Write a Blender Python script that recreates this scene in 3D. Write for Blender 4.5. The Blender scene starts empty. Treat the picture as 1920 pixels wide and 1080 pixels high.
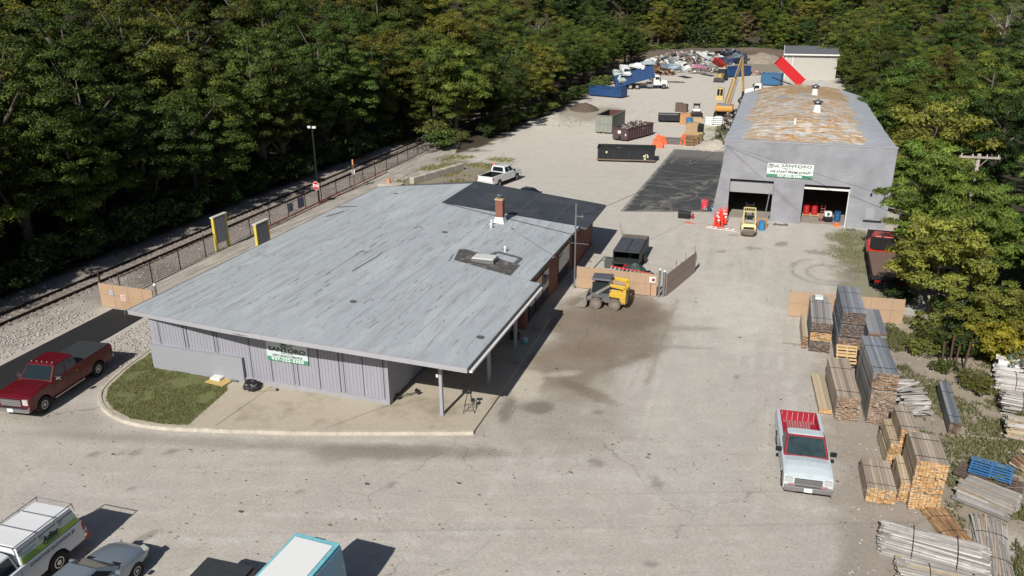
import bpy, math, random
import numpy as np
from mathutils import Vector, Matrix
R_=math.radians
rnd=random.Random(7)
scene=bpy.context.scene
COL=scene.collection
# ---------------------------------------------------------------- camera
F,PITCH,CAMH,ROLL,YAW=1480.,R_(20.82),19.93,0.0074,R_(18.3)
fw=Vector((-math.sin(YAW),math.cos(YAW),0)); rt=Vector((math.cos(YAW),math.sin(YAW),0)); zz=Vector((0,0,1))
W=fw*math.cos(PITCH)-zz*math.sin(PITCH); U=fw*math.sin(PITCH)+zz*math.cos(PITCH)
Rr=rt*math.cos(ROLL)-U*math.sin(ROLL); Ur=U*math.cos(ROLL)+rt*math.sin(ROLL)
cd=bpy.data.cameras.new('camera'); cam=bpy.data.objects.new('camera',cd); COL.objects.link(cam)
m=Matrix.Identity(4)
for i in range(3): m[i][0]=Rr[i]; m[i][1]=Ur[i]; m[i][2]=-W[i]; m[i][3]=(0,0,CAMH)[i]
cam.matrix_world=m; cd.sensor_width=36; cd.lens=F/1920*36; cd.clip_end=3000; cd.clip_start=.5
scene.camera=cam
def G(px,py,z=0.):
    "ground point (height z) seen at a pixel of the 1920x1080 photograph"
    r=W+Rr*((px-960)/F)-Ur*((py-540)/F); t=(z-CAMH)/r.z
    return (r.x*t,r.y*t)
# ---------------------------------------------------------------- light
SUN_EL,SUN_AZ=R_(38.8),R_(4.5)
w=bpy.data.worlds.new('World'); scene.world=w; w.use_nodes=True
nt=w.node_tree; nt.nodes.clear()
sky=nt.nodes.new('ShaderNodeTexSky'); sky.sky_type='NISHITA'; sky.sun_disc=False
sky.sun_elevation=SUN_EL; sky.sun_rotation=math.pi+SUN_AZ
bg=nt.nodes.new('ShaderNodeBackground'); bg.inputs['Strength'].default_value=.05
ow=nt.nodes.new('ShaderNodeOutputWorld'); nt.links.new(sky.outputs[0],bg.inputs[0]); nt.links.new(bg.outputs[0],ow.inputs[0])
sl=bpy.data.lights.new('sun','SUN'); sl.energy=4.95; sl.angle=R_(.5); sl.color=(1,.955,.88)
so=bpy.data.objects.new('sun',sl); COL.objects.link(so)
L=Vector((math.sin(SUN_AZ)*math.cos(SUN_EL),math.cos(SUN_AZ)*math.cos(SUN_EL),-math.sin(SUN_EL)))
so.rotation_euler=L.to_track_quat('-Z','Y').to_euler(); so.location=(-30,-60,80)
scene.view_settings.view_transform='Standard'; scene.view_settings.look='None'
scene.view_settings.exposure=.07; scene.view_settings.gamma=1
# ---------------------------------------------------------------- materials
MATS={}
def mat(name,col=None,rough=.8,metal=0.,var=.0,scale=3.,bump=0.,bscale=None,vc=False,spec=.5,coat=0,stretch=None,stain=None,trans=0,orand=0.,coords='Object',dust=0.):
    if name in MATS: return MATS[name]
    M=bpy.data.materials.new(name); M.use_nodes=True; n=M.node_tree; N=n.nodes; Lk=n.links
    b=N['Principled BSDF']; b.inputs['Roughness'].default_value=rough; b.inputs['Metallic'].default_value=metal
    b.inputs['Specular IOR Level'].default_value=spec
    if coat: b.inputs['Coat Weight'].default_value=coat; b.inputs['Coat Roughness'].default_value=.06
    if vc:
        a=N.new('ShaderNodeAttribute'); a.attribute_name='Col'; base=a.outputs['Color']
    else:
        c=N.new('ShaderNodeRGB'); c.outputs[0].default_value=(*col,1); base=c.outputs[0]
    tc=N.new('ShaderNodeTexCoord'); mp=N.new('ShaderNodeMapping'); Lk.new(tc.outputs[coords],mp.inputs[0])
    if stretch: mp.inputs['Scale'].default_value=stretch
    def noise(sc,det=4,ro=.6):
        t=N.new('ShaderNodeTexNoise'); t.inputs['Scale'].default_value=sc; t.inputs['Detail'].default_value=det; t.inputs['Roughness'].default_value=ro
        Lk.new(mp.outputs[0],t.inputs['Vector']); return t.outputs['Fac']
    def mathn(op,a,b_):
        t=N.new('ShaderNodeMath'); t.operation=op
        for i,q in enumerate((a,b_)):
            if isinstance(q,(int,float)): t.inputs[i].default_value=q
            else: Lk.new(q,t.inputs[i])
        return t.outputs[0]
    def rng(v,lo,hi,a_=.3,b_=.7):
        t=N.new('ShaderNodeMapRange'); t.inputs[1].default_value=a_; t.inputs[2].default_value=b_; t.inputs[3].default_value=lo; t.inputs[4].default_value=hi
        Lk.new(v,t.inputs[0]); return t.outputs[0]
    def mul(c_,f):
        t=N.new('ShaderNodeVectorMath'); t.operation='SCALE'; Lk.new(c_,t.inputs[0]); Lk.new(f,t.inputs['Scale']); return t.outputs[0]
    def mix(f,a_,c2):
        t=N.new('ShaderNodeMix'); t.data_type='RGBA'; Lk.new(f,t.inputs[0]); Lk.new(a_,t.inputs[6])
        if isinstance(c2,tuple): t.inputs[7].default_value=(*c2,1)
        else: Lk.new(c2,t.inputs[7])
        return t.outputs[2]
    if var:
        base=mul(base,rng(mathn('ADD',mathn('MULTIPLY',noise(scale),.6),mathn('MULTIPLY',noise(scale*6),.4)),1-var,1+var))
    if stain:                                   # (colour, scale, threshold, amount)
        for (sc_,ss,th,am) in stain:
            base=mix(rng(noise(ss,6,.65),0,am,th,th+.1),base,sc_)
    if dust:
        g=N.new('ShaderNodeNewGeometry'); s_=N.new('ShaderNodeSeparateXYZ'); Lk.new(g.outputs['Position'],s_.inputs[0])
        base=mix(rng(mathn('ADD',s_.outputs[2],mathn('MULTIPLY',noise(4),.6)),dust,0,.2,1.3),base,(.36,.31,.25))
    if orand:
        o=N.new('ShaderNodeObjectInfo'); base=mul(base,rng(o.outputs['Random'],1-orand,1+orand,0,1))
    Lk.new(base,b.inputs['Base Color'])
    if bump:
        bp=N.new('ShaderNodeBump'); bp.inputs['Strength'].default_value=bump; bp.inputs['Distance'].default_value=.05
        Lk.new(noise(bscale or scale*5),bp.inputs['Height']); Lk.new(bp.outputs[0],b.inputs['Normal'])
    if trans:
        out=N['Material Output']; tr=N.new('ShaderNodeBsdfTranslucent'); Lk.new(base,tr.inputs[0]); ms=N.new('ShaderNodeMixShader'); ms.inputs[0].default_value=trans
        Lk.new(b.outputs[0],ms.inputs[1]); Lk.new(tr.outputs[0],ms.inputs[2]); Lk.new(ms.outputs[0],out.inputs[0])
    MATS[name]=M; return M
# ---------------------------------------------------------------- objects
def tag(o,label=None,cat=None,group=None,kind=None):
    if label: o['label']=label
    if cat: o['category']=cat
    if group: o['group']=group
    if kind: o['kind']=kind
    return o
def thing(name,label,cat,loc=(0,0,0),rz=0.,group=None,rot=None,scale=None):
    o=bpy.data.objects.new(name,None); COL.objects.link(o); o.location=loc; o.rotation_euler=rot if rot else (0,0,rz); o.empty_display_size=.3
    if scale: o.scale=(scale,)*3
    return tag(o,label,cat,group)
def copy_tree(o,parent=None):
    c=o.copy(); COL.objects.link(c); c.parent=parent
    for ch in KIDS.get(o.name,[]): copy_tree(ch,c)
    return c
KIDS={}
class MB:
    def __init__(s): s.v=[];s.f=[];s.c=[];s.M=None
    def add(s,vs,fs,col=None):
        n=len(s.v); s.v+= [tuple(q) for q in vs]
        for f in fs: s.f.append([i+n for i in f]); s.c.append(col)
        return s
    def box(s,c,d,rz=0,col=None,rx=0,ry=0):
        M_=Matrix.Rotation(rz,3,'Z')@Matrix.Rotation(ry,3,'Y')@Matrix.Rotation(rx,3,'X'); cc=Vector(c)
        vs=[cc+M_@Vector((x*d[0]/2,y*d[1]/2,z*d[2]/2)) for x in(-1,1) for y in(-1,1) for z in(-1,1)]
        return s.add(vs,[(0,1,3,2),(4,6,7,5),(0,4,5,1),(2,3,7,6),(0,2,6,4),(1,5,7,3)],col)
    def cyl(s,p0,p1,r0,r1=None,n=12,col=None,caps=True):
        p0,p1=Vector(p0),Vector(p1); r1=r0 if r1 is None else r1; d=(p1-p0).normalized()
        a=d.orthogonal().normalized(); b=d.cross(a); vs=[]
        for p,r in((p0,r0),(p1,r1)):
            for i in range(n):
                t=2*math.pi*i/n; vs.append(p+a*(r*math.cos(t))+b*(r*math.sin(t)))
        fs=[(i,(i+1)%n,n+(i+1)%n,n+i) for i in range(n)]
        if caps: fs+=[tuple(range(n-1,-1,-1)),tuple(range(n,2*n))]
        return s.add(vs,fs,col)
    def tube(s,pts,r,n=6,col=None):
        for a,b in zip(pts,pts[1:]): s.cyl(a,b,r,r,n,col)
        return s
    def prism(s,poly,axis,a,b,col=None):
        "poly in the two other axes (in xyz order), pushed from a to b along axis"
        def P3(u,v,t): return {'x':(t,u,v),'y':(u,t,v),'z':(u,v,t)}[axis]
        n=len(poly); vs=[P3(u,v,a) for u,v in poly]+[P3(u,v,b) for u,v in poly]
        fs=[(i,(i+1)%n,n+(i+1)%n,n+i) for i in range(n)]+[tuple(range(n-1,-1,-1)),tuple(range(n,2*n))]
        return s.add(vs,fs,col)
    def hexa(s,b4,t4,col=None):
        return s.add(list(b4)+list(t4),[(3,2,1,0),(4,5,6,7)]+[(i,(i+1)%4,4+(i+1)%4,4+i) for i in range(4)],col)
    def quad(s,*p,col=None): return s.add(p,[tuple(range(len(p)))],col)
    def lathe(s,prof,c=(0,0,0),n=16,col=None):
        vs=[];k=len(prof)
        for i in range(n):
            t=2*math.pi*i/n
            for r,z in prof: vs.append((c[0]+r*math.cos(t),c[1]+r*math.sin(t),c[2]+z))
        return s.add(vs,[(i*k+j,((i+1)%n)*k+j,((i+1)%n)*k+j+1,i*k+j+1) for i in range(n) for j in range(k-1)],col)
    def loft(s,secs,col=None,cap=True):
        n=len(secs[0]); vs=[q for sec in secs for q in sec]
        fs=[(j*n+i,j*n+(i+1)%n,(j+1)*n+(i+1)%n,(j+1)*n+i) for j in range(len(secs)-1) for i in range(n)]
        if cap: fs+=[tuple(range(n-1,-1,-1)),tuple(range((len(secs)-1)*n,len(secs)*n))]
        return s.add(vs,fs,col)
    def build(s,name,m_,parent=None,bevel=0,smooth=False,fix=True,loc=None):
        me=bpy.data.meshes.new(name); me.from_pydata([tuple(v) for v in s.v],[],s.f)
        if any(c is not None for c in s.c):
            a=me.color_attributes.new('Col','FLOAT_COLOR','CORNER'); arr=np.ones((len(me.loops),4),np.float32); k=0
            for f,c in zip(s.f,s.c):
                cc=c if c is not None else (.5,.5,.5)
                arr[k:k+len(f),:3]=cc; k+=len(f)
            a.data.foreach_set('color',arr.ravel())
        if fix:
            import bmesh
            b=bmesh.new(); b.from_mesh(me); bmesh.ops.recalc_face_normals(b,faces=b.faces); b.to_mesh(me); b.free()
        if smooth:
            for p_ in me.polygons: p_.use_smooth=True
        me.materials.append(m_); o=bpy.data.objects.new(name,me); COL.objects.link(o)
        if loc: o.location=loc
        if parent: o.parent=parent; KIDS.setdefault(parent.name,[]).append(o)
        if bevel:
            q=o.modifiers.new('bevel','BEVEL'); q.width=bevel; q.segments=2; q.limit_method='ANGLE'; q.angle_limit=R_(35)
        return o
def text(body,size,m_,parent,loc,rot=(math.pi/2,0,0),sx=1.,name='lettering',align='CENTER',ext=.004,shear=0.,bold=0.):
    c=bpy.data.curves.new('t','FONT'); c.body=body; c.size=size; c.align_x=align; c.align_y='CENTER'; c.extrude=ext; c.shear=shear; c.offset=bold
    t=bpy.data.objects.new('t',c); me=bpy.data.meshes.new_from_object(t); bpy.data.objects.remove(t); me.name=name
    me.materials.clear(); me.materials.append(m_)
    o=bpy.data.objects.new(name,me); COL.objects.link(o); o.location=loc; o.rotation_euler=rot; o.scale=(sx,1,1); o.parent=parent; KIDS.setdefault(parent.name,[]).append(o); return o
def fbm(X,Y,seed=0,octv=5,sc=1.):
    r=np.zeros_like(X,dtype=float); amp=.5; tot=0
    for k in range(octv):
        x=X*sc+seed*17.3+k*31.7; y=Y*sc+seed*9.1+k*11.3
        xi=np.floor(x);yi=np.floor(y);fx=x-xi;fy=y-yi;fx=fx*fx*(3-2*fx);fy=fy*fy*(3-2*fy)
        def h(a,b): q=np.sin(a*127.1+b*311.7)*43758.5453; return q-np.floor(q)
        r+=amp*((h(xi,yi)*(1-fx)+h(xi+1,yi)*fx)*(1-fy)+(h(xi,yi+1)*(1-fx)+h(xi+1,yi+1)*fx)*fy); tot+=amp; amp*=.55; sc*=2.03
    return r/tot
def sstep(a,b,x): t=np.clip((x-a)/(b-a),0,1); return t*t*(3-2*t)
# ---------------------------------------------------------------- ground
def terrain(x,y):
    x=np.asarray(x,float); y=np.asarray(y,float)
    n=fbm(x,y,3,3,.03)-.5
    left=np.clip(-53-x,0,90); h=.42*left*sstep(0,14,left)
    bx=np.clip(y-262-.25*np.clip(x+20,-60,60),0,220); h=np.maximum(h,.34*bx*sstep(0,20,bx))
    rx=np.clip(x-27-np.clip((y-90)*.02,0,20),0,120); h=np.maximum(h,.26*rx*sstep(0,16,rx)*sstep(40,90,y))
    far=np.clip(y-120,0,200)*sstep(-48,-60,x)*.05
    return h+far+n*np.clip(h,0,8)*.8
def axis(parts):
    out=[]
    for a,b,st in parts: out+=list(np.arange(a,b,st))
    return np.array(out+[parts[-1][1]])
xs=axis([(-420,-120,15),(-120,-56,4),(-56,-40,.6),(-40,16,.25),(16,22,.5),(22,60,3),(60,380,16)]); ys=axis([(-60,10,5),(10,20,.5),(20,62,.25),(62,80,.45),(80,130,.8),(130,290,3),(290,640,14)])
X,Y=np.meshgrid(xs,ys); Z=terrain(X,Y)
flat=(Z<.02)
Z=Z+np.where(flat,(fbm(X,Y,5,4,.35)-.5)*.05,0)
def patch(cx,cy,rx,ry,rot=0,soft=.35,wob=.5,seed=1,sc=.6):
    c,s=math.cos(rot),math.sin(rot); u=((X-cx)*c+(Y-cy)*s)/rx; v=(-(X-cx)*s+(Y-cy)*c)/ry
    d=np.sqrt(u*u+v*v)+(fbm(X,Y,seed,5,sc)-.5)*wob*2
    return 1-sstep(1-soft,1+soft,d)
def rect(x0,x1,y0,y1,soft=.3,wob=.6,seed=1,sc=.8):
    n=(fbm(X,Y,seed,5,sc)-.5)*wob*2
    return sstep(x0-soft,x0+soft,X+n)*(1-sstep(x1-soft,x1+soft,X+n))*sstep(y0-soft,y0+soft,Y+n)*(1-sstep(y1-soft,y1+soft,Y+n))
C=np.zeros(X.shape+(3,))
def lay(m_,col,a=1.): 
    k=(m_*a)[...,None]; C[:]=C*(1-k)+np.array(col)*k
C[:]=(.44,.405,.368)
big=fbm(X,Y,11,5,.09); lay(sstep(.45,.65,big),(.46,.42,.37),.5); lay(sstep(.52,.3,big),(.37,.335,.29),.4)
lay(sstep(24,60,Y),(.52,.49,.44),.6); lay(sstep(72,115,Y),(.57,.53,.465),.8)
mid=fbm(X,Y*.6,21,5,.35); lay(sstep(.52,.72,mid),(.48,.45,.405),.25); lay(sstep(.42,.25,mid),(.38,.35,.31),.08)
# wheel tracks along the drive and across the foreground
tr=fbm(X*1.6,Y*.12,31,4,.9); lay(sstep(.55,.7,tr)*rect(-10,5,32,72,2),(.52,.485,.43),.55); lay(sstep(.46,.34,tr)*rect(-11,6,30,72,2),(.42,.395,.36),.25)
ur=(X*math.cos(.20)+Y*math.sin(.20)); vr=(-X*math.sin(.20)+Y*math.cos(.20))
tr2=fbm(ur*.16,vr*1.3,33,4,1.); fg=rect(-60,4,8,31,2); lay(sstep(.56,.72,tr2)*fg,(.52,.485,.44),.4); lay(sstep(.44,.28,tr2)*fg,(.38,.345,.305),.08)
gT=np.random.default_rng(17); nn_=fbm(X,Y,34,4,.25); nf_=fbm(X,Y,35,5,2.2)
for i in range(34):                                  # pairs of tyre tracks along the drive
    x0=gT.uniform(-9,4); sl=gT.normal(0,.05); am=gT.uniform(0,1.2); ph=gT.uniform(0,6); y0=gT.uniform(22,60); ln=gT.uniform(8,28); li=gT.random()<.5; al=gT.uniform(.12,.38)
    for off in (0,1.6):
        d_=np.abs(X-(x0+off+sl*(Y-45)+am*np.sin(Y*.09+ph))); lay((1-sstep(.06,.2,d_))*sstep(y0,y0+3,Y)*(1-sstep(y0+ln-3,y0+ln,Y))*sstep(.35,.6,nf_),(.58,.55,.505) if li else (.32,.295,.26),al*(1 if li else .7))
for i in range(44):                                  # and sweeping across the foreground road
    y0=gT.uniform(15,31); sl=gT.normal(.30,.05); am=gT.uniform(0,.8); ph=gT.uniform(0,6); x0=gT.uniform(-40,-5); ln=gT.uniform(10,30); li=gT.random()<.85; al=gT.uniform(.15,.45)
    for off in (0,1.6):
        d_=np.abs(Y-(y0+off+sl*(X+16)+am*np.sin(X*.12+ph))); lay((1-sstep(.05,.2,d_))*sstep(x0,x0+3,X)*(1-sstep(x0+ln-3,x0+ln,X))*sstep(.35,.6,nf_)*(Y<30.5+np.clip(X+12,0,9)),(.55,.52,.475) if li else (.33,.30,.265),al*(1 if li else .6))
# brown dirt where the loader stands, with its sharper near edge
lay(patch(-8.4,45.8,4.4,5.6,.1,.22,.35,7,.5),(.20,.155,.112),.8); lay(patch(-9.6,39.3,2.6,3.4,0,.4,.6,9),(.21,.165,.12),.8)
lay(patch(-9.0,33.5,3.6,3.0,.3,.5,.8,12),(.28,.235,.19),.5); lay(patch(-8,47,1.9,2.6,.1,.5,.8,14),(.13,.10,.075),.5)
lay(patch(-1.2,50,2.6,5,.1,.5,.7,15),(.56,.53,.48),.8); lay(patch(-2.5,38,2.2,7,.05,.6,.8,16),(.47,.445,.40),.7)
lay(patch(-31.8,25.6,4.5,1.2,-.1,.7,.9,17),(.27,.235,.2),.4); lay(patch(-23,26.3,9,.4,.22,.7,.5,18),(.25,.22,.19),.5)
lay(patch(-15,28.0,4,.7,.33,.5,.6,19),(.2,.17,.14),.7); lay(rect(-38.8,-33,28,33,.6,.5,20),(.33,.28,.235),.6)
lay(patch(-11.2,36.3,1.1,1.5,.1,.2,.5,81,1.),(.50,.45,.37),.9); lay(patch(-9.9,33.9,.9,.6,.3,.3,.5,82,1.),(.12,.10,.08),.6); lay(patch(-11.3,33.2,.35,1.6,.15,.4,.7,83,1.),(.15,.125,.1),.65); lay(patch(-8.0,36.4,1.6,.5,-.5,.4,.7,84,1.),(.17,.135,.10),.6); lay(patch(-9.7,37.9,1.2,.35,.5,.4,.7,85,1.),(.50,.46,.40),.6); lay(patch(-6.2,41,2.4,.35,.9,.4,.7,86,1.),(.20,.165,.13),.5); lay(patch(-3.8,46.2,2.6,.3,.3,.4,.7,87,1.),(.28,.25,.21),.5); lay(patch(-4.6,43.2,2.2,.25,.2,.4,.7,88,1.),(.26,.23,.2),.5)
lay(rect(-5.2,-4.9,38,51,.12,.25,89,.7),(.25,.22,.18),.5); lay(rect(4.0,4.6,20,29,.3,.5,90,.7),(.33,.3,.27),.5)

# worn verge and weeds at right
wd=fbm(X,Y,41,5,.5)
lay(rect(5.8,9,51.5,71.5,.7,1.2,23),(.20,.19,.10),.75); lay(sstep(.49,.62,wd)*rect(5,11,50,72,1,1.5,24),(.17,.165,.08),.7)
lay(rect(8.0,24,30,52,1.2,2,25),(.30,.25,.18),.8); lay(sstep(.42,.53,wd)*rect(7.8,24,27,52,1,2,26),(.15,.155,.06),.85); lay(rect(3.9,9,24,47,.8,1.4,27),(.28,.235,.19),.65)
lay(sstep(.60,.68,wd)*rect(6.6,24,20,52,1,1.4,28),(.40,.37,.32),.6)
# verge behind the office, with dry grass
lay(rect(-38.5,-30,63,90,.8,1.6,29),(.2,.165,.115),.8); lay(sstep(.42,.55,wd)*rect(-39.3,-30,70,93,.6,2,30),(.27,.26,.09),.75)
# railway ballast and forest floor
lay(rect(-50.5,-41.9,-60,112,.25,.5,31),(.27,.235,.21),.9); lay(sstep(.5,.62,wd)*rect(-50,-42,20,100,.3,1,32),(.18,.15,.125),.6); lay(rect(-44.6,-41.3,20,39,.3,.8,35),(.42,.39,.34),.7)
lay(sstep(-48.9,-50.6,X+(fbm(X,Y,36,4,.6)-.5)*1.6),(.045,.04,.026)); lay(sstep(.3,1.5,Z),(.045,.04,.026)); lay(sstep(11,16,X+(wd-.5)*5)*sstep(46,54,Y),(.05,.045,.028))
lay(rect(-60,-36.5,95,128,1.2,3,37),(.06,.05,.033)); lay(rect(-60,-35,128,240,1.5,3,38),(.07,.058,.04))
lay(rect(-40,4,205,275,5,8,39),(.20,.17,.135),.8); lay(patch(-30,133,5,9,0,.4,.8,40),(.30,.26,.2),.8)
lay(patch(-33,121,3,6,.0,.5,.8,43),(.6,.56,.48),.8)
lay(rect(-9,-3.6,103,124,.5,1.6,44),(.45,.42,.36),.8); lay(sstep(.45,.6,wd)*rect(-9,-3.6,106,124,.5,1.5,45),(.2,.21,.08),.7)
# oil and water stains
for sx_,sy_,r_ in ((-21.6,19.7,.42),(-24.9,24.9,.3),(-26.4,24.3,.35),(-28.2,23.6,.28),(-27,24.1,.2),(-14,25.6,.22),(-2.6,24.1,.25),(-4.9,33.9,.2),(-6.8,34.4,.35),(-.5,40.3,.3),(-3,62.6,.5),(-.5,64.3,.7),(1.6,66,.8),(4.2,64.5,.9),(-2.3,67.3,.5),(-24.6,22,.2),(-17.6,24,.22),(-6,30,.4),(-3.2,29.2,.5)):
    lay(patch(sx_,sy_,r_*.95,r_*.6,rnd.random()*3,.15,.6,50+int(sx_*7)%40,2.2),(.17,.15,.125),.55)
for cx_,cy_,rr_ in ((5.0,59.6,1.5),(4.7,59.9,2.3)):
    d=np.abs(np.hypot((X-cx_),(Y-cy_)*.8)-rr_)+(fbm(X,Y,61,4,1.)-.5)*.25; lay((1-sstep(.05,.3,d))*rect(cx_-rr_-1,cx_+rr_+1,cy_-rr_*1.3,cy_+rr_*1.3,.5),(.2,.18,.16),.5)
me=bpy.data.meshes.new('ground'); nx,ny=len(xs),len(ys)
vv=np.stack([X,Y,Z],-1).reshape(-1,3).astype(np.float32); I=np.arange(nx*ny).reshape(ny,nx)
q=np.stack([I[:-1,:-1],I[:-1,1:],I[1:,1:],I[1:,:-1]],-1).reshape(-1,4)
me.vertices.add(len(vv)); me.vertices.foreach_set('co',vv.ravel()); me.loops.add(q.size); me.loops.foreach_set('vertex_index',q.ravel().astype(np.int32))
me.polygons.add(len(q)); me.polygons.foreach_set('loop_start',(np.arange(len(q))*4).astype(np.int32)); me.polygons.foreach_set('loop_total',np.full(len(q),4,np.int32)); me.update(); me.validate()
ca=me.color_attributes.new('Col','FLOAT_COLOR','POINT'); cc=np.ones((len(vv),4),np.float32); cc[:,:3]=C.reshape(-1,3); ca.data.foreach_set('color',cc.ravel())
for p_ in me.polygons: p_.use_smooth=True
def ground_mat(name,vc=True,col=(.3,.3,.3),grit=1.,bump=.5,streak=None,dirt=None):
    M=bpy.data.materials.new(name); M.use_nodes=True; N=M.node_tree.nodes; Lk=M.node_tree.links; b=N['Principled BSDF']; b.inputs['Roughness'].default_value=.95; b.inputs['Specular IOR Level'].default_value=.25
    tc=N.new('ShaderNodeTexCoord'); V=tc.outputs['Object']
    def nz(s,d=6,r=.65,v=None):
        t=N.new('ShaderNodeTexNoise'); t.inputs['Scale'].default_value=s; t.inputs['Detail'].default_value=d; t.inputs['Roughness'].default_value=r; Lk.new(v or V,t.inputs['Vector']); return t.outputs['Fac']
    def rg(v,a,b_,lo,hi):
        t=N.new('ShaderNodeMapRange'); 
        for i,k in ((1,a),(2,b_),(3,lo),(4,hi)): t.inputs[i].default_value=k
        Lk.new(v,t.inputs[0]); return t.outputs[0]
    def mulf(a,b_): t=N.new('ShaderNodeMath'); t.operation='MULTIPLY'; Lk.new(a,t.inputs[0]); Lk.new(b_,t.inputs[1]); return t.outputs[0]
    if vc: a=N.new('ShaderNodeAttribute'); a.attribute_name='Col'; base=a.outputs['Color']
    else: a=N.new('ShaderNodeRGB'); a.outputs[0].default_value=(*col,1); base=a.outputs[0]
    f=mulf(mulf(rg(nz(.9),.3,.7,1-.07*grit,1+.07*grit),rg(nz(7),.3,.7,1-.13*grit,1+.13*grit)),rg(nz(45,3,.8),.25,.75,1-.3*grit,1+.3*grit))
    vo=N.new('ShaderNodeTexVoronoi'); vo.inputs['Scale'].default_value=5.5; Lk.new(V,vo.inputs['Vector'])
    f=mulf(f,rg(vo.outputs['Distance'],.05,.16,1+.35*grit,1))
    if vc:
        dn=N.new('ShaderNodeTexNoise'); dn.inputs['Scale'].default_value=.8; dn.inputs['Detail'].default_value=5; Lk.new(V,dn.inputs['Vector']); ma=N.new('ShaderNodeVectorMath'); ma.operation='MULTIPLY_ADD'; Lk.new(dn.outputs['Color'],ma.inputs[0]); ma.inputs[1].default_value=(1.6,1.6,0); Lk.new(V,ma.inputs[2])
        ve=N.new('ShaderNodeTexVoronoi'); ve.feature='DISTANCE_TO_EDGE'; ve.inputs['Scale'].default_value=.17; Lk.new(ma.outputs[0],ve.inputs['Vector'])
        cr=rg(ve.outputs['Distance'],.002,.007,1,0); gt=rg(nz(.13,2),.5,.62,0,.28); inv=N.new('ShaderNodeMath'); inv.operation='SUBTRACT'; inv.inputs[0].default_value=1; Lk.new(mulf(cr,gt),inv.inputs[1]); f=mulf(f,inv.outputs[0])
    if streak:
        mp=N.new('ShaderNodeMapping'); mp.inputs['Scale'].default_value=streak; mp.inputs['Rotation'].default_value=(0,0,.25); Lk.new(V,mp.inputs[0]); f=mulf(f,rg(nz(1.,5,.6,mp.outputs[0]),.35,.65,.72,1.25))
    s=N.new('ShaderNodeVectorMath'); s.operation='SCALE'; Lk.new(base,s.inputs[0]); Lk.new(f,s.inputs['Scale']); out=s.outputs[0]
    if dirt:
        mx=N.new('ShaderNodeMix'); mx.data_type='RGBA'; Lk.new(rg(nz(dirt[1],7,.7),dirt[2],dirt[2]+.15,0,dirt[3]),mx.inputs[0]); Lk.new(out,mx.inputs[6]); mx.inputs[7].default_value=(*dirt[0],1); out=mx.outputs[2]
    Lk.new(out,b.inputs['Base Color'])
    bp=N.new('ShaderNodeBump'); bp.inputs['Strength'].default_value=bump; bp.inputs['Distance'].default_value=.06; Lk.new(nz(14,8,.75),bp.inputs['Height']); Lk.new(bp.outputs[0],b.inputs['Normal'])
    return M
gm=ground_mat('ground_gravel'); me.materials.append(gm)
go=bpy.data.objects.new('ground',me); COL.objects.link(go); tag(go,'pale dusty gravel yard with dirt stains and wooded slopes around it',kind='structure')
def sheet(name,poly,z,m_,label,h=0.,sub=0):
    b=MB()
    if h: b.prism(poly,'z',-.05,z,None)
    else: b.quad(*[(x,y,z) for x,y in poly])
    o=b.build(name,m_); tag(o,label,kind='structure'); return o
asph=ground_mat('fresh_asphalt',False,(.022,.022,.024),.6,.3,dirt=((.1,.09,.08),.7,.62,.25))
sheet('asphalt_lane',[(-37.6,20),(-37.6,27),(-37.5,34.4),(-37.8,38.1),(-40.75,38.1),(-40.35,29.2),(-40.2,20)],.045,asph,'black asphalt lane running to the tan fence beside the railway')
# skid-marked asphalt apron in front of the warehouse side
ax_,ay_=np.meshgrid(np.linspace(0,1,90),np.linspace(0,1,300)); AX=(-13.0+.9*ay_)*(1-ax_)+(-4.5+.2*ay_)*ax_; AY=(72.15+ax_*2.4)*(1-ay_)+104.6*ay_; ak=np.zeros(AX.shape)
n_=fbm(AX,AY,95,5,.5); n2_=fbm(AX,AY,96,4,2.); gA=np.random.default_rng(8)
for i in range(95):
    cx_,cy_=gA.uniform(-19,-2),gA.uniform(66,106); r_=gA.choice([3,4.5,6,8,12,18])*gA.uniform(.8,1.2); w_=gA.uniform(.05,.13); a0=gA.uniform(0,6.28); span=gA.uniform(.5,1.8); al=gA.uniform(.15,.5)
    d_=np.abs(np.hypot(AX-cx_,AY-cy_)-r_+.2*(n_-.5)); an=(np.arctan2(AY-cy_,AX-cx_)-a0)%6.283; ak=np.maximum(ak,(1-sstep(w_*.5,w_*1.6,d_))*al*(an<span)*np.clip(np.sin(np.clip(an/span,0,1)*3.14)*1.6,0,1)*(.5+n2_))
ak=np.maximum(ak,.5*(1-sstep(.3,1.1,np.abs((AX+9.5)-(AY-76)*.33+ (n_-.5)*2)))*sstep(.35,.6,n2_)); ak=np.maximum(ak,sstep(96,101,AY+(n_-.5)*3)*.38); ak=np.maximum(ak,sstep(.55,.75,n_)*.22); ed=np.minimum(np.minimum(ax_*8,(1-ax_)*8),np.minimum(ay_*32,(1-ay_)*32)); ak=np.maximum(ak,(1-sstep(.0,.55,ed+(n2_-.5)*.7))*.8)
AC=np.array((.06,.063,.067))*(1-ak[...,None])+np.array((.33,.31,.28))*ak[...,None]; I=np.arange(90*300).reshape(300,90); q=np.stack([I[:-1,:-1],I[:-1,1:],I[1:,1:],I[1:,:-1]],-1).reshape(-1,4)
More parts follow.
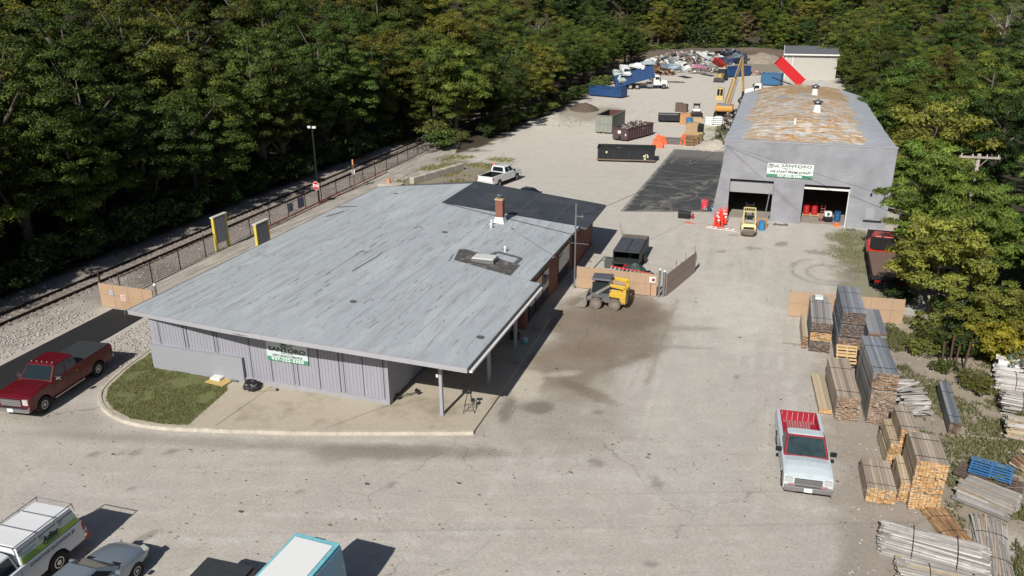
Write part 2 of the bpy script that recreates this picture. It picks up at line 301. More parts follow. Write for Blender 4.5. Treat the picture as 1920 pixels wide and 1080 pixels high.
me=bpy.data.meshes.new('asphalt_apron'); me.from_pydata(np.stack([AX,AY,np.full(AX.shape,.045)],-1).reshape(-1,3).tolist(),[],q.tolist()); ca=me.color_attributes.new('Col','FLOAT_COLOR','POINT'); cc=np.ones((27000,4),np.float32); cc[:,:3]=AC.reshape(-1,3); ca.data.foreach_set('color',cc.ravel()); me.materials.append(ground_mat('apron_asphalt',True,grit=.7,bump=.3)); o=bpy.data.objects.new('asphalt_apron',me); COL.objects.link(o); tag(o,'black asphalt apron with pale tyre skid marks beside the grey warehouse',kind='structure')
conc=ground_mat('old_concrete',False,(.44,.39,.31),.45,.2,dirt=((.26,.22,.17),.45,.5,.7))
conc2=ground_mat('lane_concrete',False,(.38,.345,.30),.6,.25,streak=(3,.3,1),dirt=((.24,.21,.18),.5,.52,.6))
sheet('concrete_lane',[(-41.3,40),(-34,40),(-34,60),(-38.6,66),(-39.1,80),(-38.4,93),(-40.8,101),(-42.6,80),(-42.3,60)],.04,conc2,'pale concrete weighing lane between the railway fence and the office')
kerbP=[(-33.6,33.6),(-33.2,31.2),(-32.5,28.8),(-31.55,27.65),(-30.3,26.87),(-28.77,26.43),(-26.86,26.45),(-24.2,27.03),(-19.14,28.37),(-12.11,30.59)]
sheet('pavement',kerbP[::-1]+[(-31.6,33.6),(-12.2,45.2),(-12.05,34.9)] if False else [(-33.6,33.6)]+kerbP[1:]+[(-12.1,34.9),(-12.3,45.2),(-31.6,45.2)],.13,conc,'tan concrete pavement around the front of the grey office',h=1)
b=MB(); kp=[Vector((x,y,0)) for x,y in kerbP]; kk=[]
for i in range(len(kp)-1):
    p0,p1,p2,p3=kp[max(0,i-1)],kp[i],kp[i+1],kp[min(len(kp)-1,i+2)]
    for j in range(5):
        t=j/5; kk.append(.5*((2*p1)+(p2-p0)*t+(2*p0-5*p1+4*p2-p3)*t*t+(3*p1-p0-3*p2+p3)*t**3))
kk.append(kp[-1])
for a,c in zip(kk,kk[1:]):
    d=(c-a).normalized(); nrm=Vector((d.y,-d.x,0))*.16; e=d*.004
    b.hexa([a+nrm-e,c+nrm+e,c-nrm*.2+e,a-nrm*.2-e],[a+nrm*.75-e+zz*.17,c+nrm*.75+e+zz*.17,c-nrm*.2+e+zz*.17,a-nrm*.2-e+zz*.17])
tag(b.build('kerb',mat('kerb_concrete',(.46,.42,.35),.9,var=.3,scale=2,bump=.4)),'worn concrete kerb curving round the grass in front of the office',kind='structure')
b=MB(); 
for (x0,y0,x1,y1) in ((-17.1,31.7,-19.0,28.7),(-24,31.6,-24.25,27.3),(-17.1,31.85,-12.2,31.3)): b.add([(x0-.015,y0,.137),(x0+.015,y0,.137),(x1+.015,y1,.137),(x1-.015,y1,.137)],[(0,1,2,3)])
tag(b.build('pavement_joints',mat('joint',(.12,.1,.08),.95)),'dark joints between the pavement slabs',kind='structure')
gr_poly=[(-33.2,33.2),(-33.0,31.2),(-32.3,28.9),(-31.4,27.8),(-30.2,27.05),(-28.75,26.62),(-26.9,26.64),(-25.6,26.95),(-26.0,30.5),(-27.0,31.75),(-31.8,31.75),(-32.2,33.2)]
soil=ground_mat('lawn_soil',False,(.15,.165,.065),1.2,.6,dirt=((.17,.12,.075),.9,.5,.7))
sheet('lawn_soil',gr_poly,.14,soil,'thin soil under the small lawn')
def inpoly(x,y,P_):
    r=False; j=len(P_)-1
    for i in range(len(P_)):
        if (P_[i][1]>y)!=(P_[j][1]>y) and x<(P_[j][0]-P_[i][0])*(y-P_[i][1])/(P_[j][1]-P_[i][1])+P_[i][0]: r=not r
        j=i
    return r
def blades(name,label,pts,h,m_,w_=.03,cols=((.13,.17,.045),(.19,.21,.075),(.23,.2,.1)),lean=.5,n=1):
    b=MB()
    for x,y,z in pts:
        for _ in range(n):
            a=rnd.uniform(0,6.28); hh=h*rnd.uniform(.4,1.2); dx,dy=math.cos(a)*w_,math.sin(a)*w_; lx,ly=rnd.gauss(0,lean)*hh,rnd.gauss(0,lean)*hh
            x1=x+rnd.gauss(0,w_*2); y1=y+rnd.gauss(0,w_*2)
            b.add([(x1-dx,y1-dy,z),(x1+dx,y1+dy,z),(x1+lx,y1+ly,z+hh)],[(0,1,2)],rnd.choice(cols))
    return tag(b.build(name,m_,fix=False),label,kind='stuff')
lf_m=mat('grass_blades',vc=True,rough=.7,trans=.25,var=.25,scale=1.)
pts=[]
while len(pts)<14000:
    x,y=rnd.uniform(-33.3,-25.4),rnd.uniform(26.4,33.3)
    if inpoly(x,y,gr_poly) and float(fbm(np.array([x]),np.array([y]),66,4,.9)[0])<.60+rnd.random()*.08 and not(abs(x+28)<1.2 and y>30.6 and rnd.random()<.8): pts.append((x,y,.14))
blades('lawn_grass','short green grass on the kerbed lawn at the office corner',pts,.075,lf_m,.022)
# ---------------------------------------------------------------- trees
def leafmat(name,trans=.38):
    M=bpy.data.materials.new(name); M.use_nodes=True; N=M.node_tree.nodes; Lk=M.node_tree.links; b=N['Principled BSDF']; b.inputs['Roughness'].default_value=.62; b.inputs['Specular IOR Level'].default_value=.25
    a=N.new('ShaderNodeAttribute'); a.attribute_name='Col'; o=N.new('ShaderNodeObjectInfo'); hs=N.new('ShaderNodeHueSaturation')
    r=N.new('ShaderNodeMapRange'); r.inputs[3].default_value=.472; r.inputs[4].default_value=.508; Lk.new(o.outputs['Random'],r.inputs[0]); Lk.new(r.outputs[0],hs.inputs['Hue'])
    m2=N.new('ShaderNodeMath'); m2.operation='MULTIPLY'; m2.inputs[1].default_value=7.31; Lk.new(o.outputs['Random'],m2.inputs[0]); m3=N.new('ShaderNodeMath'); m3.operation='FRACT'; Lk.new(m2.outputs[0],m3.inputs[0])
    r2=N.new('ShaderNodeMapRange'); r2.inputs[3].default_value=.85; r2.inputs[4].default_value=1.7; Lk.new(m3.outputs[0],r2.inputs[0]); Lk.new(r2.outputs[0],hs.inputs['Value'])
    Lk.new(a.outputs['Color'],hs.inputs['Color']); Lk.new(hs.outputs[0],b.inputs['Base Color'])
    tr=N.new('ShaderNodeBsdfTranslucent'); Lk.new(hs.outputs[0],tr.inputs[0]); ms=N.new('ShaderNodeMixShader'); ms.inputs[0].default_value=trans
    Lk.new(b.outputs[0],ms.inputs[1]); Lk.new(tr.outputs[0],ms.inputs[2]); Lk.new(ms.outputs[0],N['Material Output'].inputs[0]); return M
LEAF=leafmat('tree_leaves'); BARK=mat('bark',(.11,.09,.07),.95,var=.3,scale=4,bump=.5); BARKG=mat('pale_bark',(.24,.215,.19),.95,var=.3,scale=4)
def leafmesh(name,cl,nleaf,size,cols,seed,droop=0.,elong=1.,clumpvar=.35):
    g=np.random.default_rng(seed); P_=[];Cc=[];Nn=[]
    for (c,r) in cl:
        n=max(8,int(nleaf*(r[0]*r[1]*r[2])**(1/3.)**1)); d=g.normal(size=(n,3)); d/=np.linalg.norm(d,axis=1)[:,None]; d[:,2]=np.where(d[:,2]<-.25,-d[:,2]*.6,d[:,2])
        rad=g.uniform(.45,1.08,(n,1)); p=np.array(c)+d*rad*np.array(r)
        k=np.array(cols[0])*(1-.55*(q_:=g.random()))+np.array(cols[g.integers(len(cols))])*.55*q_; k=k*g.uniform(1-clumpvar,1+clumpvar)
        P_.append(p);Nn.append(d*1.1+g.normal(size=(n,3))*.55+np.array([0,0,.55]));Cc.append(k[None]*g.uniform(.65,1.35,(n,1))*np.array([1,1,1])+g.normal(size=(n,3))*.006)
    p=np.concatenate(P_);nn=np.concatenate(Nn);c=np.clip(np.concatenate(Cc),.004,1); nn/=np.linalg.norm(nn,axis=1)[:,None]; n=len(p)
    t=np.cross(nn,g.normal(size=(n,3))); t/=np.linalg.norm(t,axis=1)[:,None]; t[:,2]-=droop; t/=np.linalg.norm(t,axis=1)[:,None]; bt=np.cross(nn,t); bt/=np.linalg.norm(bt,axis=1)[:,None]+1e-6
    s=(size*g.uniform(.55,1.3,(n,1)))/2; u=t*s*elong; v=bt*s/elong*1.0
    V=np.stack([p-u,p-v*.9+u*.1,p+u,p+v*.9+u*.1],1).reshape(-1,3).astype(np.float32)
    me=bpy.data.meshes.new(name); me.vertices.add(len(V)); me.vertices.foreach_set('co',V.ravel()); me.loops.add(4*n); me.loops.foreach_set('vertex_index',np.arange(4*n,dtype=np.int32))
    me.polygons.add(n); me.polygons.foreach_set('loop_start',(np.arange(n)*4).astype(np.int32)); me.polygons.foreach_set('loop_total',np.full(n,4,np.int32)); me.update()
    a=me.color_attributes.new('Col','FLOAT_COLOR','POINT'); q=np.ones((4*n,4),np.float32); q[:,:3]=np.repeat(c,4,0); a.data.foreach_set('color',q.ravel()); me.materials.append(LEAF); return me
def limbs(b,h,r,spread,g,n=7,base=.28,fine=0):
    b.cyl((0,0,-.3),(0,0,h*.3),.022*h+.05,.017*h+.03,8); top=Vector((g.gauss(0,.3),g.gauss(0,.3),h*.82)); b.cyl((0,0,h*.3),top,.017*h+.03,.03,7); ends=[]
    for i in range(n):
        a=i*2.4+g.random(); z0=h*g.uniform(base,.7); p0=Vector((0,0,z0)).lerp(Vector((top.x,top.y,z0)),.5); e=Vector((math.cos(a)*spread*g.uniform(.5,.95),math.sin(a)*spread*g.uniform(.5,.95),z0+h*g.uniform(.1,.3)))
        mid=p0.lerp(e,.5)+Vector((0,0,-.1*spread*.3)); b.cyl(p0,mid,.009*h+.02,.006*h+.015,6); b.cyl(mid,e,.006*h+.015,.015,5); ends.append((mid,e))
        for k in range(fine):
            s=mid.lerp(e,g.uniform(-.3,1)); t=s+Vector((g.gauss(0,1),g.gauss(0,1),g.uniform(.2,1.4)))*spread*.28; b.cyl(s,t,.03,.012,4)
            for _ in range(2): s2=s.lerp(t,g.uniform(.4,1)); b.cyl(s2,s2+Vector((g.gauss(0,.5),g.gauss(0,.5),g.uniform(0,.7)))*spread*.22,.018,.008,3)
    return ends
def make_tree(name,h,r,cols,seed,nc=140,nleaf=300,size=.195,base=.05,droop=.1,elong=1.35,cr=.165,flat=.7,bark=None,fine=0,cv=.35):
    g=random.Random(seed); cl=[]; z0=h*base; hz=(h-z0)/2; cz=z0+hz
    lob=[(g.uniform(0,6.28),g.uniform(.72,1.12)) for _ in range(5)]
    for i in range(nc):
        u=g.uniform(-1,1); a=g.uniform(0,6.28); rr=math.sqrt(max(0,1-u*u)); k=g.uniform(.55,1.) if i>nc*.18 else g.uniform(.1,.5)
        lf=1+.16*math.sin(a*2+lob[0][0])+.14*math.sin(a*3+lob[1][0])+.1*math.sin(u*4+lob[2][0])
        if u<-.3: k*=.85
        c=(math.cos(a)*rr*r*k*lf,math.sin(a)*rr*r*k*lf,cz+u*hz*.92*k*(1+.1*math.sin(a+lob[3][0]))); q=r*cr*g.uniform(.6,1.35); cl.append((c,(q,q,q*flat)))
    t=bpy.data.objects.new(name,None); COL.objects.link(t)
    b=MB(); limbs(b,h,r,r*.8,g,7,base+.05,fine); tk=b.build('trunk',bark or BARK,t,smooth=True,fix=False)
    me=leafmesh('crown',cl,nleaf,size,cols,seed,droop,elong,cv); o=bpy.data.objects.new('crown',me); COL.objects.link(o); o.parent=t; KIDS.setdefault(t.name,[]).append(o)
    return t
g_=(.10,.135,.022); y_=(.18,.175,.028); d_=(.045,.075,.02); b_=(.15,.125,.04); m_=(.075,.115,.025); l_=(.14,.18,.035)
PRO=[make_tree('broadleaf_tree',15,5.2,[g_,m_,g_,d_],11), make_tree('broadleaf_tree',16,5.6,[(.125,.135,.022),g_,l_],12), make_tree('broadleaf_tree',14,5.2,[(.042,.075,.018),m_,d_],13),
     make_tree('autumn_tree',15,4.9,[(.13,.12,.03),y_,b_,g_],14), make_tree('broadleaf_tree',17,6.2,[m_,g_,y_],15,nc=170), make_tree('broadleaf_tree',13,4.8,[(.09,.13,.026),g_,m_],16),
     make_tree('tall_tree',18,4.8,[(.06,.095,.02),d_,m_],17,nc=160), make_tree('autumn_tree',14,4.4,[b_,(.1,.085,.04),m_],18,nc=80,bark=BARKG,fine=5,base=.2)]
BARE=make_tree('bare_tree',15,4.8,[(.11,.1,.05),(.09,.08,.04)],19,nc=14,nleaf=60,size=.3,bark=BARKG,fine=14)
LOC=[make_tree('locust_tree',10,4.6,[(.10,.165,.03),(.14,.19,.04),(.065,.115,.025)],21,nc=120,nleaf=300,size=.25,base=.12,droop=.55,elong=1.9,cr=.19,flat=.55),
     make_tree('locust_tree',9,4.0,[(.11,.175,.032),(.15,.2,.04),(.07,.115,.025)],22,nc=100,nleaf=300,size=.24,base=.12,droop=.55,elong=1.9,cr=.2,flat=.5)]
YEL=[make_tree('autumn_tree',7,3.4,[(.17,.18,.035),(.14,.16,.03),(.09,.12,.025)],23,nc=90,nleaf=280,size=.19,base=.08,cr=.2), make_tree('yellow_shrub',3.4,2.4,[(.26,.22,.025),(.2,.19,.025),(.12,.13,.025)],24,nc=60,nleaf=230,size=.2,base=.03,cr=.24)]
BUSH=[make_tree('bush',2.6,2.2,[d_,m_,g_],25,nc=36,nleaf=130,size=.26,base=.0,cr=.28), make_tree('bush',2.0,1.8,[(.1,.12,.03),(.15,.15,.04)],26,nc=34,nleaf=150,size=.2,base=.0,cr=.28), make_tree('bush',2.4,1.7,[(.17,.2,.14),(.12,.15,.09)],27,nc=30,nleaf=120,size=.2,base=.05,cr=.26)]
used=set()
def plant(p,x,y,s,rz,label,cat,group=None,zs=1.,dz=0.):
    o=p if p.name not in used else copy_tree(p); used.add(p.name)
    o.location=(x,y,float(terrain(x,y))+dz); o.rotation_euler=(0,0,rz); o.scale=(s,s,s*zs); tag(o,label,cat,group); return o
tr_=random.Random(5)
KL={0:'full green broadleaf tree',1:'yellow green broadleaf tree',2:'dark green dense tree',3:'brownish autumn tree',4:'large rounded green tree',5:'light green broadleaf tree',6:'tall dark green tree',7:'thin autumn tree with grey limbs'}
def forest(pts,where,grp,wts=(4,3,5,1,4,2,4,1)):
    for i,(x,y,s) in enumerate(pts):
        k=tr_.choices(range(8),wts)[0]; plant(PRO[k],x,y,s,tr_.uniform(0,6.28),KL[k]+' '+where,'tree',grp)
def row(x0,y0,x1,y1,n,jx,jy,s0,s1):
    return [(x0+(x1-x0)*i/(n-1)+tr_.gauss(0,jx),y0+(y1-y0)*i/(n-1)+tr_.gauss(0,jy),tr_.uniform(s0,s1)) for i in range(n)]
forest(row(-53.2,12,-53,100,19,.7,1.,.9,1.05),'in the front row beside the railway','trees along the railway')
forest(row(-61,8,-60,112,18,1.2,1.2,.85,1.1),'in the second row up the railway bank','trees on the railway bank')
forest(row(-70,10,-68,130,17,1.5,1.5,.9,1.1),'part way up the wooded bank left of the railway','trees part way up the bank')
forest(row(-82,25,-80,150,15,2,2,.9,1.15),'high on the wooded bank left of the railway','trees high on the bank')
forest(row(-97,45,-94,170,13,2.5,2.5,.95,1.2),'near the top of the wooded bank','trees near the top of the bank')
forest(row(-115,70,-110,200,12,3,3,1.,1.25),'on the crest of the wooded bank','trees on the crest of the bank')
forest(row(-44.5,116,-40,236,15,1.,1.5,.62,.82),'at the left edge of the scrap yard','trees at the left edge of the yard',(3,2,4,0,4,4,2,0))
forest(row(-52,118,-48,250,15,1.5,2,.8,1.),'behind the edge of the yard left of the scrap','trees behind the left edge of the yard')
forest(row(-62,140,-58,268,12,2,2,.95,1.15),'on the slope beyond the railway left of the scrap','trees on the slope beyond the railway')
forest(row(-76,165,-70,290,10,3,3,1.,1.2),'high on the slope beyond the scrap yard','trees high beyond the scrap yard')
forest(row(-48,266,28,268,19,1.2,2,.75,1.),'at the foot of the slope behind the scrap yard','trees behind the scrap yard',(4,2,3,1,4,3,2,2))
forest(row(-56,277,34,279,19,1.5,2,.9,1.1),'in the second rank behind the scrap yard','trees in the second rank behind the yard')
forest(row(-62,290,42,292,18,2,2,1.,1.2),'on the slope far behind the scrap yard','trees on the far slope')
forest(row(-75,305,60,308,20,2,2.5,1.05,1.25),'high on the slope far behind the yard','trees high on the far slope')
forest(row(-90,325,80,328,22,2.5,3,1.1,1.35),'on the skyline far behind the yard','trees on the skyline',(4,2,3,1,4,1,4,2))
forest(row(-64,126,-76,176,9,1.5,2,1.,1.25),'filling the slope where the railway bends away','trees where the railway bends away')
forest(row(-58,118,-54,150,6,1.5,2,.9,1.1),'beside the railway beyond the fence end','trees beyond the fence end')
# single trees one can pick out at the yard's left edge
plant(LOC[1],-42.5,104,1.55,1.,'bright green feathery tree where the railway fence ends','tree')
plant(PRO[2],-39.5,112,.86,.4,'dark green round tree behind the bright feathery tree','tree')
plant(PRO[5],-39,122,.8,2.,'pale green tree between dark tree and gravel heap','tree')
plant(PRO[1],-38.2,131,.78,3.,'yellow green tree beside the shaded gravel heap','tree')
plant(PRO[2],-46.5,112,.9,2.2,'dark tree closing off the railway beyond the bright feathery tree','tree')
plant(BUSH[1],-44.8,101.5,1.5,0.,'leafy bush between the rails and the bright feathery tree','bush')
plant(PRO[5],-47.5,104.5,.6,1.2,'small pale green tree over the railway line','tree')
plant(BARE,-57,122,.95,.3,'leafless grey tree above the yard edge','tree','bare trees in the forest')
for i,(x,y,s) in enumerate(((-66,52,.9),(-74,88,1.),(34,128,1.05),(44,150,1.1),(52,140,1.1),(-50,170,1.),(38,170,1.1))): plant(BARE,x,y,s,i*1.3,'bare grey branched tree standing among leafy trees','tree','bare trees in the forest')
for i in range(30):
    x,y=-49.9-tr_.random()*2.,12+i*3.1; plant(BUSH[0],x,y,tr_.uniform(.9,1.4),i,'dark bush at the foot of the railway trees','bush','bushes along the railway')
for i in range(16):
    y=96+i*5.2; plant(BUSH[i%2],-38.6+tr_.gauss(0,.7)+min(3.,max(0,(y-110)*.06))+(-2.6 if y<102 else 0),y,tr_.uniform(.8,1.2),i,'low bush along the left edge of the yard','bush','bushes along the left edge of the yard')
for i in range(26): plant(BUSH[i%2],-47+i*2.9,tr_.gauss(260,1.5),tr_.uniform(1.2,1.9),i,'low bush at the foot of the trees behind the scrap yard','bush','bushes behind the scrap yard')
for i in range(14): plant(BUSH[i%2],tr_.gauss(15.5,1.),120+i*10,tr_.uniform(1.2,1.9),i,'low bush along the right edge of the far yard','bush','bushes along the right edge of the yard')
# right-hand trees
def rt_(p,x,y,s,label,rz=0.,zs=1.): return plant(p,x,y,s,rz,label,'tree',zs=zs)
rt_(LOC[0],12.3,63.,.86,'feathery green locust tree overhanging the warehouse front corner',.3)
rt_(LOC[1],13.4,57.,.78,'feathery locust tree shading the red flatbed truck',1.9)
rt_(LOC[0],18.2,58.5,.66,'broad feathery locust tree right of the red flatbed truck',2.6)
rt_(LOC[1],19.2,52.2,.8,'drooping locust tree above the dark hollow at right',4.1)
rt_(YEL[0],10.9,53.3,1.,'brownish yellow tree behind the tan board fence',.5)
rt_(LOC[1],12.1,61.5,.62,'small locust branch mass hanging over the cab of the red truck',2.9)
rt_(YEL[0],13.2,48.6,.6,'small yellow tree beside the end of the tan board fence',2.2)
plant(YEL[1],13.4,46.3,.8,1.,'bright yellow shrub above the leaning rusty posts','shrub')
rt_(LOC[0],24.5,63,.8,'tall feathery locust at the right edge of the picture',5.)
rt_(LOC[1],24.5,71,1.2,'light green locust behind the wooden crossarm pole',3.)
rt_(LOC[0],16.5,66.,.58,'feathery locust below the wooden crossarm pole',4.6)
rt_(YEL[0],14.6,84,1.5,'yellow tree right of the warehouse roof edge',1.)
rt_(PRO[2],20.5,84,.82,'dark green round tree behind the yellow tree',2.)
rt_(LOC[1],13.2,76,.9,'green feathery tree against the warehouse side wall',.9)
rt_(PRO[1],27.5,88,.72,'yellow green tree high at the right edge',2.)
rt_(PRO[0],14.6,97,.72,'dark leafy tree reaching over the warehouse roof',4.)
rt_(LOC[0],15.2,106,1.15,'green feathery tree touching the warehouse roof edge',2.)
rt_(PRO[4],24,108,.82,'wide rounded green tree beyond the warehouse roof',1.)
rt_(PRO[5],14.5,119,.8,'light green tree at the far end of the warehouse',3.)
rt_(PRO[2],16.5,133,.85,'dark tree between warehouse and metal shed',1.5)
rt_(PRO[0],16,150,.9,'green tree just right of the red dump body',1.5)
rt_(PRO[6],17,172,.85,'tall tree right of the pale metal shed',2.)
rt_(PRO[5],13.6,187,.6,'small tree screening the right end of the metal shed',2.)
rt_(PRO[4],14,206,.8,'rounded tree behind the right end of the metal shed',2.)
forest(row(33,84,30,200,12,1.5,2,.8,1.),'in the wood right of the warehouse','trees right of the warehouse')
forest(row(45,80,42,230,13,2,2,.9,1.1),'up the slope right of the warehouse','trees up the right slope')
forest(row(60,95,55,260,12,2.5,2.5,1.,1.2),'high on the slope at right','trees high on the right slope')
forest(row(78,120,75,300,11,3,3,1.1,1.3),'on the crest at right','trees on the right crest')
forest(row(22,128,22,255,10,1.5,2,.7,.9),'at the right edge of the far yard','trees at the right edge of the far yard')
for i,(x,y,s,k,lb) in enumerate(((9.4,55.2,.42,0,'small dark green bush behind the red flatbed truck'),(10.6,49.5,.8,1,'green weedy bush at the end of the tan fence'),(12.2,47.2,.7,0,'dark bush under the small yellow tree'),(15.8,48.5,1.,0,'dark bush in the hollow below the locust trees'),(18.,47.,1.,1,'leafy bush at the right edge of the lumber yard'),(14.2,44.9,.62,2,'grey green bush above the white board bundles'),(11.6,42.3,.5,1,'low green bush right of the dark board stack'),(12.9,38.8,.45,1,'low weed bush near the white board bundles'),(9.2,46.3,.55,1,'olive weed clump right of the tall plank stack'),(10.6,33.4,.3,1,'small weed tuft left of the blue pallet'),(16.5,44.5,.8,0,'green bush behind the white board bundles'),(19,50,1.1,0,'dense bush under the drooping locust tree'),(10.1,47.9,.62,1,'low olive bush right behind the tall plank stack'),(11.3,46.9,.75,0,'green bush left of the leaning rusty posts'),(16.4,46.2,1.0,0,'green bush right of the bright yellow shrub'),(17.6,44.9,.8,1,'olive bush at the right edge above the white boards'),(10.2,44.2,.4,1,'small weed clump beyond the dark grey board stack'),(15.2,50.5,1.3,0,'large dark bush behind the bright yellow shrub'),(12.2,50.9,.9,0,'dark bush behind the end of the tan fence'),(11.9,58.7,.7,0,'dark bush beneath the locusts by the flatbed truck'),(11.5,70,.6,0,'dark bush at the warehouse front corner'))):
    plant(BUSH[k],x,y,s,i*1.7,lb,'bush')
def scatter(n,x0,x1,y0,y1,seed,th=.5,sc=.5):
    g=np.random.default_rng(seed); x=g.uniform(x0,x1,n); y=g.uniform(y0,y1,n); k=fbm(x,y,41,5,sc)>th; return [(a,c,0.) for a,c in zip(x[k],y[k])]
blades('weeds','olive and straw weeds among the lumber stacks',scatter(42000,7.9,20,27,52,1,.43)+scatter(2500,7.2,9,44,50,9,.45)+scatter(2500,8.5,10.5,23,32,8,.47),.22,lf_m,.03,((.09,.1,.03),(.16,.15,.05),(.2,.17,.08),(.07,.1,.03)),.5)
blades('verge_grass','sparse grass on the verge beside the red flatbed truck',scatter(4500,5.2,9.4,50.5,72,2,.5),.1,lf_m,.03,((.09,.11,.03),(.16,.15,.06)))
blades('dry_grass','dry yellow grass behind the concrete block wall',scatter(8000,-39.5,-30,66,93,3,.44),.25,lf_m,.05,((.2,.18,.05),(.26,.22,.09),(.1,.11,.03)))
blades('yard_weeds','green weeds growing beside the warehouse wall',scatter(2500,-8,-3.9,108,124,4,.45),.5,lf_m,.06,((.12,.15,.04),(.18,.18,.06)))
# ---------------------------------------------------------------- office building
PI=math.pi
grey=mat('grey_siding',(.295,.30,.345),.75,var=.07,scale=.8,bump=.1,stretch=(6,6,.6))
fasc=mat('fascia_paint',(.36,.36,.39),.6,var=.08,scale=2)
trimd=mat('dark_groove',(.05,.05,.06),.9)
glass=mat('dark_glass',(.012,.016,.02),.06,spec=.6)
steel=mat('galvanised_steel',(.42,.43,.44),.4,.85,var=.15,scale=6)
blackm=mat('black_metal',(.015,.015,.016),.5,.2)
white=mat('white_paint',(.72,.72,.70),.45,var=.06,scale=2)
def brickmat(name,c1,c2,mo,sc=4.,bh=.25,bump=.3):
    M=bpy.data.materials.new(name); M.use_nodes=True; N=M.node_tree.nodes; Lk=M.node_tree.links; b=N['Principled BSDF']; b.inputs['Roughness'].default_value=.85
    g=N.new('ShaderNodeTexCoord'); s=N.new('ShaderNodeSeparateXYZ'); Lk.new(g.outputs['Object'],s.inputs[0]); ad=N.new('ShaderNodeMath'); Lk.new(s.outputs[0],ad.inputs[0]); Lk.new(s.outputs[1],ad.inputs[1])
    cb=N.new('ShaderNodeCombineXYZ'); Lk.new(ad.outputs[0],cb.inputs[0]); Lk.new(s.outputs[2],cb.inputs[1])
    t=N.new('ShaderNodeTexBrick'); t.inputs['Scale'].default_value=sc; t.inputs['Color1'].default_value=(*c1,1); t.inputs['Color2'].default_value=(*c2,1); t.inputs['Mortar'].default_value=(*mo,1); t.inputs['Mortar Size'].default_value=.012; t.inputs['Row Height'].default_value=bh
    Lk.new(cb.outputs[0],t.inputs['Vector']); n=N.new('ShaderNodeTexNoise'); n.inputs['Scale'].default_value=.6; n.inputs['Detail'].default_value=8; r=N.new('ShaderNodeMapRange'); r.inputs[1].default_value=.3; r.inputs[2].default_value=.7; r.inputs[3].default_value=.80; r.inputs[4].default_value=1.14
    Lk.new(g.outputs['Object'],n.inputs['Vector']); Lk.new(n.outputs['Fac'],r.inputs[0]); sc_=N.new('ShaderNodeVectorMath'); sc_.operation='SCALE'; Lk.new(t.outputs['Color'],sc_.inputs[0]); Lk.new(r.outputs[0],sc_.inputs['Scale']); Lk.new(sc_.outputs[0],b.inputs['Base Color'])
    bp=N.new('ShaderNodeBump'); bp.inputs['Strength'].default_value=bump; bp.inputs['Distance'].default_value=.01; bp.invert=True; Lk.new(t.outputs['Fac'],bp.inputs['Height']); Lk.new(bp.outputs[0],b.inputs['Normal']); return M
brick=brickmat('red_brick',(.20,.06,.035),(.28,.09,.05),(.25,.2,.17),2.2,.16)
cmu=brickmat('painted_block',(.275,.28,.31),(.295,.30,.328),(.24,.243,.27),1.2,.24,.4)
office=thing('office_building','low grey painted office building with broad pale flat roof and brick chimney','building',(-22,46,0))
def ofc(b,name,m_,par=None,**k):
    o=b.build(name,m_,par or office,**k)
    if par is None: o.location=(22,-46,0)
    return o
ZC=-24.
def roofz(x,y):
    t=min(1,max(0,(y-31.)/24)); zm=4.3; zl=3.36+.02*t; zr=3.55-.3*t
    if x<ZC: return zl+(zm-zl)*(x+33.)/9.
    return zm+(zr-zm)*((x-ZC)/11.8)
def onroof(px,py,dz=0.):
    z=3.6
    for _ in range(12): x,y=G(px,py,z); z=roofz(x,y)+dz
    return (x,y,z)
def rg(px,py,z=0.): x,y=G(px,py,z); return (x,y,z)
def roofpatch(b,poly,dz,col=None,th=None):
    b.add([(x,y,roofz(x,y)+dz) for x,y in poly],[tuple(range(len(poly)))],col)
b=MB(); bd=MB(); fs_=MB()
def strip(b,ya,yb,xl,xr,n=12):
    for i in range(n):
        for (a0,a1,c0,c1) in ((xl(ya),ZC,xl(yb),ZC),(ZC,xr(ya),ZC,xr(yb))):
            p=[(a0+(a1-a0)*i/n,ya),(a0+(a1-a0)*(i+1)/n,ya),(c0+(c1-c0)*(i+1)/n,yb),(c0+(c1-c0)*i/n,yb)]
            b.add([(x,y,roofz(x,y)) for x,y in p],[(0,1,2,3)])
fy=lambda x:31.85-2.42*min(1,(x+33)/9.) if x<-24 else 29.43+.97*(x+24)/11.75
n=12
for i in range(2*n):
    x0=-33+(20.75)*i/(2*n); x1=-33+20.75*(i+1)/(2*n)
    b.add([(x,y,roofz(x,y)) for x,y in ((x0,fy(x0)),(x1,fy(x1)),(x1,42.5),(x0,42.5))],[(0,1,2,3)])
ys_=[42.5,45,47.5,50,52.5,55.2]
for ya,yb in zip(ys_,ys_[1:]): strip(b,ya,yb,lambda y:-33.,lambda y:-12.95,4)
for ya,yb in ((55.2,57.4),(57.4,59.6),(59.6,62)): 
    for i in range(3):
        x0=-33+9*i/3; x1=x0+3; b.add([(x,y,roofz(x,y)) for x,y in ((x0,ya),(x1,ya),(x1,yb),(x0,yb))],[(0,1,2,3)])
    for i in range(4):
        x0=-24+11.6*i/4; x1=x0+2.9; e=lambda x,y:y if y<62 else 62+.8*(1-(x+24)/11.6)
        bd.add([(x,e(x,y),roofz(x,e(x,y))+.012) for x,y in ((x0,ya),(x1,ya),(x1,yb),(x0,yb))],[(0,1,2,3)])
roofm=mat('grey_coated_roof',(.39,.425,.45),.75,var=.10,scale=.5,bump=.25,bscale=6,stretch=(2.6,.45,1),stain=[((.32,.32,.345),.5,.50,.6),((.47,.51,.53),.3,.52,.6),((.19,.185,.20),1.5,.60,.75),((.13,.125,.135),3.2,.645,.8),((.21,.205,.225),5.5,.585,.6)],spec=.3)
droof=mat('dark_membrane_roof',(.048,.056,.066),.6,var=.25,scale=.4,stain=[((.075,.075,.085),.5,.5,.7),((.035,.04,.048),1.5,.6,.6)],spec=.4)
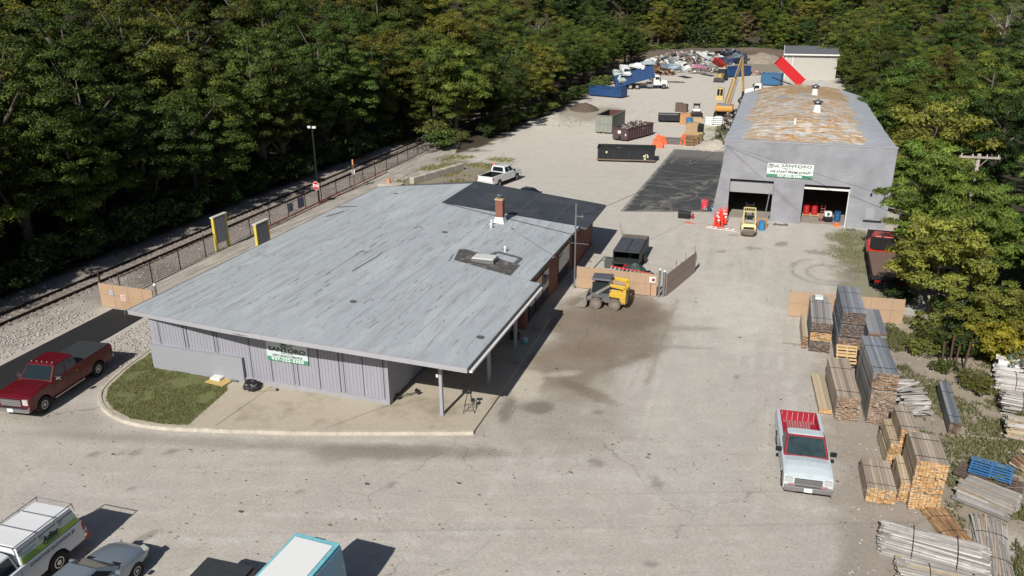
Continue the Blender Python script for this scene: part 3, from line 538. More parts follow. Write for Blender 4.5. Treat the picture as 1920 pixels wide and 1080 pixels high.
ofc(b,'roof',roofm); ofc(bd,'dark_roof',droof)
# fascia all round
def fasc_run(b,pts,h=.26,t=.06,dz=.012):
    for (a,c) in zip(pts,pts[1:]):
        a3=Vector((a[0],a[1],roofz(*a)+dz)); c3=Vector((c[0],c[1],roofz(*c)+dz)); d=(c3-a3); d.z=0; d.normalize(); nn=Vector((d.y,-d.x,0))*t; hh=Vector((0,0,h))
        b.hexa([a3-hh,c3-hh,c3+nn-hh,a3+nn-hh],[a3,c3,c3+nn,a3+nn])
b=MB(); fasc_run(b,[(-33+20.75*i/8,fy(-33+20.75*i/8)) for i in range(9)],.25); ofc(b,'fascia',fasc)
b=MB(); fasc_run(b,[(-12.25,fy(-12.25)),(-12.25,42.5),(-12.95,42.5),(-12.95,55.2),(-12.4,55.2),(-12.4,62)],.17,.05); fasc_run(b,[(-12.4,62),(-24,62.8),(-33,62),(-33,31.62)],.22); ofc(b,'eave_trim',mat('dark_trim',(.09,.09,.10),.6,var=.2))
b=MB(); b.add([(x_,y_,roofz(-12.25,y_)-.17-dz_) for dz_ in (0,.1) for x_,y_ in ((-12.22,30.5),(-12.05,30.5),(-12.22,42.3),(-12.05,42.3))],[(0,1,3,2),(4,6,7,5),(0,4,5,1),(2,3,7,6),(0,2,6,4),(1,5,7,3)]); ofc(b,'gutter',white)
b=MB()   # soffit
[b.add([(x_,y_,roofz(x_,y_)-.24) for x_,y_ in q_],[(0,1,2,3)]) for q_ in (((-32.95,31.9),(-24,29.5),(-24,42.4),(-32.95,42.4)),((-24,29.5),(-12.3,30.45),(-12.3,42.4),(-24,42.4)),((-32.95,42.4),(-24,42.4),(-24,61.9),(-32.95,61.9)),((-24,42.4),(-13,42.4),(-13,61.9),(-24,61.9)))]; ofc(b,'soffit',mat('soffit',(.2,.2,.215),.8))
# walls
b=MB()
b.prism([(-31.6,.24),(-17.1,.24),(-17.1,3.45),(-24,4.0),(-31.6,3.15)],'y',31.75,31.95); b.box((-31.5,47,1.6),(.2,30.1,2.8)); b.box((-24,61.2,1.6),(14.8,.2,2.7)); b.box((-17.2,37.3,1.75),(.2,10.7,3.0)); ofc(b,'wall',grey)
b=MB(); b.box((-24.35,31.8,.19),(14.56,.26,.38)); ofc(b,'base_course',mat('base_paint',(.31,.31,.335),.8,var=.12,scale=1.5))
b=MB(); b.box((-28.65,31.66,.85),(5.95,.24,1.44)); b.box((-25.66,31.6,.86),(.05,.14,1.44)); ofc(b,'low_plinth',mat('plinth_paint',(.29,.30,.33),.75,var=.08,scale=2,bump=.1,stretch=(1,1,8)))
b=MB(); x=-31.3
while x<-17.3:
    z0,z1=(1.6,2.95) if x<-25.7 else (.42,2.95)
    b.box((x,31.744,(z0+z1)/2),(.012,.02,z1-z0)); x+=.2
ofc(b,'grooves',mat('siding_groove',(.262,.262,.298),.9))['kind']='stuff'
b=MB()
for x in (-31.0,-29.35,-29.15,-27.4,-27.2,-25.2,-23.95,-22.6,-22.35,-21.05,-19.85,-19.6,-18.5,-17.35):
    z0=1.6 if x<-25.7 else .4; b=MB(); b.box((x,31.735,(z0+2.95)/2),(.022,.03,2.95-z0)); ofc(b,'batten_gap',trimd)
b=MB(); b.box((-17.08,31.8,1.55),(.1,.34,2.75)); ofc(b,'corner_trim',grey)
b=MB(); b.box((-13.5,49,1.55),(.2,12.,3.0)); b.box((-15.3,42.9,1.6),(3.9,.2,3.2)); b.box((-13.35,58.3,1.5),(.2,6,2.9)); ofc(b,'brick_wall',brick)
for y,wy in ((44.4,1.4),(46,1.4),(47.6,1.4),(52.4,3.)): b=MB(); b.box((-13.38,y,1.35),(.06,wy,2.1)); ofc(b,'window',glass)
b=MB(); b.box((-17.06,38,1.15),(.06,.95,2.05)); d_=ofc(b,'door',mat('door_paint',(.12,.12,.13),.5)); 
b=MB(); b.cyl((-17.0,37.65,1.1),(-16.95,37.65,1.1),.03); b.build('handle',steel,d_)
for x,y in ((-14.13,31.55),(-13.1,35.6),(-13.1,40.2)):
    b=MB(); b.box((x,y,1.75),(.16,.16,3.25)); b.box((x,y,.2),(.2,.2,.12)); ofc(b,'post',mat('post_paint',(.33,.34,.37),.6,var=.08),bevel=.01)
b=MB(); b.box((-14.26,31.45,2.35),(.1,.1,.16)); ofc(b,'floodlight',white)
# roof furniture
cx,cy,cz=onroof(938,416)
b=MB(); b.box((cx,cy,cz+.85),(.55,.55,1.7)); ch=ofc(b,'chimney',brick)
b=MB(); b.box((cx,cy,cz+1.74),(.64,.64,.1)); b.build('crown_slab',mat('mortar_cap',(.45,.33,.2),.9,var=.2),ch)
b=MB(); b.cyl((cx,cy,cz+1.8),(cx,cy,cz+2.0),.17,.17,12); b.cyl((cx,cy,cz+2.05),(cx,cy,cz+2.1),.34,.30,12); b.build('cap',mat('cap_steel',(.2,.21,.22),.4,.7),ch)
b=MB(); b.hexa([(cx-.42,cy-.42,cz-.05),(cx+.42,cy-.42,cz-.05),(cx+.42,cy+.42,cz-.05),(cx-.42,cy+.42,cz-.05)],[(cx-.285,cy-.285,cz+.42),(cx+.285,cy-.285,cz+.42),(cx+.285,cy+.285,cz+.42),(cx-.285,cy+.285,cz+.42)]); b.build('flashing',white,ch)
def rpoly(px,dz): return [onroof(x,y,dz) for x,y in px]
tar=mat('tar_patch',(.085,.08,.078),.8,var=.35,scale=3,stain=[((.30,.29,.28),1.6,.54,.7)])
tar2=mat('tar_line',(.11,.105,.105),.8,var=.2)
b=MB(); b.add(rpoly([(851,487),(861,467),(874,467),(976,497),(957,517)],.012),[(0,1,2,3,4)]); ofc(b,'tar_patch',tar)
b=MB()
def rline(b,pts,w_,dz=.018):
    q=[Vector(onroof(x,y,dz)) for x,y in pts]
    for a,c in zip(q,q[1:]):
        d=(c-a); nn=Vector((d.y,-d.x,0)).normalized()*w_/2; b.add([a-nn,c-nn,c+nn,a+nn],[(0,1,2,3)])
def rl1(*a): b=MB(); rline(b,*a); ofc(b,'tar_line',tar2,fix=False)
rl1([(918,481),(932,472),(977,484),(966,494)],.3); rl1([(632,388),(838,382)],.28); rl1([(612,406),(645,396)],.22); rl1([(838,382),(1080,441)],.14)
rl1([(660,508),(708,480)],.07); rl1([(708,480),(716,472)],.05); rl1([(975,440),(1042,482)],.04); rl1([(775,428),(787,424),(793,429)],.06); rl1([(842,489),(850,476)],.06)
for x,y,r in ((834,435,.22),(901,632,.22),(961,429,.14),(742,363,.2),(662,565,.2)): 
    b=MB(); c=onroof(x,y,.02); b.add([(c[0]+r*math.cos(t*.785),c[1]+r*math.sin(t*.785),roofz(c[0]+r*math.cos(t*.785),c[1]+r*math.sin(t*.785))+.02) for t in range(8)],[tuple(range(8))]); ofc(b,'tar_spot',tar2,fix=False)
b=MB()
for (a,c) in (((885,360),(797,413)),((1000,345),(870,432)),((988,377),(925,430)),((1085,400),(1040,436)),((965,352),(1110,402))): 
    pass
for x in (-21,-18,-15): b.add([(x-.03,55.4,roofz(x,55.4)+.02),(x+.03,55.4,roofz(x,55.4)+.02),(x+.03,62.1,roofz(x,62.1)+.02),(x-.03,62.1,roofz(x,62.1)+.02)],[(0,1,2,3)])
ofc(b,'membrane_seam',mat('seam',(.11,.10,.10),.7),fix=False)
b=MB(); g=random.Random(44)
for i in range(480):
    x,y=g.uniform(-32.6,-12.6),31.5+23*g.random()**.8; l_=g.uniform(.15,1.0)*(.4 if i%3 else 1.4); w0=g.uniform(.008,.022); x+=round(g.uniform(-3,3))*.0; 
    if y<32 and x<-30: continue
    dx=l_*.06*g.uniform(-1,1); b.add([(x-w0,y,roofz(x-w0,y)+.01),(x+w0,y,roofz(x+w0,y)+.01),(x+w0+dx,y+l_,roofz(x+w0+dx,y+l_)+.01),(x-w0+dx,y+l_,roofz(x-w0+dx,y+l_)+.01)],[(0,1,2,3)],g.choice(((.2,.195,.205),(.25,.245,.26),(.30,.29,.31),(.21,.205,.21),(.46,.49,.51))))
for k in range(22):
    x=-32.4+k*.92; y=32.3
    while y<54.5:
        l_=g.uniform(1.5,7); e_=min(54.8,y+l_); w0=g.uniform(.008,.018); b.add([(x-w0,y,roofz(x-w0,y)+.009),(x+w0,y,roofz(x+w0,y)+.009),(x+w0,e_,roofz(x+w0,e_)+.009),(x-w0,e_,roofz(x-w0,e_)+.009)],[(0,1,2,3)],g.choice(((.33,.345,.36),(.36,.375,.395),(.46,.49,.51)))); y=e_+g.uniform(.1,1.2)
ofc(b,'peeling_streaks',mat('roof_streaks',vc=True,rough=.8),fix=False)['kind']='stuff'
sx,sy,sz=onroof(909,489)
b=MB(); b.box((sx,sy,sz+.1),(1.5,1.0,.24),rz=.0); sk=ofc(b,'skylight',mat('skylight_frame',(.2,.2,.2),.5,.3))
b=MB(); b.box((sx,sy,sz+.26),(1.44,.94,.08)); b.build('dome',mat('skylight_dome',(.62,.62,.60),.25),sk,bevel=.03)
for px,py in ((947,472),(922,422),(921,428)):
    x,y,z=onroof(px,py); b=MB(); b.cyl((x,y,z),(x,y,z+.35),.06,.06,8); b.cyl((x,y,z+.3),(x,y,z+.4),.1,.08,8); ofc(b,'roof_vent',white)
# ---------------------------------------------------------------- signs
def sm_logo(parent,x0,x1,z0,z1,y,m_):
    "angular outlined S and M mark"
    def U_(u,v): return (x0+(x1-x0)*u,z0+(z1-z0)*v)
    b=MB(); lines=[[(.46,1),(0,1),(0,.52),(.36,.52)],[(.40,.80),(.12,.80),(.12,.70),(.42,.70),(.60,.30)],[(.36,.52),(.44,.2),(0,.2),(0,.0),(.42,.0)],[(.42,0),(.50,.3)],[(.46,1),(.70,.28)],[(.60,.3),(.66,.12),(.92,1),(1,1),(1,0)],[(.78,.3),(.9,.6),(.9,.0)],[(.70,.28),(.86,.9)]]
    w_=(z1-z0)*.085
    for ln in lines:
        for p,q in zip(ln,ln[1:]):
            a=Vector(U_(*p));c=Vector(U_(*q)); d=(c-a).normalized(); nn=Vector((-d.y,d.x))*w_/2; a=a-d*w_/2;c=c+d*w_/2
            b.prism([(a+nn)[:],(c+nn)[:],(c-nn)[:],(a-nn)[:]],'y',y-.006,y)
    b.build('logo',m_,parent)
dkt=mat('sign_black',(.012,.016,.016),.5); grn=mat('sign_green',(.07,.25,.16),.5); swh=mat('sign_white',(.70,.76,.74),.4); tw=mat('letter_white',(.85,.9,.87),.4)
s=thing('wall_sign','white and green company sign hanging on the grey office front wall','sign',(-22.84,31.68,1.7))
b=MB(); b.box((0,0,.66),(2.46,.04,.86)); b.build('panel',mat('sign_pale_blue',(.55,.62,.64),.4),s); b=MB(); b.box((0,-.004,.115),(2.46,.04,.23)); b.build('green_band',grn,s)
sm_logo(s,-.36,.36,.845,1.035,-.03,dkt)
text('SANTORO',.33,dkt,s,(0,-.026,.67),sx=1.42,bold=.008); text('METALS',.11,dkt,s,(0,-.026,.49),sx=1.9); text('GRIT.LEGACY.SERVICE',.15,dkt,s,(0,-.026,.335),sx=1.2,bold=.003); text('937-222-3350',.23,tw,s,(0,-.03,.115),sx=1.5,bold=.003)
s=thing('wall_sign','long white and green company sign above the warehouse doors','sign',(1.78,72.66,4.1))
b=MB(); b.box((0,0,.76),(3.84,.05,.96)); b.build('panel',swh,s); b=MB(); b.box((0,-.004,.14),(3.84,.05,.28)); b.build('green_band',grn,s)
sg=mat('sign_dark_grey',(.05,.075,.065),.5)
sm_logo(s,-1.84,-.98,.84,1.14,-.035,sg)
text('SANTORO',.33,sg,s,(.52,-.035,1.04),sx=1.62,bold=.004); text('METALS',.12,sg,s,(-.15,-.035,.80),sx=1.9); text('WE START FROM SCRAP!',.27,sg,s,(0,-.035,.5),sx=1.12,shear=.2,bold=.008); text('937-222-3350',.26,tw,s,(0,-.04,.14),sx=1.4,bold=.01)
# ---------------------------------------------------------------- warehouse
wh=thing('warehouse','large grey block warehouse with rusty patched roof and two roller doors','building',(3,73,0))
def whc(b,name,m_,par=None,**k):
    o=b.build(name,m_,par or wh,**k)
    if par is None: o.location=(-3,-73,0)
    return o
Wl,Wr,Wf,Wb,Wh=-4.0,10.1,72.7,109.5,7.12
b=MB()
for x0,x1,z0,z1 in ((Wl,-3.22,0,Wh),(.55,3.13,0,Wh),(6.88,Wr,0,Wh),(-3.22,.55,3.7,Wh),(3.13,6.88,3.6,Wh)): b.box(((x0+x1)/2,Wf+.2,(z0+z1)/2),(x1-x0,.4,z1-z0))
b.box((Wl+.15,(Wf+Wb)/2+.2,3.4),(.3,Wb-Wf-.4,6.8)); b.box((Wr-.15,(Wf+Wb)/2+.2,3.4),(.3,Wb-Wf-.4,6.8)); b.box((3.05,Wb-.1,3.4),(13.5,.3,6.8)); whc(b,'wall',cmu)
b=MB(); b.prism([(72.75,0),(73.3,0),(73.3,4.6)],'x',Wl-.5,Wl-.002); b.hexa([(Wl-.62,Wf+.02,0),(Wl,Wf+.02,0),(Wl,Wf+1,0),(Wl-.62,Wf+1,0)],[(Wl-.02,Wf+.02,4.9),(Wl,Wf+.02,4.9),(Wl,Wf+1,4.9),(Wl-.02,Wf+1,4.9)]) if False else b.hexa([(Wl-.62,Wf+.02,0),(Wl,Wf+.02,0),(Wl,Wf+1,0),(Wl-.62,Wf+1,0)],[(Wl-.02,Wf+.02,4.9),(Wl,Wf+.02,4.9),(Wl,Wf+1,4.9),(Wl-.02,Wf+1,4.9)])
b=MB(); b.hexa([(Wl-.62,Wf+.02,0),(Wl,Wf+.02,0),(Wl,Wf+1,0),(Wl-.62,Wf+1,0)],[(Wl-.02,Wf+.02,4.9),(Wl,Wf+.02,4.9),(Wl,Wf+1,4.9),(Wl-.02,Wf+1,4.9)]); whc(b,'buttress',cmu)
b=MB(); b.box((3.05,Wf+.22,Wh+.04),(14.2,.5,.07)); whc(b,'coping',fasc)
b=MB(); b.box((3,91.2,.012),(13.4,36,.02)); whc(b,'floor',mat('shop_floor',(.30,.27,.23),.85,var=.2,scale=1))
rollm=mat('roller_steel',(.36,.36,.38),.45,.2,bump=.2,bscale=1,stretch=(.1,.1,30))
b=MB()
for k in range(6): b.box((-1.335,Wf+.42,3.42-.09-.165*k),(3.74,.04,.15)); 
b.box((-1.335,Wf+.42,2.95),(3.7,.03,1.0)); whc(b,'roller_door',rollm); b=MB(); b.box((5.0,Wf+.4,3.22),(3.7,.05,.2)); whc(b,'roller_door',white)
b=MB(); b.box((5.0,Wf+.6,3.45),(3.72,.3,.26)); whc(b,'lintel_shade',trimd); b=MB(); b.box((-1.33,Wf+.62,3.6),(3.72,.3,.24)); whc(b,'lintel_shade',trimd)  # dark fillers stand in for the shade under the lintels
b=MB(); b.box((6.84,Wf+.03,1.7),(.07,.1,3.4)); whc(b,'door_jamb',white)
b=MB(); b.box((8.75,Wf-.015,1.36),(.66,.03,.92)); w_=whc(b,'blocked_window',mat('blocked',(.33,.33,.36),.8)); b=MB(); b.box((8.75,Wf-.03,1.36),(.72,.02,.98)); 
b=MB(); b.box((9.0,Wf-.1,.78),(1.5,.2,.04)); whc(b,'ledge',blackm); b=MB(); b.box((8.6,Wf-.08,3.1),(.14,.16,.2)); whc(b,'wall_lamp',blackm)
def wroof(x,y):
    k=(x-3.1)/7.1; a=1-k*k; r=min(1,max(0,(y-Wf)/9)); return 6.98-.15*r+a*(.05+1.25*(r*r*(3-2*r)))
nx_,ny_=110,330
gx,gy=np.meshgrid(np.linspace(Wl-.12,Wr+.12,nx_),np.linspace(Wf+.42,Wb+.3,ny_))
gz=np.vectorize(wroof)(gx,gy)+(fbm(gx,gy,71,3,.8)-.5)*.1
rc=np.zeros(gx.shape+(3,)); rc[:]=(.36,.385,.42)
n1=fbm(gx*.9,gy*2.4,72,5,1.1); n2=fbm(gx,gy,73,5,.5); n3=fbm(gx*1.1,gy*3.,74,5,1.7)
def rl(m_,c): rc[:]=rc*(1-m_[...,None])+np.array(c)*m_[...,None]
rl(sstep(.55,.7,n3)*.5,(.28,.30,.33))
edge=np.minimum(gx-(Wl+1.5),(Wr-2.3)-gx)+(n2-.5)*2.4; core=sstep(-.1,.5,edge)*sstep(Wf+.3,Wf+1.8,gy+(n2-.5)*3)
rl(core*.85,(.38,.33,.26)); rl(core*sstep(.47,.52,n1)*.95,(.56,.30,.075)); rl(core*sstep(.57,.63,n1)*.8,(.32,.155,.045)); rl(core*sstep(.55,.60,n3)*.75,(.66,.65,.62)); rl(core*sstep(.40,.35,n1)*.7,(.60,.60,.58)); rl(core*sstep(.42,.36,n3)*.7,(.32,.33,.35))
far_=sstep(92,104,gy+(n2-.5)*16); rl(core*far_*sstep(.40,.50,n2)*.75,(.34,.21,.085)); rl(core*(1-sstep(.4,1.1,np.hypot(gx-.6,(gy-98)*.45)))*.8,(.3,.31,.33)); rl(core*(1-sstep(.5,1.4,np.hypot(gx-3,(gy-99)*.4)))*.6,(.33,.33,.34))
rl(sstep(.62,.72,n2)*(1-core)*.5,(.44,.46,.48))
me=bpy.data.meshes.new('roof'); V=np.stack([gx,gy,gz],-1).reshape(-1,3); I=np.arange(nx_*ny_).reshape(ny_,nx_); q=np.stack([I[:-1,:-1],I[:-1,1:],I[1:,1:],I[1:,:-1]],-1).reshape(-1,4)
me.from_pydata(V.tolist(),[],q.tolist()); ca=me.color_attributes.new('Col','FLOAT_COLOR','POINT'); cc=np.ones((len(V),4),np.float32); cc[:,:3]=rc.reshape(-1,3); ca.data.foreach_set('color',cc.ravel()); me.materials.append(mat('patched_roof',vc=True,rough=.8,var=.12,scale=4,bump=.5,bscale=9))
o=bpy.data.objects.new('roof',me); COL.objects.link(o); o.parent=wh; o.location=(-3,-73,0); KIDS.setdefault(wh.name,[]).append(o)
b=MB(); b.box((Wl-.1,(Wf+Wb)/2,6.76),(.1,Wb-Wf,.14)); b.box((Wr+.1,(Wf+Wb)/2,6.76),(.1,Wb-Wf,.14)); whc(b,'gutter',trimd)
for (px,py,s_) in ((1531,214,1.),(1527,181,.95)):
    x,y=G(px,py,7.9); z=wroof(x,y); b=MB(); b.cyl((x,y,z-.1),(x,y,z+.75*s_),.42*s_,.30*s_,14); v=whc(b,'roof_vent',white,smooth=False)
    b=MB(); b.cyl((x,y,z+.75*s_),(x,y,z+.95*s_),.33*s_,.33*s_,14); b.cyl((x,y,z+.95*s_),(x,y,z+1.08*s_),.5*s_,.46*s_,14); b.build('cowl',mat('cowl_steel',(.13,.13,.14),.4,.6),v)
    b=MB(); b.cyl((x,y,z+1.08*s_),(x,y,z+1.3*s_),.34*s_,.02,12); b.build('cap',steel,v)
x,y=G(1490,236,7.7); z=wroof(x,y); b=MB(); b.cyl((x,y,z-.1),(x,y,z+.55),.1,.1,10); whc(b,'roof_pipe',white)
x,y=G(1538,166,7.7); z=wroof(x,y); b=MB(); b.box((x,y,z+.3),(.5,.5,.7)); whc(b,'roof_box',fasc)
# ---------------------------------------------------------------- far shed
sh=thing('metal_shed','pale beige corrugated metal shed at the far end of the yard','building',(6.5,203,0))
b=MB(); b.box((0,0,2.6),(11.2,11,5.2)); b.build('wall',mat('beige_cladding',(.47,.46,.42),.6,.1,var=.08),sh)
b=MB()
for k in range(36): b.box((-5.5+k*.312,-5.52,2.6),(.06,.05,5.1))
b.build('ribs',mat('rib_shadow',(.30,.29,.27),.6),sh)
b=MB(); b.hexa([(-5.9,-6,5.25),(5.9,-6,5.25),(5.9,6,6.3),(-5.9,6,6.3)],[(-5.9,-6,5.4),(5.9,-6,5.4),(5.9,6,6.5),(-5.9,6,6.5)]); b.build('roof',mat('shed_roof',(.16,.165,.18),.6,.2,var=.15),sh)
b=MB(); b.box((0,-6.08,5.33),(11.9,.2,.3)); b.box((-5.4,-5.6,2.6),(.14,.14,5.2)); b.box((-3.9,-5.6,2.6),(.12,.12,5.2)); b.box((-5.95,0,5.9),(.12,12,.5),rx=.09); b.build('white_trim',white,sh)
# ---------------------------------------------------------------- railway
railm=mat('rusty_rail',(.035,.022,.018),.7,.3); tie=mat('old_sleeper',(.19,.16,.135),.95,var=.3,scale=2)
ra=thing('railway_track','single rusty railway track on stony ballast left of the office','railway',(-46.2,40,-.09)); ra['kind']='structure'; del ra['label']; ra['label']='single rusty railway track on pink grey ballast'
if 'category' in ra: del ra['category']
for x in (-.72,.72):
    b=MB(); b.prism([(x-.07,.13),(x+.07,.13),(x+.07,.15),(x+.015,.17),(x+.015,.26),(x+.036,.27),(x+.036,.3),(x-.036,.3),(x-.036,.27),(x-.015,.26),(x-.015,.17),(x-.07,.15)],'y',-90,90); b.build('rail',railm,ra)
b=MB()
for k in range(300): b.box((rnd.gauss(0,.03),-90+k*.6,.06),(2.5,.24,.14),rz=rnd.gauss(0,.02))
o=b.build('sleepers',tie,ra); o['kind']='stuff'
b=MB(); g=np.random.default_rng(3)
for (x0,x1,y0,y1,n,s0) in ((-49.5,-42,18,100,9000,.06),(-44,-41,22,37,1500,.075),(-37.2,-32.2,31,38,1500,.065),(-8.5,-4,104,112,400,.16),(-34,-28,118,124,300,.12),(4,20,22,52,1600,.06),(-38,-4,17,31,700,.025),(-12,4,30,72,500,.03)):
    for i in range(n):
        x,y=g.uniform(x0,x1),g.uniform(y0,y1); s=s0*g.uniform(.4,1.3); k=g.uniform(.25,.5); a=g.uniform(0,6.3)
        b.add([(x+s*math.cos(a+t*2.09),y+s*math.sin(a+t*2.09),.03) for t in range(3)]+[(x+g.uniform(-.3,.3)*s,y+g.uniform(-.3,.3)*s,.03+s*g.uniform(.5,1.1))],[(0,1,3),(1,2,3),(2,0,3)],(k,k*.93,k*.87))
tag(b.build('loose_stones',mat('stones',vc=True,rough=.9),fix=False),'loose pale stones scattered over the ballast and the yard',kind='stuff')
# ---------------------------------------------------------------- fences, poles, street furniture
dk=mat('rusty_fence',(.05,.032,.026),.8,.2,var=.3)
fn=thing('chain_link_fence','rusty brown chain link fence between the railway and the weighing lane','fence',(-42.3,66,0))
P0,P1=Vector((-41.75,40)),Vector((-43.1,95)); nP=19
for i in range(nP):
    p=P0.lerp(P1,i/(nP-1)); b=MB(); b.cyl((p.x+42.3,p.y-66,0),(p.x+42.3,p.y-66,1.55+(.35 if i%3==0 else .05)),.04,.04,7); b.build('post',dk,fn)
b=MB(); b.cyl((P0.x+42.3,P0.y-66,1.5),(P1.x+42.3,P1.y-66,1.5),.035,.035,6); b.cyl((P0.x+42.3,P0.y-66,.1),(P1.x+42.3,P1.y-66,.1),.015,.015,4); b.build('top_rail',dk,fn)
b=MB(); L_=(P1-P0).length; d=(P1-P0).normalized()
k=0.
while k<L_-1.4:
    for s_ in (0,1):
        a=P0+d*(k+(1.4 if s_ else 0)); c=P0+d*(k+(0 if s_ else 1.4)); b.cyl((a.x+42.3,a.y-66,.08),(c.x+42.3,c.y-66,1.48),.0035,.0035,3,caps=False)
    k+=.13
b.build('wire_mesh',dk,fn,fix=False)
for (k_,w_,h_,c_) in ((21.8,.75,.8,(.14,.17,.23)),(23.6,1.05,1.0,(.12,.15,.21))):
    p=P0+d*(k_); b=MB(); b.box((p.x+42.3+.06,p.y-66,.85),(.02,w_,h_)); b.build('fence_notice',mat('faded_notice%d'%int(k_),c_,.6,var=.4,scale=3),fn)
s=thing('pipe_rail','low red painted pipe rail beside the railway fence','rail',(-41.6,68,0)); b=MB()
redp=mat('red_rust_paint',(.30,.05,.035),.6,var=.3); b.cyl((0,-12,.35),(-.35,13,.35),.05,.05,7); b.cyl((0,-12,.12),(-.35,13,.12),.035,.035,6)
for i in range(10): b.cyl((-.35*i/9,-12+25*i/9,0),(-.35*i/9,-12+25*i/9,.38),.03,.03,6)
b.build('rail',redp,s)
tan=mat('tan_board',(.42,.29,.19),.7,var=.08,scale=1.5,stain=[((.33,.24,.16),.8,.55,.5)]); tanrib=mat('board_joint',(.27,.19,.13),.8)
def board_fence(label,p0,p1,h,name='board_fence',m_=tan,cap=True,ribs=1.22,hh=None):
    p0,p1=Vector(p0),Vector(p1); L_=(p1-p0).length; a=math.atan2(p1.y-p0.y,p1.x-p0.x); t=thing(name,label,'fence',(p0.x,p0.y,0),a)
    b=MB(); h2=hh or h; b.hexa([(0,-.02,.05),(L_,-.02,.05),(L_,.02,.05),(0,.02,.05)],[(0,-.02,h),(L_,-.02,h2),(L_,.02,h2),(0,.02,h)]); b.build('panel',m_,t)
    b=MB(); k=ribs
    while k<L_-.2: b.box((k,-.024,h/2),(.02,.012,h-.1)); k+=ribs
    b.box((L_/2,-.026,h*.55),(L_-.06,.01,.012)); b.build('joints',tanrib,t)
    n=max(2,int(L_/2.4)+1)
    for i in range(n): b=MB(); b.cyl((.06+(L_-.12)*i/(n-1),.07,0),(.06+(L_-.12)*i/(n-1),.07,h+.06),.035,.035,7); b.build('post',steel,t)
    return t
f1=board_fence('tan board fence panel at the end of the black asphalt lane',(-41.8,38.3),(-37.3,38.2),1.7)
for (x,z,w_,h_,m_) in ((1.05,1.12,.26,.3,mat('notice_blue',(.5,.6,.68),.5)),(2.0,.88,.42,.42,mat('notice_pink',(.68,.52,.48),.5))):
    nb=thing('small_notice',('small blue and white square notice' if x<1.5 else 'small pale notice with red lettering')+' on the tan fence panel','sign',(f1.location.x+x,f1.location.y-.05-.02*x,z))
    b=MB(); b.box((0,0,0),(w_,.02,h_)); b.build('plate',m_,nb)
    b=MB()
    for k in range(3): b.box((0,-.012,h_*(.28-.25*k)),(w_*.7,.006,h_*.1))
    b.build('marks',mat('mark_blue',(.05,.12,.3),.5) if x<1.5 else mat('mark_red',(.45,.15,.13),.5),nb)
def pole(name,label,cat,x,y,h,r,m_,r1=None): t=thing(name,label,cat,(x,y,0)); b=MB(); b.cyl((0,0,0),(0,0,h),r,r1 or r,10); b.build('shaft',m_,t); return t
t=pole('gate_post','round topped silver post at the right end of the tan fence panel','post',-37.15,38.35,2.0,.08,steel); b=MB(); b.lathe([(0,.12),(.08,.09),(.11,0),(.08,-.09),(0,-.1)],(0,0,2.05),12); b.build('cap',white,t,smooth=True)
t=pole('timber_post','tall dark post at the left end of the tan fence panel','post',-41.95,38.6,2.35,.07,dk)
f2=board_fence('tan board fence between the metal utility pole and the open gate',(-12.1,51.15),(-6.45,51.05),1.62)
s=thing('small_notice','small white notice with dark red mark beside the gate post','sign',(-6.75,50.95,1.25)); b=MB(); b.box((0,0,0),(.42,.02,.42)); b.build('plate',swh,s); b=MB(); b.box((.06,-.012,0),(.2,.008,.22)); b.build('mark',mat('mark_darkred',(.25,.03,.03),.5),s); b=MB(); b.box((-.1,0,-.65),(.03,.03,.9)); b.build('stake',mat('red_stake',(.4,.08,.06),.6),s)
for k,(x,y) in enumerate(((-6.28,51.0),(-6.0,51.15))):
    t=pole('gate_post',('round topped' if k==0 else 'plain')+' silver gate post at the open grey gate','post',x,y,2.0-.15*k,.08,steel); b=MB(); b.lathe([(0,.1),(.09,.03),(.09,-.03),(0,-.05)],(0,0,2.02-.15*k),10); b.build('cap',white,t,smooth=True)
gt=board_fence('open mauve grey yard gate swung inwards',(-5.85,51.3),(-4.45,56.9),1.62,'yard_gate',mat('mauve_panel',(.31,.24,.21),.7,var=.08),ribs=9,hh=1.62)
for k in (1.9,3.7,5.6): b=MB(); b.cyl((k,.05,0),(k,.05,2.1),.022,.022,6); b.build('upright',steel,gt)
b=MB(); b.box((5.72,0,1.15),(.12,.16,.5)); b.build('latch',steel,gt)
board_fence('tan board fence behind the lumber stacks',(2.1,50.1),(8.9,50.7),1.72)
up=pole('utility_pole','thin galvanised service pole at the corner of the grey office roof','pole',-12.22,51.0,6.2,.065,steel,.05)
b=MB(); b.box((.25,0,5.3),(.6,.05,.05)); b.cyl((.45,0,5.2),(.45,0,5.45),.05,.04,8); b.box((.3,0,3.35),(1.3,.04,.04)); b.build('bracket',steel,up)
lp=pole('camera_pole','tall black pole with two white cameras beside the railway','pole',-42.15,66.6,7.6,.09,blackm)
for sx_ in (-.28,.25): b=MB(); b.box((sx_,-.05,7.55),(.34,.18,.2),rz=sx_); b.build('camera',white,lp)
ss=thing('stop_sign','red octagonal stop sign on a thin post beside the black pole','sign',(-42.05,66.2,0),-.3)
b=MB(); b.cyl((0,0,0),(0,0,2.3),.03,.03,6); b.build('post',steel,ss)
oc=lambda r:[(r*math.cos(PI/8+k*PI/4),1.9+r*math.sin(PI/8+k*PI/4)) for k in range(8)]
b=MB(); b.prism(oc(.46),'y',-.06,-.04); b.build('border',tw,ss); b=MB(); b.prism(oc(.425),'y',-.066,-.045); b.build('face',mat('stop_red',(.55,.02,.04),.4),ss); text('STOP',.33,tw,ss,(0,-.072,1.9),sx=.95,bold=.012)
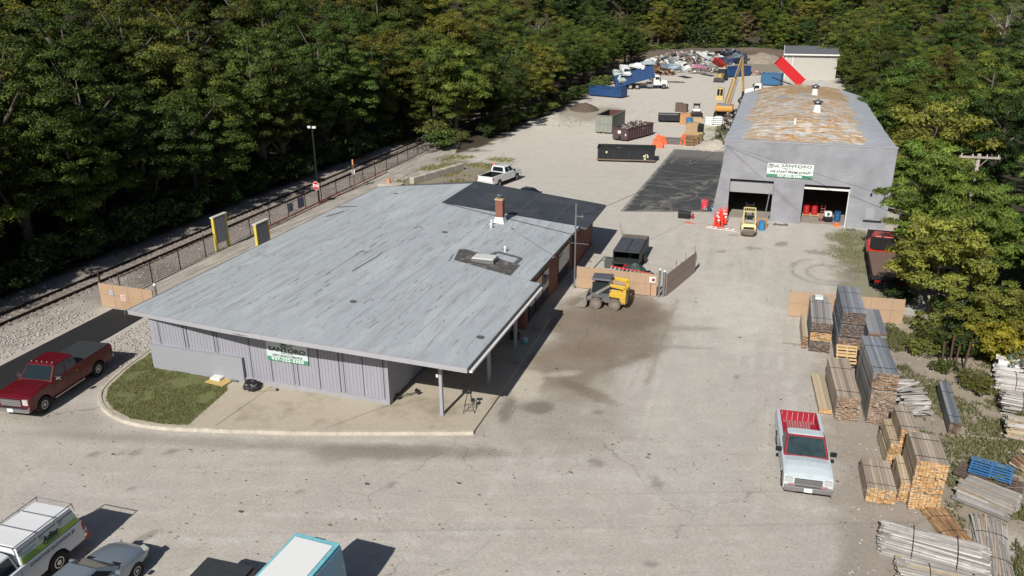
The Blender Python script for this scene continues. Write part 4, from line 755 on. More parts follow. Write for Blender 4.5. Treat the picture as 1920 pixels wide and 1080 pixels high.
mk=thing('marker_post','white and orange marker post with a small plate by the railway fence','post',(-41.65,72.9,0)); b=MB(); b.box((0,0,1.3),(.13,.08,2.6)); b.build('post',mat('cream_paint',(.65,.52,.36),.6),mk); b=MB(); b.box((0,0,2.85),(.14,.09,.7)); b.build('orange_top',mat('orange_paint',(.65,.28,.1),.6),mk); b=MB(); b.box((.02,-.06,1.9),(.34,.02,.5)); b.build('plate',white,mk)
yel=mat('yellow_paint',(.62,.50,.10),.55,var=.12,scale=3,stain=[((.25,.15,.08),3,.66,.6)])
def cabinet(label,x,y0,y1,h):
    t=thing('scale_display',label,'cabinet',(x,(y0+y1)/2,0)); hl=(y1-y0)/2
    for s_ in (-1,1):
        b=MB(); b.box((.0,s_*hl,h*.5),(.22,.2,h)); b.build('yellow_post',yel,t,bevel=.01)
    b=MB(); b.box((0,0,h*.58),(.26,hl*2-.34,h*.7)); b.build('grey_board',mat('display_grey',(.27,.29,.34),.5,var=.1),t); b=MB(); b.box((0,0,h-.04),(.34,hl*2+.3,.1)); b.build('top_cap',mat('pale_cap',(.60,.58,.50),.6),t); return t
xa,ya=G(392,410,2.9); xb,yb=G(416,404,2.9); cabinet('tall yellow framed grey scale display nearer the railway','',0,0,0) if False else cabinet('tall yellow framed grey scale display nearer the railway',-42.0,50.6,52.1,2.9)
x2,y2=G(476,421,2.9); cabinet('yellow and grey scale display standing against the office roof edge',x2+.1,y2,y2+1.5,2.95)
cb=mat('concrete_block',(.44,.40,.34),.9,var=.2,scale=2,bump=.3)
for k in range(5):
    p=Vector((-36.75,76.6)).lerp(Vector((-34.3,85.4)),(k+.5)/5); t=tag(MB().box((0,0,.38),(.62,1.74,.76)).build('concrete_block',cb,None,bevel=.03,loc=(p.x,p.y,0)),['nearest','second','third','fourth','farthest'][k]+' concrete block of the low wall behind the office','block','concrete blocks behind the office'); t.rotation_euler=(0,0,-.27)
t=thing('concrete_slab','pale concrete slab with an orange marker behind the office roof','slab',(-38,74.2,0)); MB().box((0,0,.3),(2.6,1.3,.6)).build('slab',cb,t,bevel=.03); MB().box((-.3,.1,.85),(.3,.25,.5)).build('orange_marker',mat('orange_marker',(.7,.25,.12),.6),t)
tag(MB().cyl((0,0,0),(0,0,.5),.25,.12,10).build('plastic_bucket',mat('salmon_plastic',(.7,.2,.15),.5),loc=(-31.2,88,0)),'salmon orange bucket on the verge beyond the white pickup','bucket')
# crossarm pole in the trees, leaning posts
tp=thing('crossarm_pole','weathered wooden pole with a single crossarm rising from the right hand trees','pole',(15.6,70,0),.05); wd_=mat('weathered_wood',(.36,.31,.27),.9,var=.25,scale=3,bump=.3)
b=MB(); b.cyl((0,0,0),(0,0,7.5),.17,.13,9); b.build('shaft',wd_,tp,smooth=True); b=MB(); b.box((0,-.18,7.25),(2.9,.13,.16)); b.build('crossarm',wd_,tp); b=MB(); b.cyl((-.6,-.16,7.15),(-.08,-.14,6.5),.03,.03,5); b.cyl((.6,-.16,7.15),(.08,-.14,6.5),.03,.03,5); b.build('brace',wd_,tp)
for k,dx in enumerate((-1.3,-.5,.5,1.3)): MB().cyl((dx,-.18,7.3),(dx,-.18,7.5),.04,.03,6).build('insulator',white,tp)
rr=mat('rust_brown',(.07,.04,.03),.9,var=.3)
for k,(px,py,h_) in enumerate(((1765,688,1.5),(1779,687,1.9),(1790,688,1.4),(1806,694,1.7))):
    x,y=G(px,py); t=tag(MB().box((0,0,h_/2),(.09,.09,h_)).build('leaning_post',rr,loc=(x,y,0)),['leftmost','second','third','rightmost'][k]+' of four dark rusty posts standing under the yellow shrub','post','rusty posts under the shrub'); t.rotation_euler=(-.12,.04*(k-1),0)
# wires
def wire(label,p,q,r,m_,sag=0.,n=16):
    p,q=Vector(p),Vector(q); b=MB(); pts=[p.lerp(q,i/n)-zz*(sag*4*(i/n)*(1-i/n)) for i in range(n+1)]; b.tube(pts,r,5); return tag(b.build('overhead_wire',m_,fix=False),label,'wire')
wm=mat('wire_grey',(.25,.25,.24),.5,.3); wk=mat('wire_black',(.03,.03,.035),.6)
a=G(-120,946,8.5); c=G(2040,912,8.5); wire('thin grey overhead wire crossing the whole foreground',(*a,8.5),(*c,8.5),.0055,wm,.0)
wire('black service wire from the thin pole to the warehouse corner',(-11.8,51,5.35),(-3.7,72.55,6.75),.016,wk,.35)
def aty(px,py,Y_):
    x,y=G(px,py,0); t=Y_/y; return (x*t,Y_,CAMH*(1-t))
wire('black wire sloping right across the warehouse front under the sign',(-3.7,72.5,6.7),aty(1700,379,70.5),.014,wk,.0)
wire('dark line for a wire shadow running down the warehouse front between the doors',(-3.7,72.45,6.65),aty(1500,396,72.3),.010,wk,.0)  # black strand drawn in place of a wire's shadow on the wall
# ---------------------------------------------------------------- vehicles
dusty=mat('dusty_tyre',(.16,.13,.11),.95,var=.2); drim=mat('dusty_rim',(.30,.255,.225),.8,var=.15)
tyre=mat('tyre_rubber',(.018,.018,.018),.85); rimm=mat('alloy_rim',(.45,.45,.46),.3,.8); chrome=mat('chrome',(.62,.62,.63),.14,1.); under=mat('underbody',(.012,.012,.012),.9)
lamp=mat('lamp_lens',(.6,.6,.58),.1,.3); redl=mat('tail_lens',(.35,.012,.01),.2); cglass=mat('car_glass',(.012,.022,.026),.05,spec=.7)
def paint(name,c,**k): return mat(name,c,k.pop('rough',.32),k.pop('metal',0.),coat=k.pop('coat',.6),**k)
def wheel(par,x,y,r,w_,side,rim=rimm,name='wheel',z=None,tm=None):
    z=r if z is None else z; wo=thing(name,None,None,(0,0,0)) if False else None
    b=MB(); n=22
    prof=[(r*.55,-w_/2),(r*.93,-w_/2),(r,-w_*.36),(r,w_*.36),(r*.93,w_/2),(r*.55,w_/2)]; vs=[];k=len(prof)
    for i in range(n):
        t=2*PI*i/n
        for rr_,xx in prof: vs.append((x+xx,y+rr_*math.cos(t),z+rr_*math.sin(t)))
    b.add(vs,[(i*k+j,((i+1)%n)*k+j,((i+1)%n)*k+j+1,i*k+j+1) for i in range(n) for j in range(k-1)])
    b.cyl((x-w_*.3,y,z),(x+w_*.3,y,z),r*.6,r*.6,n)
    wm_=b.build(name,tm or tyre,par)
    b=MB(); xo=x+side*w_*.32; b.cyl((xo,y,z),(xo+side*w_*.14,y,z),r*.60,r*.52,18); rm=b.build('rim',rim,wm_)
    b=MB(); xx=xo+side*w_*.142; vs=[]
    for i in range(36):
        a=i*PI/18; k=1 if (i//3)%2 else .93
        vs+=[(xx,y+r*.22/k*math.cos(a),z+r*.22/k*math.sin(a)),(xx,y+r*.42*k*math.cos(a),z+r*.42*k*math.sin(a))]
    b.add(vs,[(2*i,2*((i+1)%36),2*((i+1)%36)+1,2*i+1) for i in range(36)]); b.build('rim_recess',under if rim is not drim else dusty,wm_,fix=False)
    return wm_
def face(c4,u0,u1,v0,v1,off=.008):
    bl,br,tr,tl=[Vector(q) for q in c4]
    def P_(u,v): return bl.lerp(br,u).lerp(tl.lerp(tr,u),v)
    n_=(br-bl).cross(tl-bl).normalized()*off; q=[P_(u0,v0),P_(u1,v0),P_(u1,v1),P_(u0,v1)]
    return q,n_
def pane(par,name,m_,c4,u0,u1,v0,v1,off=.01,flip=1):
    q,n_=face(c4,u0,u1,v0,v1,off*flip); b=MB(); b.hexa([p-n_*.5 for p in q],[p+n_ for p in q]); return b.build(name,m_,par)
def vehicle(name,label,cat,loc,rz,L_=5.9,W_=2.0,wb=3.7,fo=.95,r=.40,zr=1.30,zb=1.22,zh=1.12,zt=1.88,cab=(-.35,1.55),rake=.62,back=.12,body=None,cabm=None,roof=None,bed=None,bedm=None,tonneau=None,bump=None,inset=.24,crew=True,group=None,grille=None,plate=False,trunk_z=None,glassm=None,floorm=None,arch=.09,hoodm=None,wheels=True,bw=None):
    t=thing(name,label,cat,(*loc,0),rz,group); W2=W_/2; yF=wb/2+fo; yR=yF-L_; ya,yb_=wb/2,-wb/2; zc=.42+.1*(r>.38)
    c0,c1=cab; gl=glassm or cglass; bump=bump or chrome; cabm=cabm or body
    def ar(yc): R2=r+arch; return [(yc+R2*math.cos(a),max(zc,r+R2*math.sin(a))) for a in [k*PI/8 for k in range(0,9)]]
    tz=trunk_z or zr
    prof=[(yR+.04,zc),(yR,zc+.25),(yR+.02,tz),(c0,zr if bed else zb),(c1,zb),((c1+yF)/2,(zb+zh)/2+.03),(yF-.22,zh),(yF-.05,zh-.12),(yF-.02,zc)]+[q for q in ar(ya)]+[(0,zc-.02)]+[q for q in ar(yb_)]
    b=MB(); th=.16
    for s_ in (-1,1): b.prism(prof,'x',s_*(W2-th),s_*W2)
    # bonnet skin and nose
    secs=[]
    for y,z in ((c1-.05,zb+.0),(c1+.35,zb+.03),((c1+yF)/2,(zb+zh)/2+.06),(yF-.3,zh+.02),(yF-.1,zh-.08),(yF-.05,zh-.3),(yF-.05,zc+.05)):
        hw=W2-th+.03; secs.append([(x,y,z+dz) for x,dz in ((-hw,-.0),(-hw*.7,.025),(0,.045),(hw*.7,.025),(hw,0))]+[(hw,y-.05 if y>yF-.2 else y,z-.12),(-hw,y-.05 if y>yF-.2 else y,z-.12)])
    bo=b.build('body',body,t,bevel=.025)
    b=MB(); b.loft(secs); b.build('bonnet',hoodm or body,t,smooth=False,bevel=.012)
    # greenhouse
    i1=inset; B4=[(-W2+.05,c0,zb-.03),(W2-.05,c0,zb-.03),(W2-.05,c1,zb-.03),(-W2+.05,c1,zb-.03)]; T4=[(-W2+i1,c0+back,zt),(W2-i1,c0+back,zt),(W2-i1,c1-rake,zt),(-W2+i1,c1-rake,zt)]
    b=MB(); b.hexa(B4,T4); b.build('cab',cabm,t,bevel=.04)
    b=MB(); b.loft([[(x,y,z) for x,z in ((-W2+i1+.03,zt-.0),(-W2+i1+.2,zt+.045),(0,zt+.06),(W2-i1-.2,zt+.045),(W2-i1-.03,zt-.0))] for y in (c0+back+.03,(c0+c1-rake)/2,c1-rake-.04)]); b.build('roof',roof or cabm,t)
    BL,BR,FR,FL=B4; bl,br,fr,fl=T4
    pane(t,'windscreen',gl,(FR,FL,fl,fr),.05,.95,.12,.93); pane(t,'rear_window',gl,(BL,BR,br,bl),.12,.88,.22,.88)
    for c4 in ((BR,FR,fr,br),(FL,BL,bl,fl)):
        right=c4[0]==BR
        if crew:
            for u0,u1 in ((.06,.46),(.52,.90)) if right else ((.10,.48),(.54,.94)): pane(t,'side_window',gl,c4,u0,u1,.16,.9)
        else: pane(t,'side_window',gl,c4,.12 if right else .1,.9 if right else .88,.16,.9)
    b=MB(); b.box((0,(yF+yR)/2,zc+.02),(W_-.36,L_-.5,.3)); b.build('underbody',under,t)
    if bed:
        zf=zr-.52; b=MB(); b.box((0,(yR+c0)/2,zf),(W_-.3,c0-yR-.06,.06)); b.build('bed_floor',floorm or bedm or body,t); b=MB()
        for s_ in(-1,1): b.box((s_*(W2-.185),(yR+c0)/2,zf+.26),(.05,c0-yR-.1,.5)); b.box((s_*(W2-.32),yb_,zf+.13),(.24,.95,.24))
        b.box((0,c0-.04,zf+.26),(W_-.34,.05,.5)); k=-W2+.3
        while k<W2-.28: b.box((k,(yR+c0)/2,zf+.035),(.04,c0-yR-.2,.02)); k+=.12
        b.box((0,yR+.078,zf+.28),(W_-.34,.02,.5)); b.build('bed_liner',bedm or body,t)
        b=MB(); b.box((0,yR+.03,zr-.28),(W_-.3,.07,.55)); tg=b.build('tailgate',body,t,bevel=.012)
        if tonneau: b=MB(); b.box((0,(yR+c0)/2,zr+.02),(W_-.12,c0-yR-.04,.05)); b.build('bed_cover',tonneau,t,bevel=.012)
    else:
        b=MB(); b.loft([[(x,y,z) for x,z in ((-W2+th-.02,zz_-.08),(-W2+th+.1,zz_),(0,zz_+.03),(W2-th-.1,zz_),(W2-th+.02,zz_-.08))] for y,zz_ in ((yR+.03,tz-.25),(yR+.12,tz),(c0+.1,zb))]); b.box((0,yR+.05,zc+.3),(W_-.3,.08,.5)); b.build('boot_lid',body,t)
    b=MB(); b.box((0,yF+.02,zc+.1),(W_-.06,.2,.24)); b.build('front_bumper',bump,t,bevel=.04)
    b=MB(); b.box((0,yR-.04,zc+.12),(W_-.1,.18,.2)); b.build('rear_bumper',bump,t,bevel=.04)
    b=MB(); gz=(zh+zc)/2+.1; b.box((0,yF-.03,gz),(W_*.56,.06,zh-zc-.32)); g1=b.build('grille',grille or blackm,t,bevel=.01)
    b=MB()
    for k in (-1,0,1): b.box((0,yF+.005,gz+k*(zh-zc-.32)*.33),(W_*.56,.03,.035))
    b.build('grille_bars',bump,g1)
    for s_ in(-1,1):
        b=MB(); b.box((s_*(W2-.2),yF-.05,gz+.05),(.3,.1,zh-zc-.4)); b.build('headlight',lamp,t,bevel=.02)
        b=MB(); b.box((s_*(W2-.04),yR+.03,tz-.24),(.1,.08,.38)); b.build('tail_light',redl,t,bevel=.01)
        b=MB(); b.box((s_*(W2+.14),c1-.32,zb+.12),(.26,.1,.2)); b.build('mirror',bump if bump is chrome else blackm,t,bevel=.02)
        for dy in ((c0+.28,(c0+c1)/2+.12) if crew else (c0+.28,)): b=MB(); b.box((s_*(W2+.012),dy,zb-.16),(.03,.16,.035)); b.build('door_handle',bump,t)
        b=MB(); b.box((s_*(W2+.002),(c0+c1)/2-.02,(zc+zb)/2),(.006,.012,zb-zc-.06)); b.box((s_*(W2+.002),c1-.06,(zc+zb)/2),(.006,.012,zb-zc-.06)); b.box((s_*(W2+.002),c0+.02,(zc+zb)/2),(.006,.012,zb-zc-.06)); o=b.build('door_gaps',under,t); o['kind']='stuff'
        for y in (ya,yb_): wheel(t,s_*(W2-.14),y,r,.26,s_)
    if plate: b=MB(); b.box((0,yF+.13,zc+.1),(.32,.02,.17)); b.build('number_plate',tw,t)
    return t
def sedan(label,loc,rz,m_,L_=4.6,W_=1.82,H_=1.45):
    t=thing('parked_car',label,'car',(*loc,0),rz); W2=W_/2; h2=L_/2
    def sec(y,w,zt,zs): return [(x*w,y,z) for x,z in ((-.86,.25),(-1,.42),(-1.0,zs*.82),(-.93,zs),(-.62,zt),(0,zt+.02),(.62,zt),(.93,zs),(1.0,zs*.82),(1,.42),(.86,.25))]
    st=[(-h2,W2*.80,.70,.62),(-h2+.12,W2*.93,.92,.84),(-h2+.6,W2*.99,1.0,.93),(-h2+1.1,W2,1.02,.95),(0,W2,1.0,.95),(h2-1.5,W2,.98,.93),(h2-.95,W2*.99,.93,.86),(h2-.4,W2*.94,.84,.76),(h2-.1,W2*.82,.70,.62),(h2,W2*.66,.55,.5)]
    b=MB(); b.loft([sec(*q) for q in st]); o=b.build('body',m_,t,smooth=True); q=o.modifiers.new('smooth','SUBSURF'); q.levels=1; q.render_levels=2
    a0,a1=-h2+.75,h2-1.45; k=W2-.1; kt=W2-.32
    B4=[(-k,a0,.94),(k,a0,.94),(k,a1,.94),(-k,a1,.94)]; T4=[(-kt,a0+.62,H_),(kt,a0+.62,H_),(kt,a1-.85,H_),(-kt,a1-.85,H_)]
    b=MB(); b.hexa(B4,T4); b.build('cabin',m_,t,bevel=.07)
    BL,BR,FR,FL=B4; bl,br,fr,fl=T4
    pane(t,'windscreen',cglass,(FR,FL,fl,fr),.05,.95,.06,.94); pane(t,'rear_window',cglass,(BL,BR,br,bl),.08,.92,.12,.92)
    for c4 in ((BR,FR,fr,br),(FL,BL,bl,fl)):
        for u0,u1 in ((.12,.48),(.53,.88)): pane(t,'side_window',cglass,c4,u0,u1,.12,.88)
    b=MB(); b.loft([[(x,y,z) for x,z in ((-kt+.04,H_),(-kt+.2,H_+.045),(kt-.2,H_+.045),(kt-.04,H_))] for y in (a0+.66,(a0+a1)/2,a1-.9)]); b.build('roof',m_,t)
    MB().box((0,h2-.03,.45),(1.1,.12,.16)).build('grille',blackm,t,bevel=.02)
    for s_ in(-1,1):
        MB().box((s_*(W2-.30),h2-.17,.66),(.36,.22,.13),rz=-s_*.35).build('headlight',lamp,t,bevel=.04); MB().box((s_*(W2-.25),-h2+.1,.78),(.36,.12,.16),rz=s_*.2).build('tail_light',redl,t,bevel=.03); MB().box((s_*(W2+.08),a1-.35,1.0),(.2,.12,.13)).build('mirror',m_,t,bevel=.03)
        for y in (h2-.95,-h2+.95): wheel(t,s_*(W2-.1),y,.33,.22,s_)
    MB().box((0,a1+.03,.955),(1.4,.1,.03)).build('wiper_cowl',blackm,t)
    return t
def hd(a,c): return math.atan2(-(c[0]-a[0]),(c[1]-a[1]))
maroon=paint('maroon_paint',(.105,.003,.008),rough=.35,coat=.25); 
a,c=(-33.98,30.03),(-33.45,25.89); rz=hd(a,c); t=vehicle('pickup_truck','dark red crew cab pickup with black bed cover parked on the asphalt lane','pickup truck',(-34.72,27.9),rz,L_=6.3,W_=2.03,wb=4.05,fo=.98,r=.43,zr=1.38,zb=1.32,zh=1.22,zt=1.98,cab=(-.72,1.32),body=maroon,bed=1,bedm=blackm,tonneau=mat('black_vinyl',(.04,.044,.048),.55,var=.2),plate=True,grille=chrome)
b=MB(); 
for k in range(5): b.box((-.6+.3*k,.58,2.06),(.05,.05,.03))
b.build('roof_lamps',lamp,t); b=MB()
for s_ in(-1,1): b.box((s_*1.06,.3,.5),(.12,2.2,.03))
b.build('side_step',chrome,t)
oldw=mat('faded_pale_blue_paint',(.50,.57,.60),.38,var=.07,scale=1.2,coat=.25,stain=[((.42,.40,.41),1.4,.6,.4)]); oldr=mat('red_bed_paint',(.36,.02,.04),.45,var=.15,scale=2)
fl,fr_,rl_=Vector(G(1464,911)),Vector(G(1552,918)),Vector(G(1454,830)); rz=hd(rl_,fl); fa=(fl+fr_)/2; d=(fl-rl_).normalized(); c=fa-d*1.67
t=vehicle('pickup_truck','old pale two door pickup with red truck bed parked by the lumber','pickup truck',(c.x,c.y),rz,L_=5.35,W_=1.95,wb=3.34,fo=.85,r=.36,zr=1.22,zb=1.14,zh=1.0,zt=1.74,cab=(-.3,1.15),rake=.84,back=.1,body=oldw,cabm=mat('red_pillar_paint',(.24,.02,.03),.45,var=.2),roof=oldw,bed=1,bedm=oldr,crew=False,bump=mat('dull_chrome',(.42,.40,.40),.3,.8,var=.1),plate=True,grille=mat('grille_grey',(.12,.12,.125),.4,.4),inset=.2,floorm=mat('worn_bed_floor',(.36,.20,.20),.6,var=.2,scale=3,stretch=(6,.5,1)),glassm=mat('dusty_glass',(.03,.05,.055),.12,var=.5,scale=3))
b=MB(); [b.box((-.72+k*.24,.85-5.35+1.67+.1,.97),(.022,.03,.42)) for k in range(7)]; b.build('tailgate_ribs',mat('pale_rib',(.48,.38,.38),.5),t)
b=MB(); b.box((.63,2.5,.60),(.3,.04,.16)); b.box((-.63,2.5,.60),(.3,.04,.16)); b.build('fog_trim',mat('pink_trim',(.40,.18,.18),.5),t)
wp=paint('white_car_paint',(.68,.69,.71),rough=.25)
a=Vector(G(943,348.7)); c=Vector(G(968,339)); vehicle('pickup_truck','white crew cab pickup with open bed parked beyond the dark roof','pickup truck',((a.x+c.x)/2-1.0,(a.y+c.y)/2),hd(a,c),L_=5.9,W_=2.0,wb=3.6,zr=1.32,zb=1.28,zh=1.18,zt=1.93,cab=(-.65,1.3),body=wp,bed=1,bedm=blackm,bump=wp)
sedan('black car half hidden behind the dark roof',(-22.0,72.8),hd((0,0),(4,-1.2)),paint('black_car_paint',(.012,.013,.015)))
ct=vehicle('pickup_truck','white pickup with a camper shell and ladder rack in the bottom left corner','pickup truck',(-24.02,15.2),hd((0,0),(.16,-4)),L_=5.85,W_=1.98,wb=3.6,r=.42,zr=1.36,zb=1.30,zh=1.2,zt=1.95,cab=(-.35,1.45),body=wp,bed=1,bedm=blackm,bump=chrome)
# camper shell with graphics, rack, cone
b=MB(); yR=1.8+.95-5.85; b.hexa([(-.96,yR+.05,1.37),(.96,yR+.05,1.37),(.96,-.40,1.37),(-.96,-.40,1.37)],[(-.80,yR+.22,2.02),(.80,yR+.22,2.02),(.80,-.48,2.06),(-.80,-.48,2.06)]); cs=b.build('camper_shell',mat('shell_white',(.72,.73,.75),.3,coat=.3),ct,bevel=.05)
SB=((-.965,-.42,1.40),(-.965,yR+.1,1.40),(-.845,yR+.2,1.86),(-.845,-.46,1.86)); SR=((.965,yR+.1,1.40),(.965,-.42,1.40),(.845,-.46,1.86),(.845,yR+.2,1.86))
lime=mat('lime_graphic',(.22,.36,.05),.4); lg=mat('pale_graphic',(.40,.47,.45),.4)
# the +x world side is the vehicle's -x side
for c4 in (SB,SR):
    for u0,u1,v0,v1,m_ in ((.02,.98,.0,.45,lime),(.02,.98,.45,1.,lg),(.0,1.,1.,1.04,blackm)): pane(cs,'side_graphic',m_,c4,u0,u1,v0,v1,.012)
    q,n_=face(c4,.38,.62,.1,.9,.02)
    for k in range(5):
        pane(cs,'graphic_line',mat('graphic_dark',(.05,.14,.06),.4),c4,.06,.3-.03*k%.1,.12+.15*k,.145+.15*k,.016)
e1=Vector(SB[1])-Vector(SB[0]); e1.normalize(); e2=(Vector(SB[3])-Vector(SB[0])); e2=(e2-e1*e2.dot(e1)).normalized(); e3=e1.cross(e2)
def lettering_on(par,body,size,m_,ctr,e1,e2,e3,sx=1,shear=0,bold=.0,ext=.004):
    o=text(body,size,m_,par,(0,0,0),sx=1,shear=shear,bold=bold,ext=ext); M4=Matrix.Identity(4)
    for i in range(3): M4[i][0]=e1[i]*sx; M4[i][1]=e2[i]; M4[i][2]=e3[i]; M4[i][3]=ctr[i]
    o.matrix_local=M4; return o
def on(c4,u,v,off): q,n_=face(c4,u,u+.01,v,v+.01,off); return q[0]+n_
lettering_on(cs,'Adler',.30,blackm,on(SB,.52,.52,.018),e1,e2,e3,1.0,.3,.008)
pane(cs,'logo_swoosh',mat('swoosh_green',(.01,.10,.06),.4),SB,.40,.62,.17,.24,.018)
pb=Vector((0,-1,0)); lettering_on(ct,'DWAYNE DUNIVAN JR',.17,mat('letter_slate',(.12,.14,.17),.5),Vector((-1.0,-1.7,1.18)),Vector((0,-1,0)),zz,Vector((-1,0,0)),1.15)
b=MB(); 
for x in (-.8,.8): b.cyl((x,yR+.1,2.11),(x,-.35,2.11),.02,.02,6)
for y in (yR+.12,yR+.95,yR+1.8,-.38): b.cyl((-.8,y,2.11),(.8,y,2.11),.018,.018,6); [b.cyl((s_*.8,y,2.11),(s_*.87,y,1.8),.018,.018,6) for s_ in(-1,1)]
b.build('ladder_rack',steel,cs)
cone=thing('traffic_cone','orange cone with white collar stuck upright behind the white camper pickup','traffic cone',(-23.35,18.45,.5)); b=MB(); b.lathe([(.16,0),(.03,.72),(0,.72)],n=14); b.build('cone',mat('cone_orange',(.75,.09,.03),.45),cone,smooth=True)
b=MB(); b.lathe([(.115,.28),(.083,.42)],n=14); b.build('collar',swh,cone,smooth=True); b=MB(); b.box((0,0,0),(.34,.34,.04)); b.build('base',mat('cone_orange',None),cone)
silver=paint('silver_blue_paint',(.30,.35,.40),rough=.25,metal=.5)
sedan('silver blue car with its bonnet showing at the bottom edge',(-21.05,16.25),hd((0,0),(-.1,4)),silver,4.6,1.84)
vehicle('pickup_truck','black pickup whose open bed shows at the bottom edge','pickup truck',(-16.25,15.05),hd((0,0),(.15,-4)),L_=5.8,W_=1.95,wb=3.6,body=paint('black_truck_paint',(.01,.01,.012)),bed=1,bedm=blackm,tonneau=mat('black_vinyl',None))
# turquoise and white van
turq=mat('turquoise_trim',(.20,.52,.60),.35,var=.25,scale=3,coat=.3)
vn=thing('delivery_van','tall white roofed van with turquoise trim at the bottom edge','van',(-13.2,15.9,0),hd((0,0),(-.12,-4)))
b=MB(); P4=[(-.98,-2.75,.45),(.98,-2.75,.45),(.98,2.0,.45),(-.98,2.0,.45)]; b.loft([[(x*k1,y,z) for x,y in ((-1,-2.78),(1,-2.78),(1,2.2),(-1,2.2))] for k1,z in ((.96,.4),(1.0,.8),(1.0,1.7),(.9,2.55),(.86,2.62))]); b.build('body',mat('van_wrap_blue',(.08,.24,.36),.35,coat=.3,var=.2,scale=2,stain=[((.45,.12,.12),2.2,.60,.7),((.5,.38,.25),1.7,.58,.7),((.05,.06,.22),2.,.57,.6)]),vn,bevel=.05)
b=MB(); b.box((0,-.3,2.66),(1.72,4.95,.06)); b.build('roof_trim',turq,vn,bevel=.03); b=MB(); b.box((0,-.25,2.71),(1.46,4.6,.05)); b.build('roof',mat('roof_white',(.76,.77,.77),.3),vn,bevel=.02)
b=MB(); b.loft([[(x,y,z) for x,z in ((-.98,.4),(.98,.4),(.95,z1),(-.95,z1))] for y,z1 in ((2.2,1.4),(2.9,1.1),(3.1,.8))]); b.build('bonnet',white,vn); b=MB(); b.box((0,-2.86,2.5),(.42,.14,.12)); b.build('rear_lamp',blackm,vn)
b=MB(); b.hexa([(-.85,2.22,1.4),(.85,2.22,1.4),(.85,2.2,1.42),(-.85,2.2,1.42)],[(-.78,2.24,2.2),(.78,2.24,2.2),(.78,2.2,2.2),(-.78,2.2,2.2)]); b.build('windscreen',cglass,vn)
for s_ in(-1,1):
    for y in (-1.8,2.0): wheel(vn,s_*.86,y,.36,.24,s_)
for ch_,dy_l in (('H',.32),('T',-.32)): lettering_on(vn,ch_,.75,tw,Vector((-.985,-1.25+dy_l,1.5)),Vector((0,-1,0)),Vector((.1,0,1)).normalized(),Vector((-1,0,.1)).normalized(),1,.2,.02)
MB().box((-.97,-.1,1.55),(.05,1.1,.9)).build('side_window',cglass,vn)
# red flatbed truck under the trees
ft=thing('flatbed_truck','red flatbed truck with weathered wooden deck half under the trees','truck',(8.95,62,0),-.03)
redt=mat('red_truck_paint',(.50,.035,.02),.4,coat=.3,var=.15); deck=mat('deck_boards',(.17,.105,.085),.85,var=.3,scale=1.5,stretch=(.5,6,1),stain=[((.42,.2,.08),1.2,.62,.6)])
b=MB(); b.box((0,-2.9,1.22),(2.4,5.6,.1)); b.build('deck',deck,ft); b=MB(); b.box((-1.22,-2.9,1.1),(.08,5.7,.3)); b.box((1.22,-2.9,1.1),(.08,5.7,.3)); b.box((0,-5.72,1.1),(2.5,.1,.3)); b.box((0,-.03,1.1),(2.5,.08,.3)); b.box((0,-1,.75),(.9,10,.3)); b.box((0,-5.6,.7),(2.1,.12,.25)); b.build('chassis',under,ft)
b=MB(); b.loft([[(x,y,z) for x,y in ((-k,y0),(k,y0),(k,y1),(-k,y1))] for k,y0,y1,z in ((1.0,.2,2.1,.7),(1.02,.2,2.1,1.6),(.85,.35,1.75,2.35))]); b.box((0,2.9,1.2),(1.5,1.7,.9)); b.box((-.95,2.9,.95),(.5,1.8,.5)); b.box((.95,2.9,.95),(.5,1.8,.5)); b.build('cab',redt,ft,bevel=.06)
b=MB(); b.box((0,.24,1.95),(1.4,.06,.45)); b.build('rear_window',cglass,ft); b=MB(); b.box((0,3.95,1.25),(2.2,.2,1.1)); b.build('front_guard',blackm,ft); b=MB(); b.box((0,.05,1.9),(2.3,.08,.9)); b.build('cab_guard',blackm,ft); 
for s_ in(-1,1): MB().box((s_*1.25,1.9,1.75),(.18,.1,.4)).build('mirror',blackm,ft,bevel=.02); wheel(ft,s_*.95,2.9,.48,.28,s_); wheel(ft,s_*.95,-3.6,.48,.45,s_)
for s_ in(-1,1): MB().box((s_*.85,-5.78,.85),(.35,.06,.14)).build('tail_light',redl,ft)
MB().box((-1.1,.55,1.45),(.35,.9,.8)).build('side_box',mat('red_truck_paint',None),ft,bevel=.02)
# compact loader
yl=mat('machine_yellow',(.60,.38,.035),.5,var=.15,scale=4,dust=.6); gr2=mat('machine_grey',(.10,.10,.11),.6,var=.15,dust=.5); dusty=mat('dusty_tyre',(.16,.13,.11),.95,var=.2); drim=mat('dusty_rim',(.30,.255,.225),.8,var=.15)
x,y=G(1150,583); ld=thing('compact_loader','muddy yellow and grey skid steer loader beside the tan fence','loader',(x-.62,y+.82,0),PI/2+.05)
for s_ in(-1,1):
    for yy in (-.62,.62): wheel(ld,s_*.72,yy,.40,.3,s_,drim,tm=dusty)
b=MB(); b.prism([(-1.3,.35),(-1.35,1.2),(-1.1,1.35),(-.25,1.3),(-.1,.9),(-.25,.42),(-.9,.36)],'x',-.52,.52); 
for s_ in(-1,1): b.prism([(-1.32,.45),(-1.35,1.22),(-1.0,1.3),(-.3,1.25),(-.22,.95),(-.55,.9),(-.9,.88),(-1.1,.6)],'x',s_*.55,s_*.8)
b.build('rear_body',yl,ld,bevel=.04); b=MB(); b.box((0,-.75,1.36),(1.0,.8,.08)); b.build('engine_cover',mat('engine_grey',(.22,.24,.27),.5,var=.2),ld,bevel=.02)
b=MB(); b.prism([(-.3,.5),(-.25,1.05),(1.0,1.0),(1.15,.5)],'x',-.6,.6)
for s_ in(-1,1): b.prism([(-.35,.55),(-.3,1.0),(.15,1.02),(.85,.98),(.95,.85),(.2,.80),(0,.5)],'x',s_*.62,s_*.82)
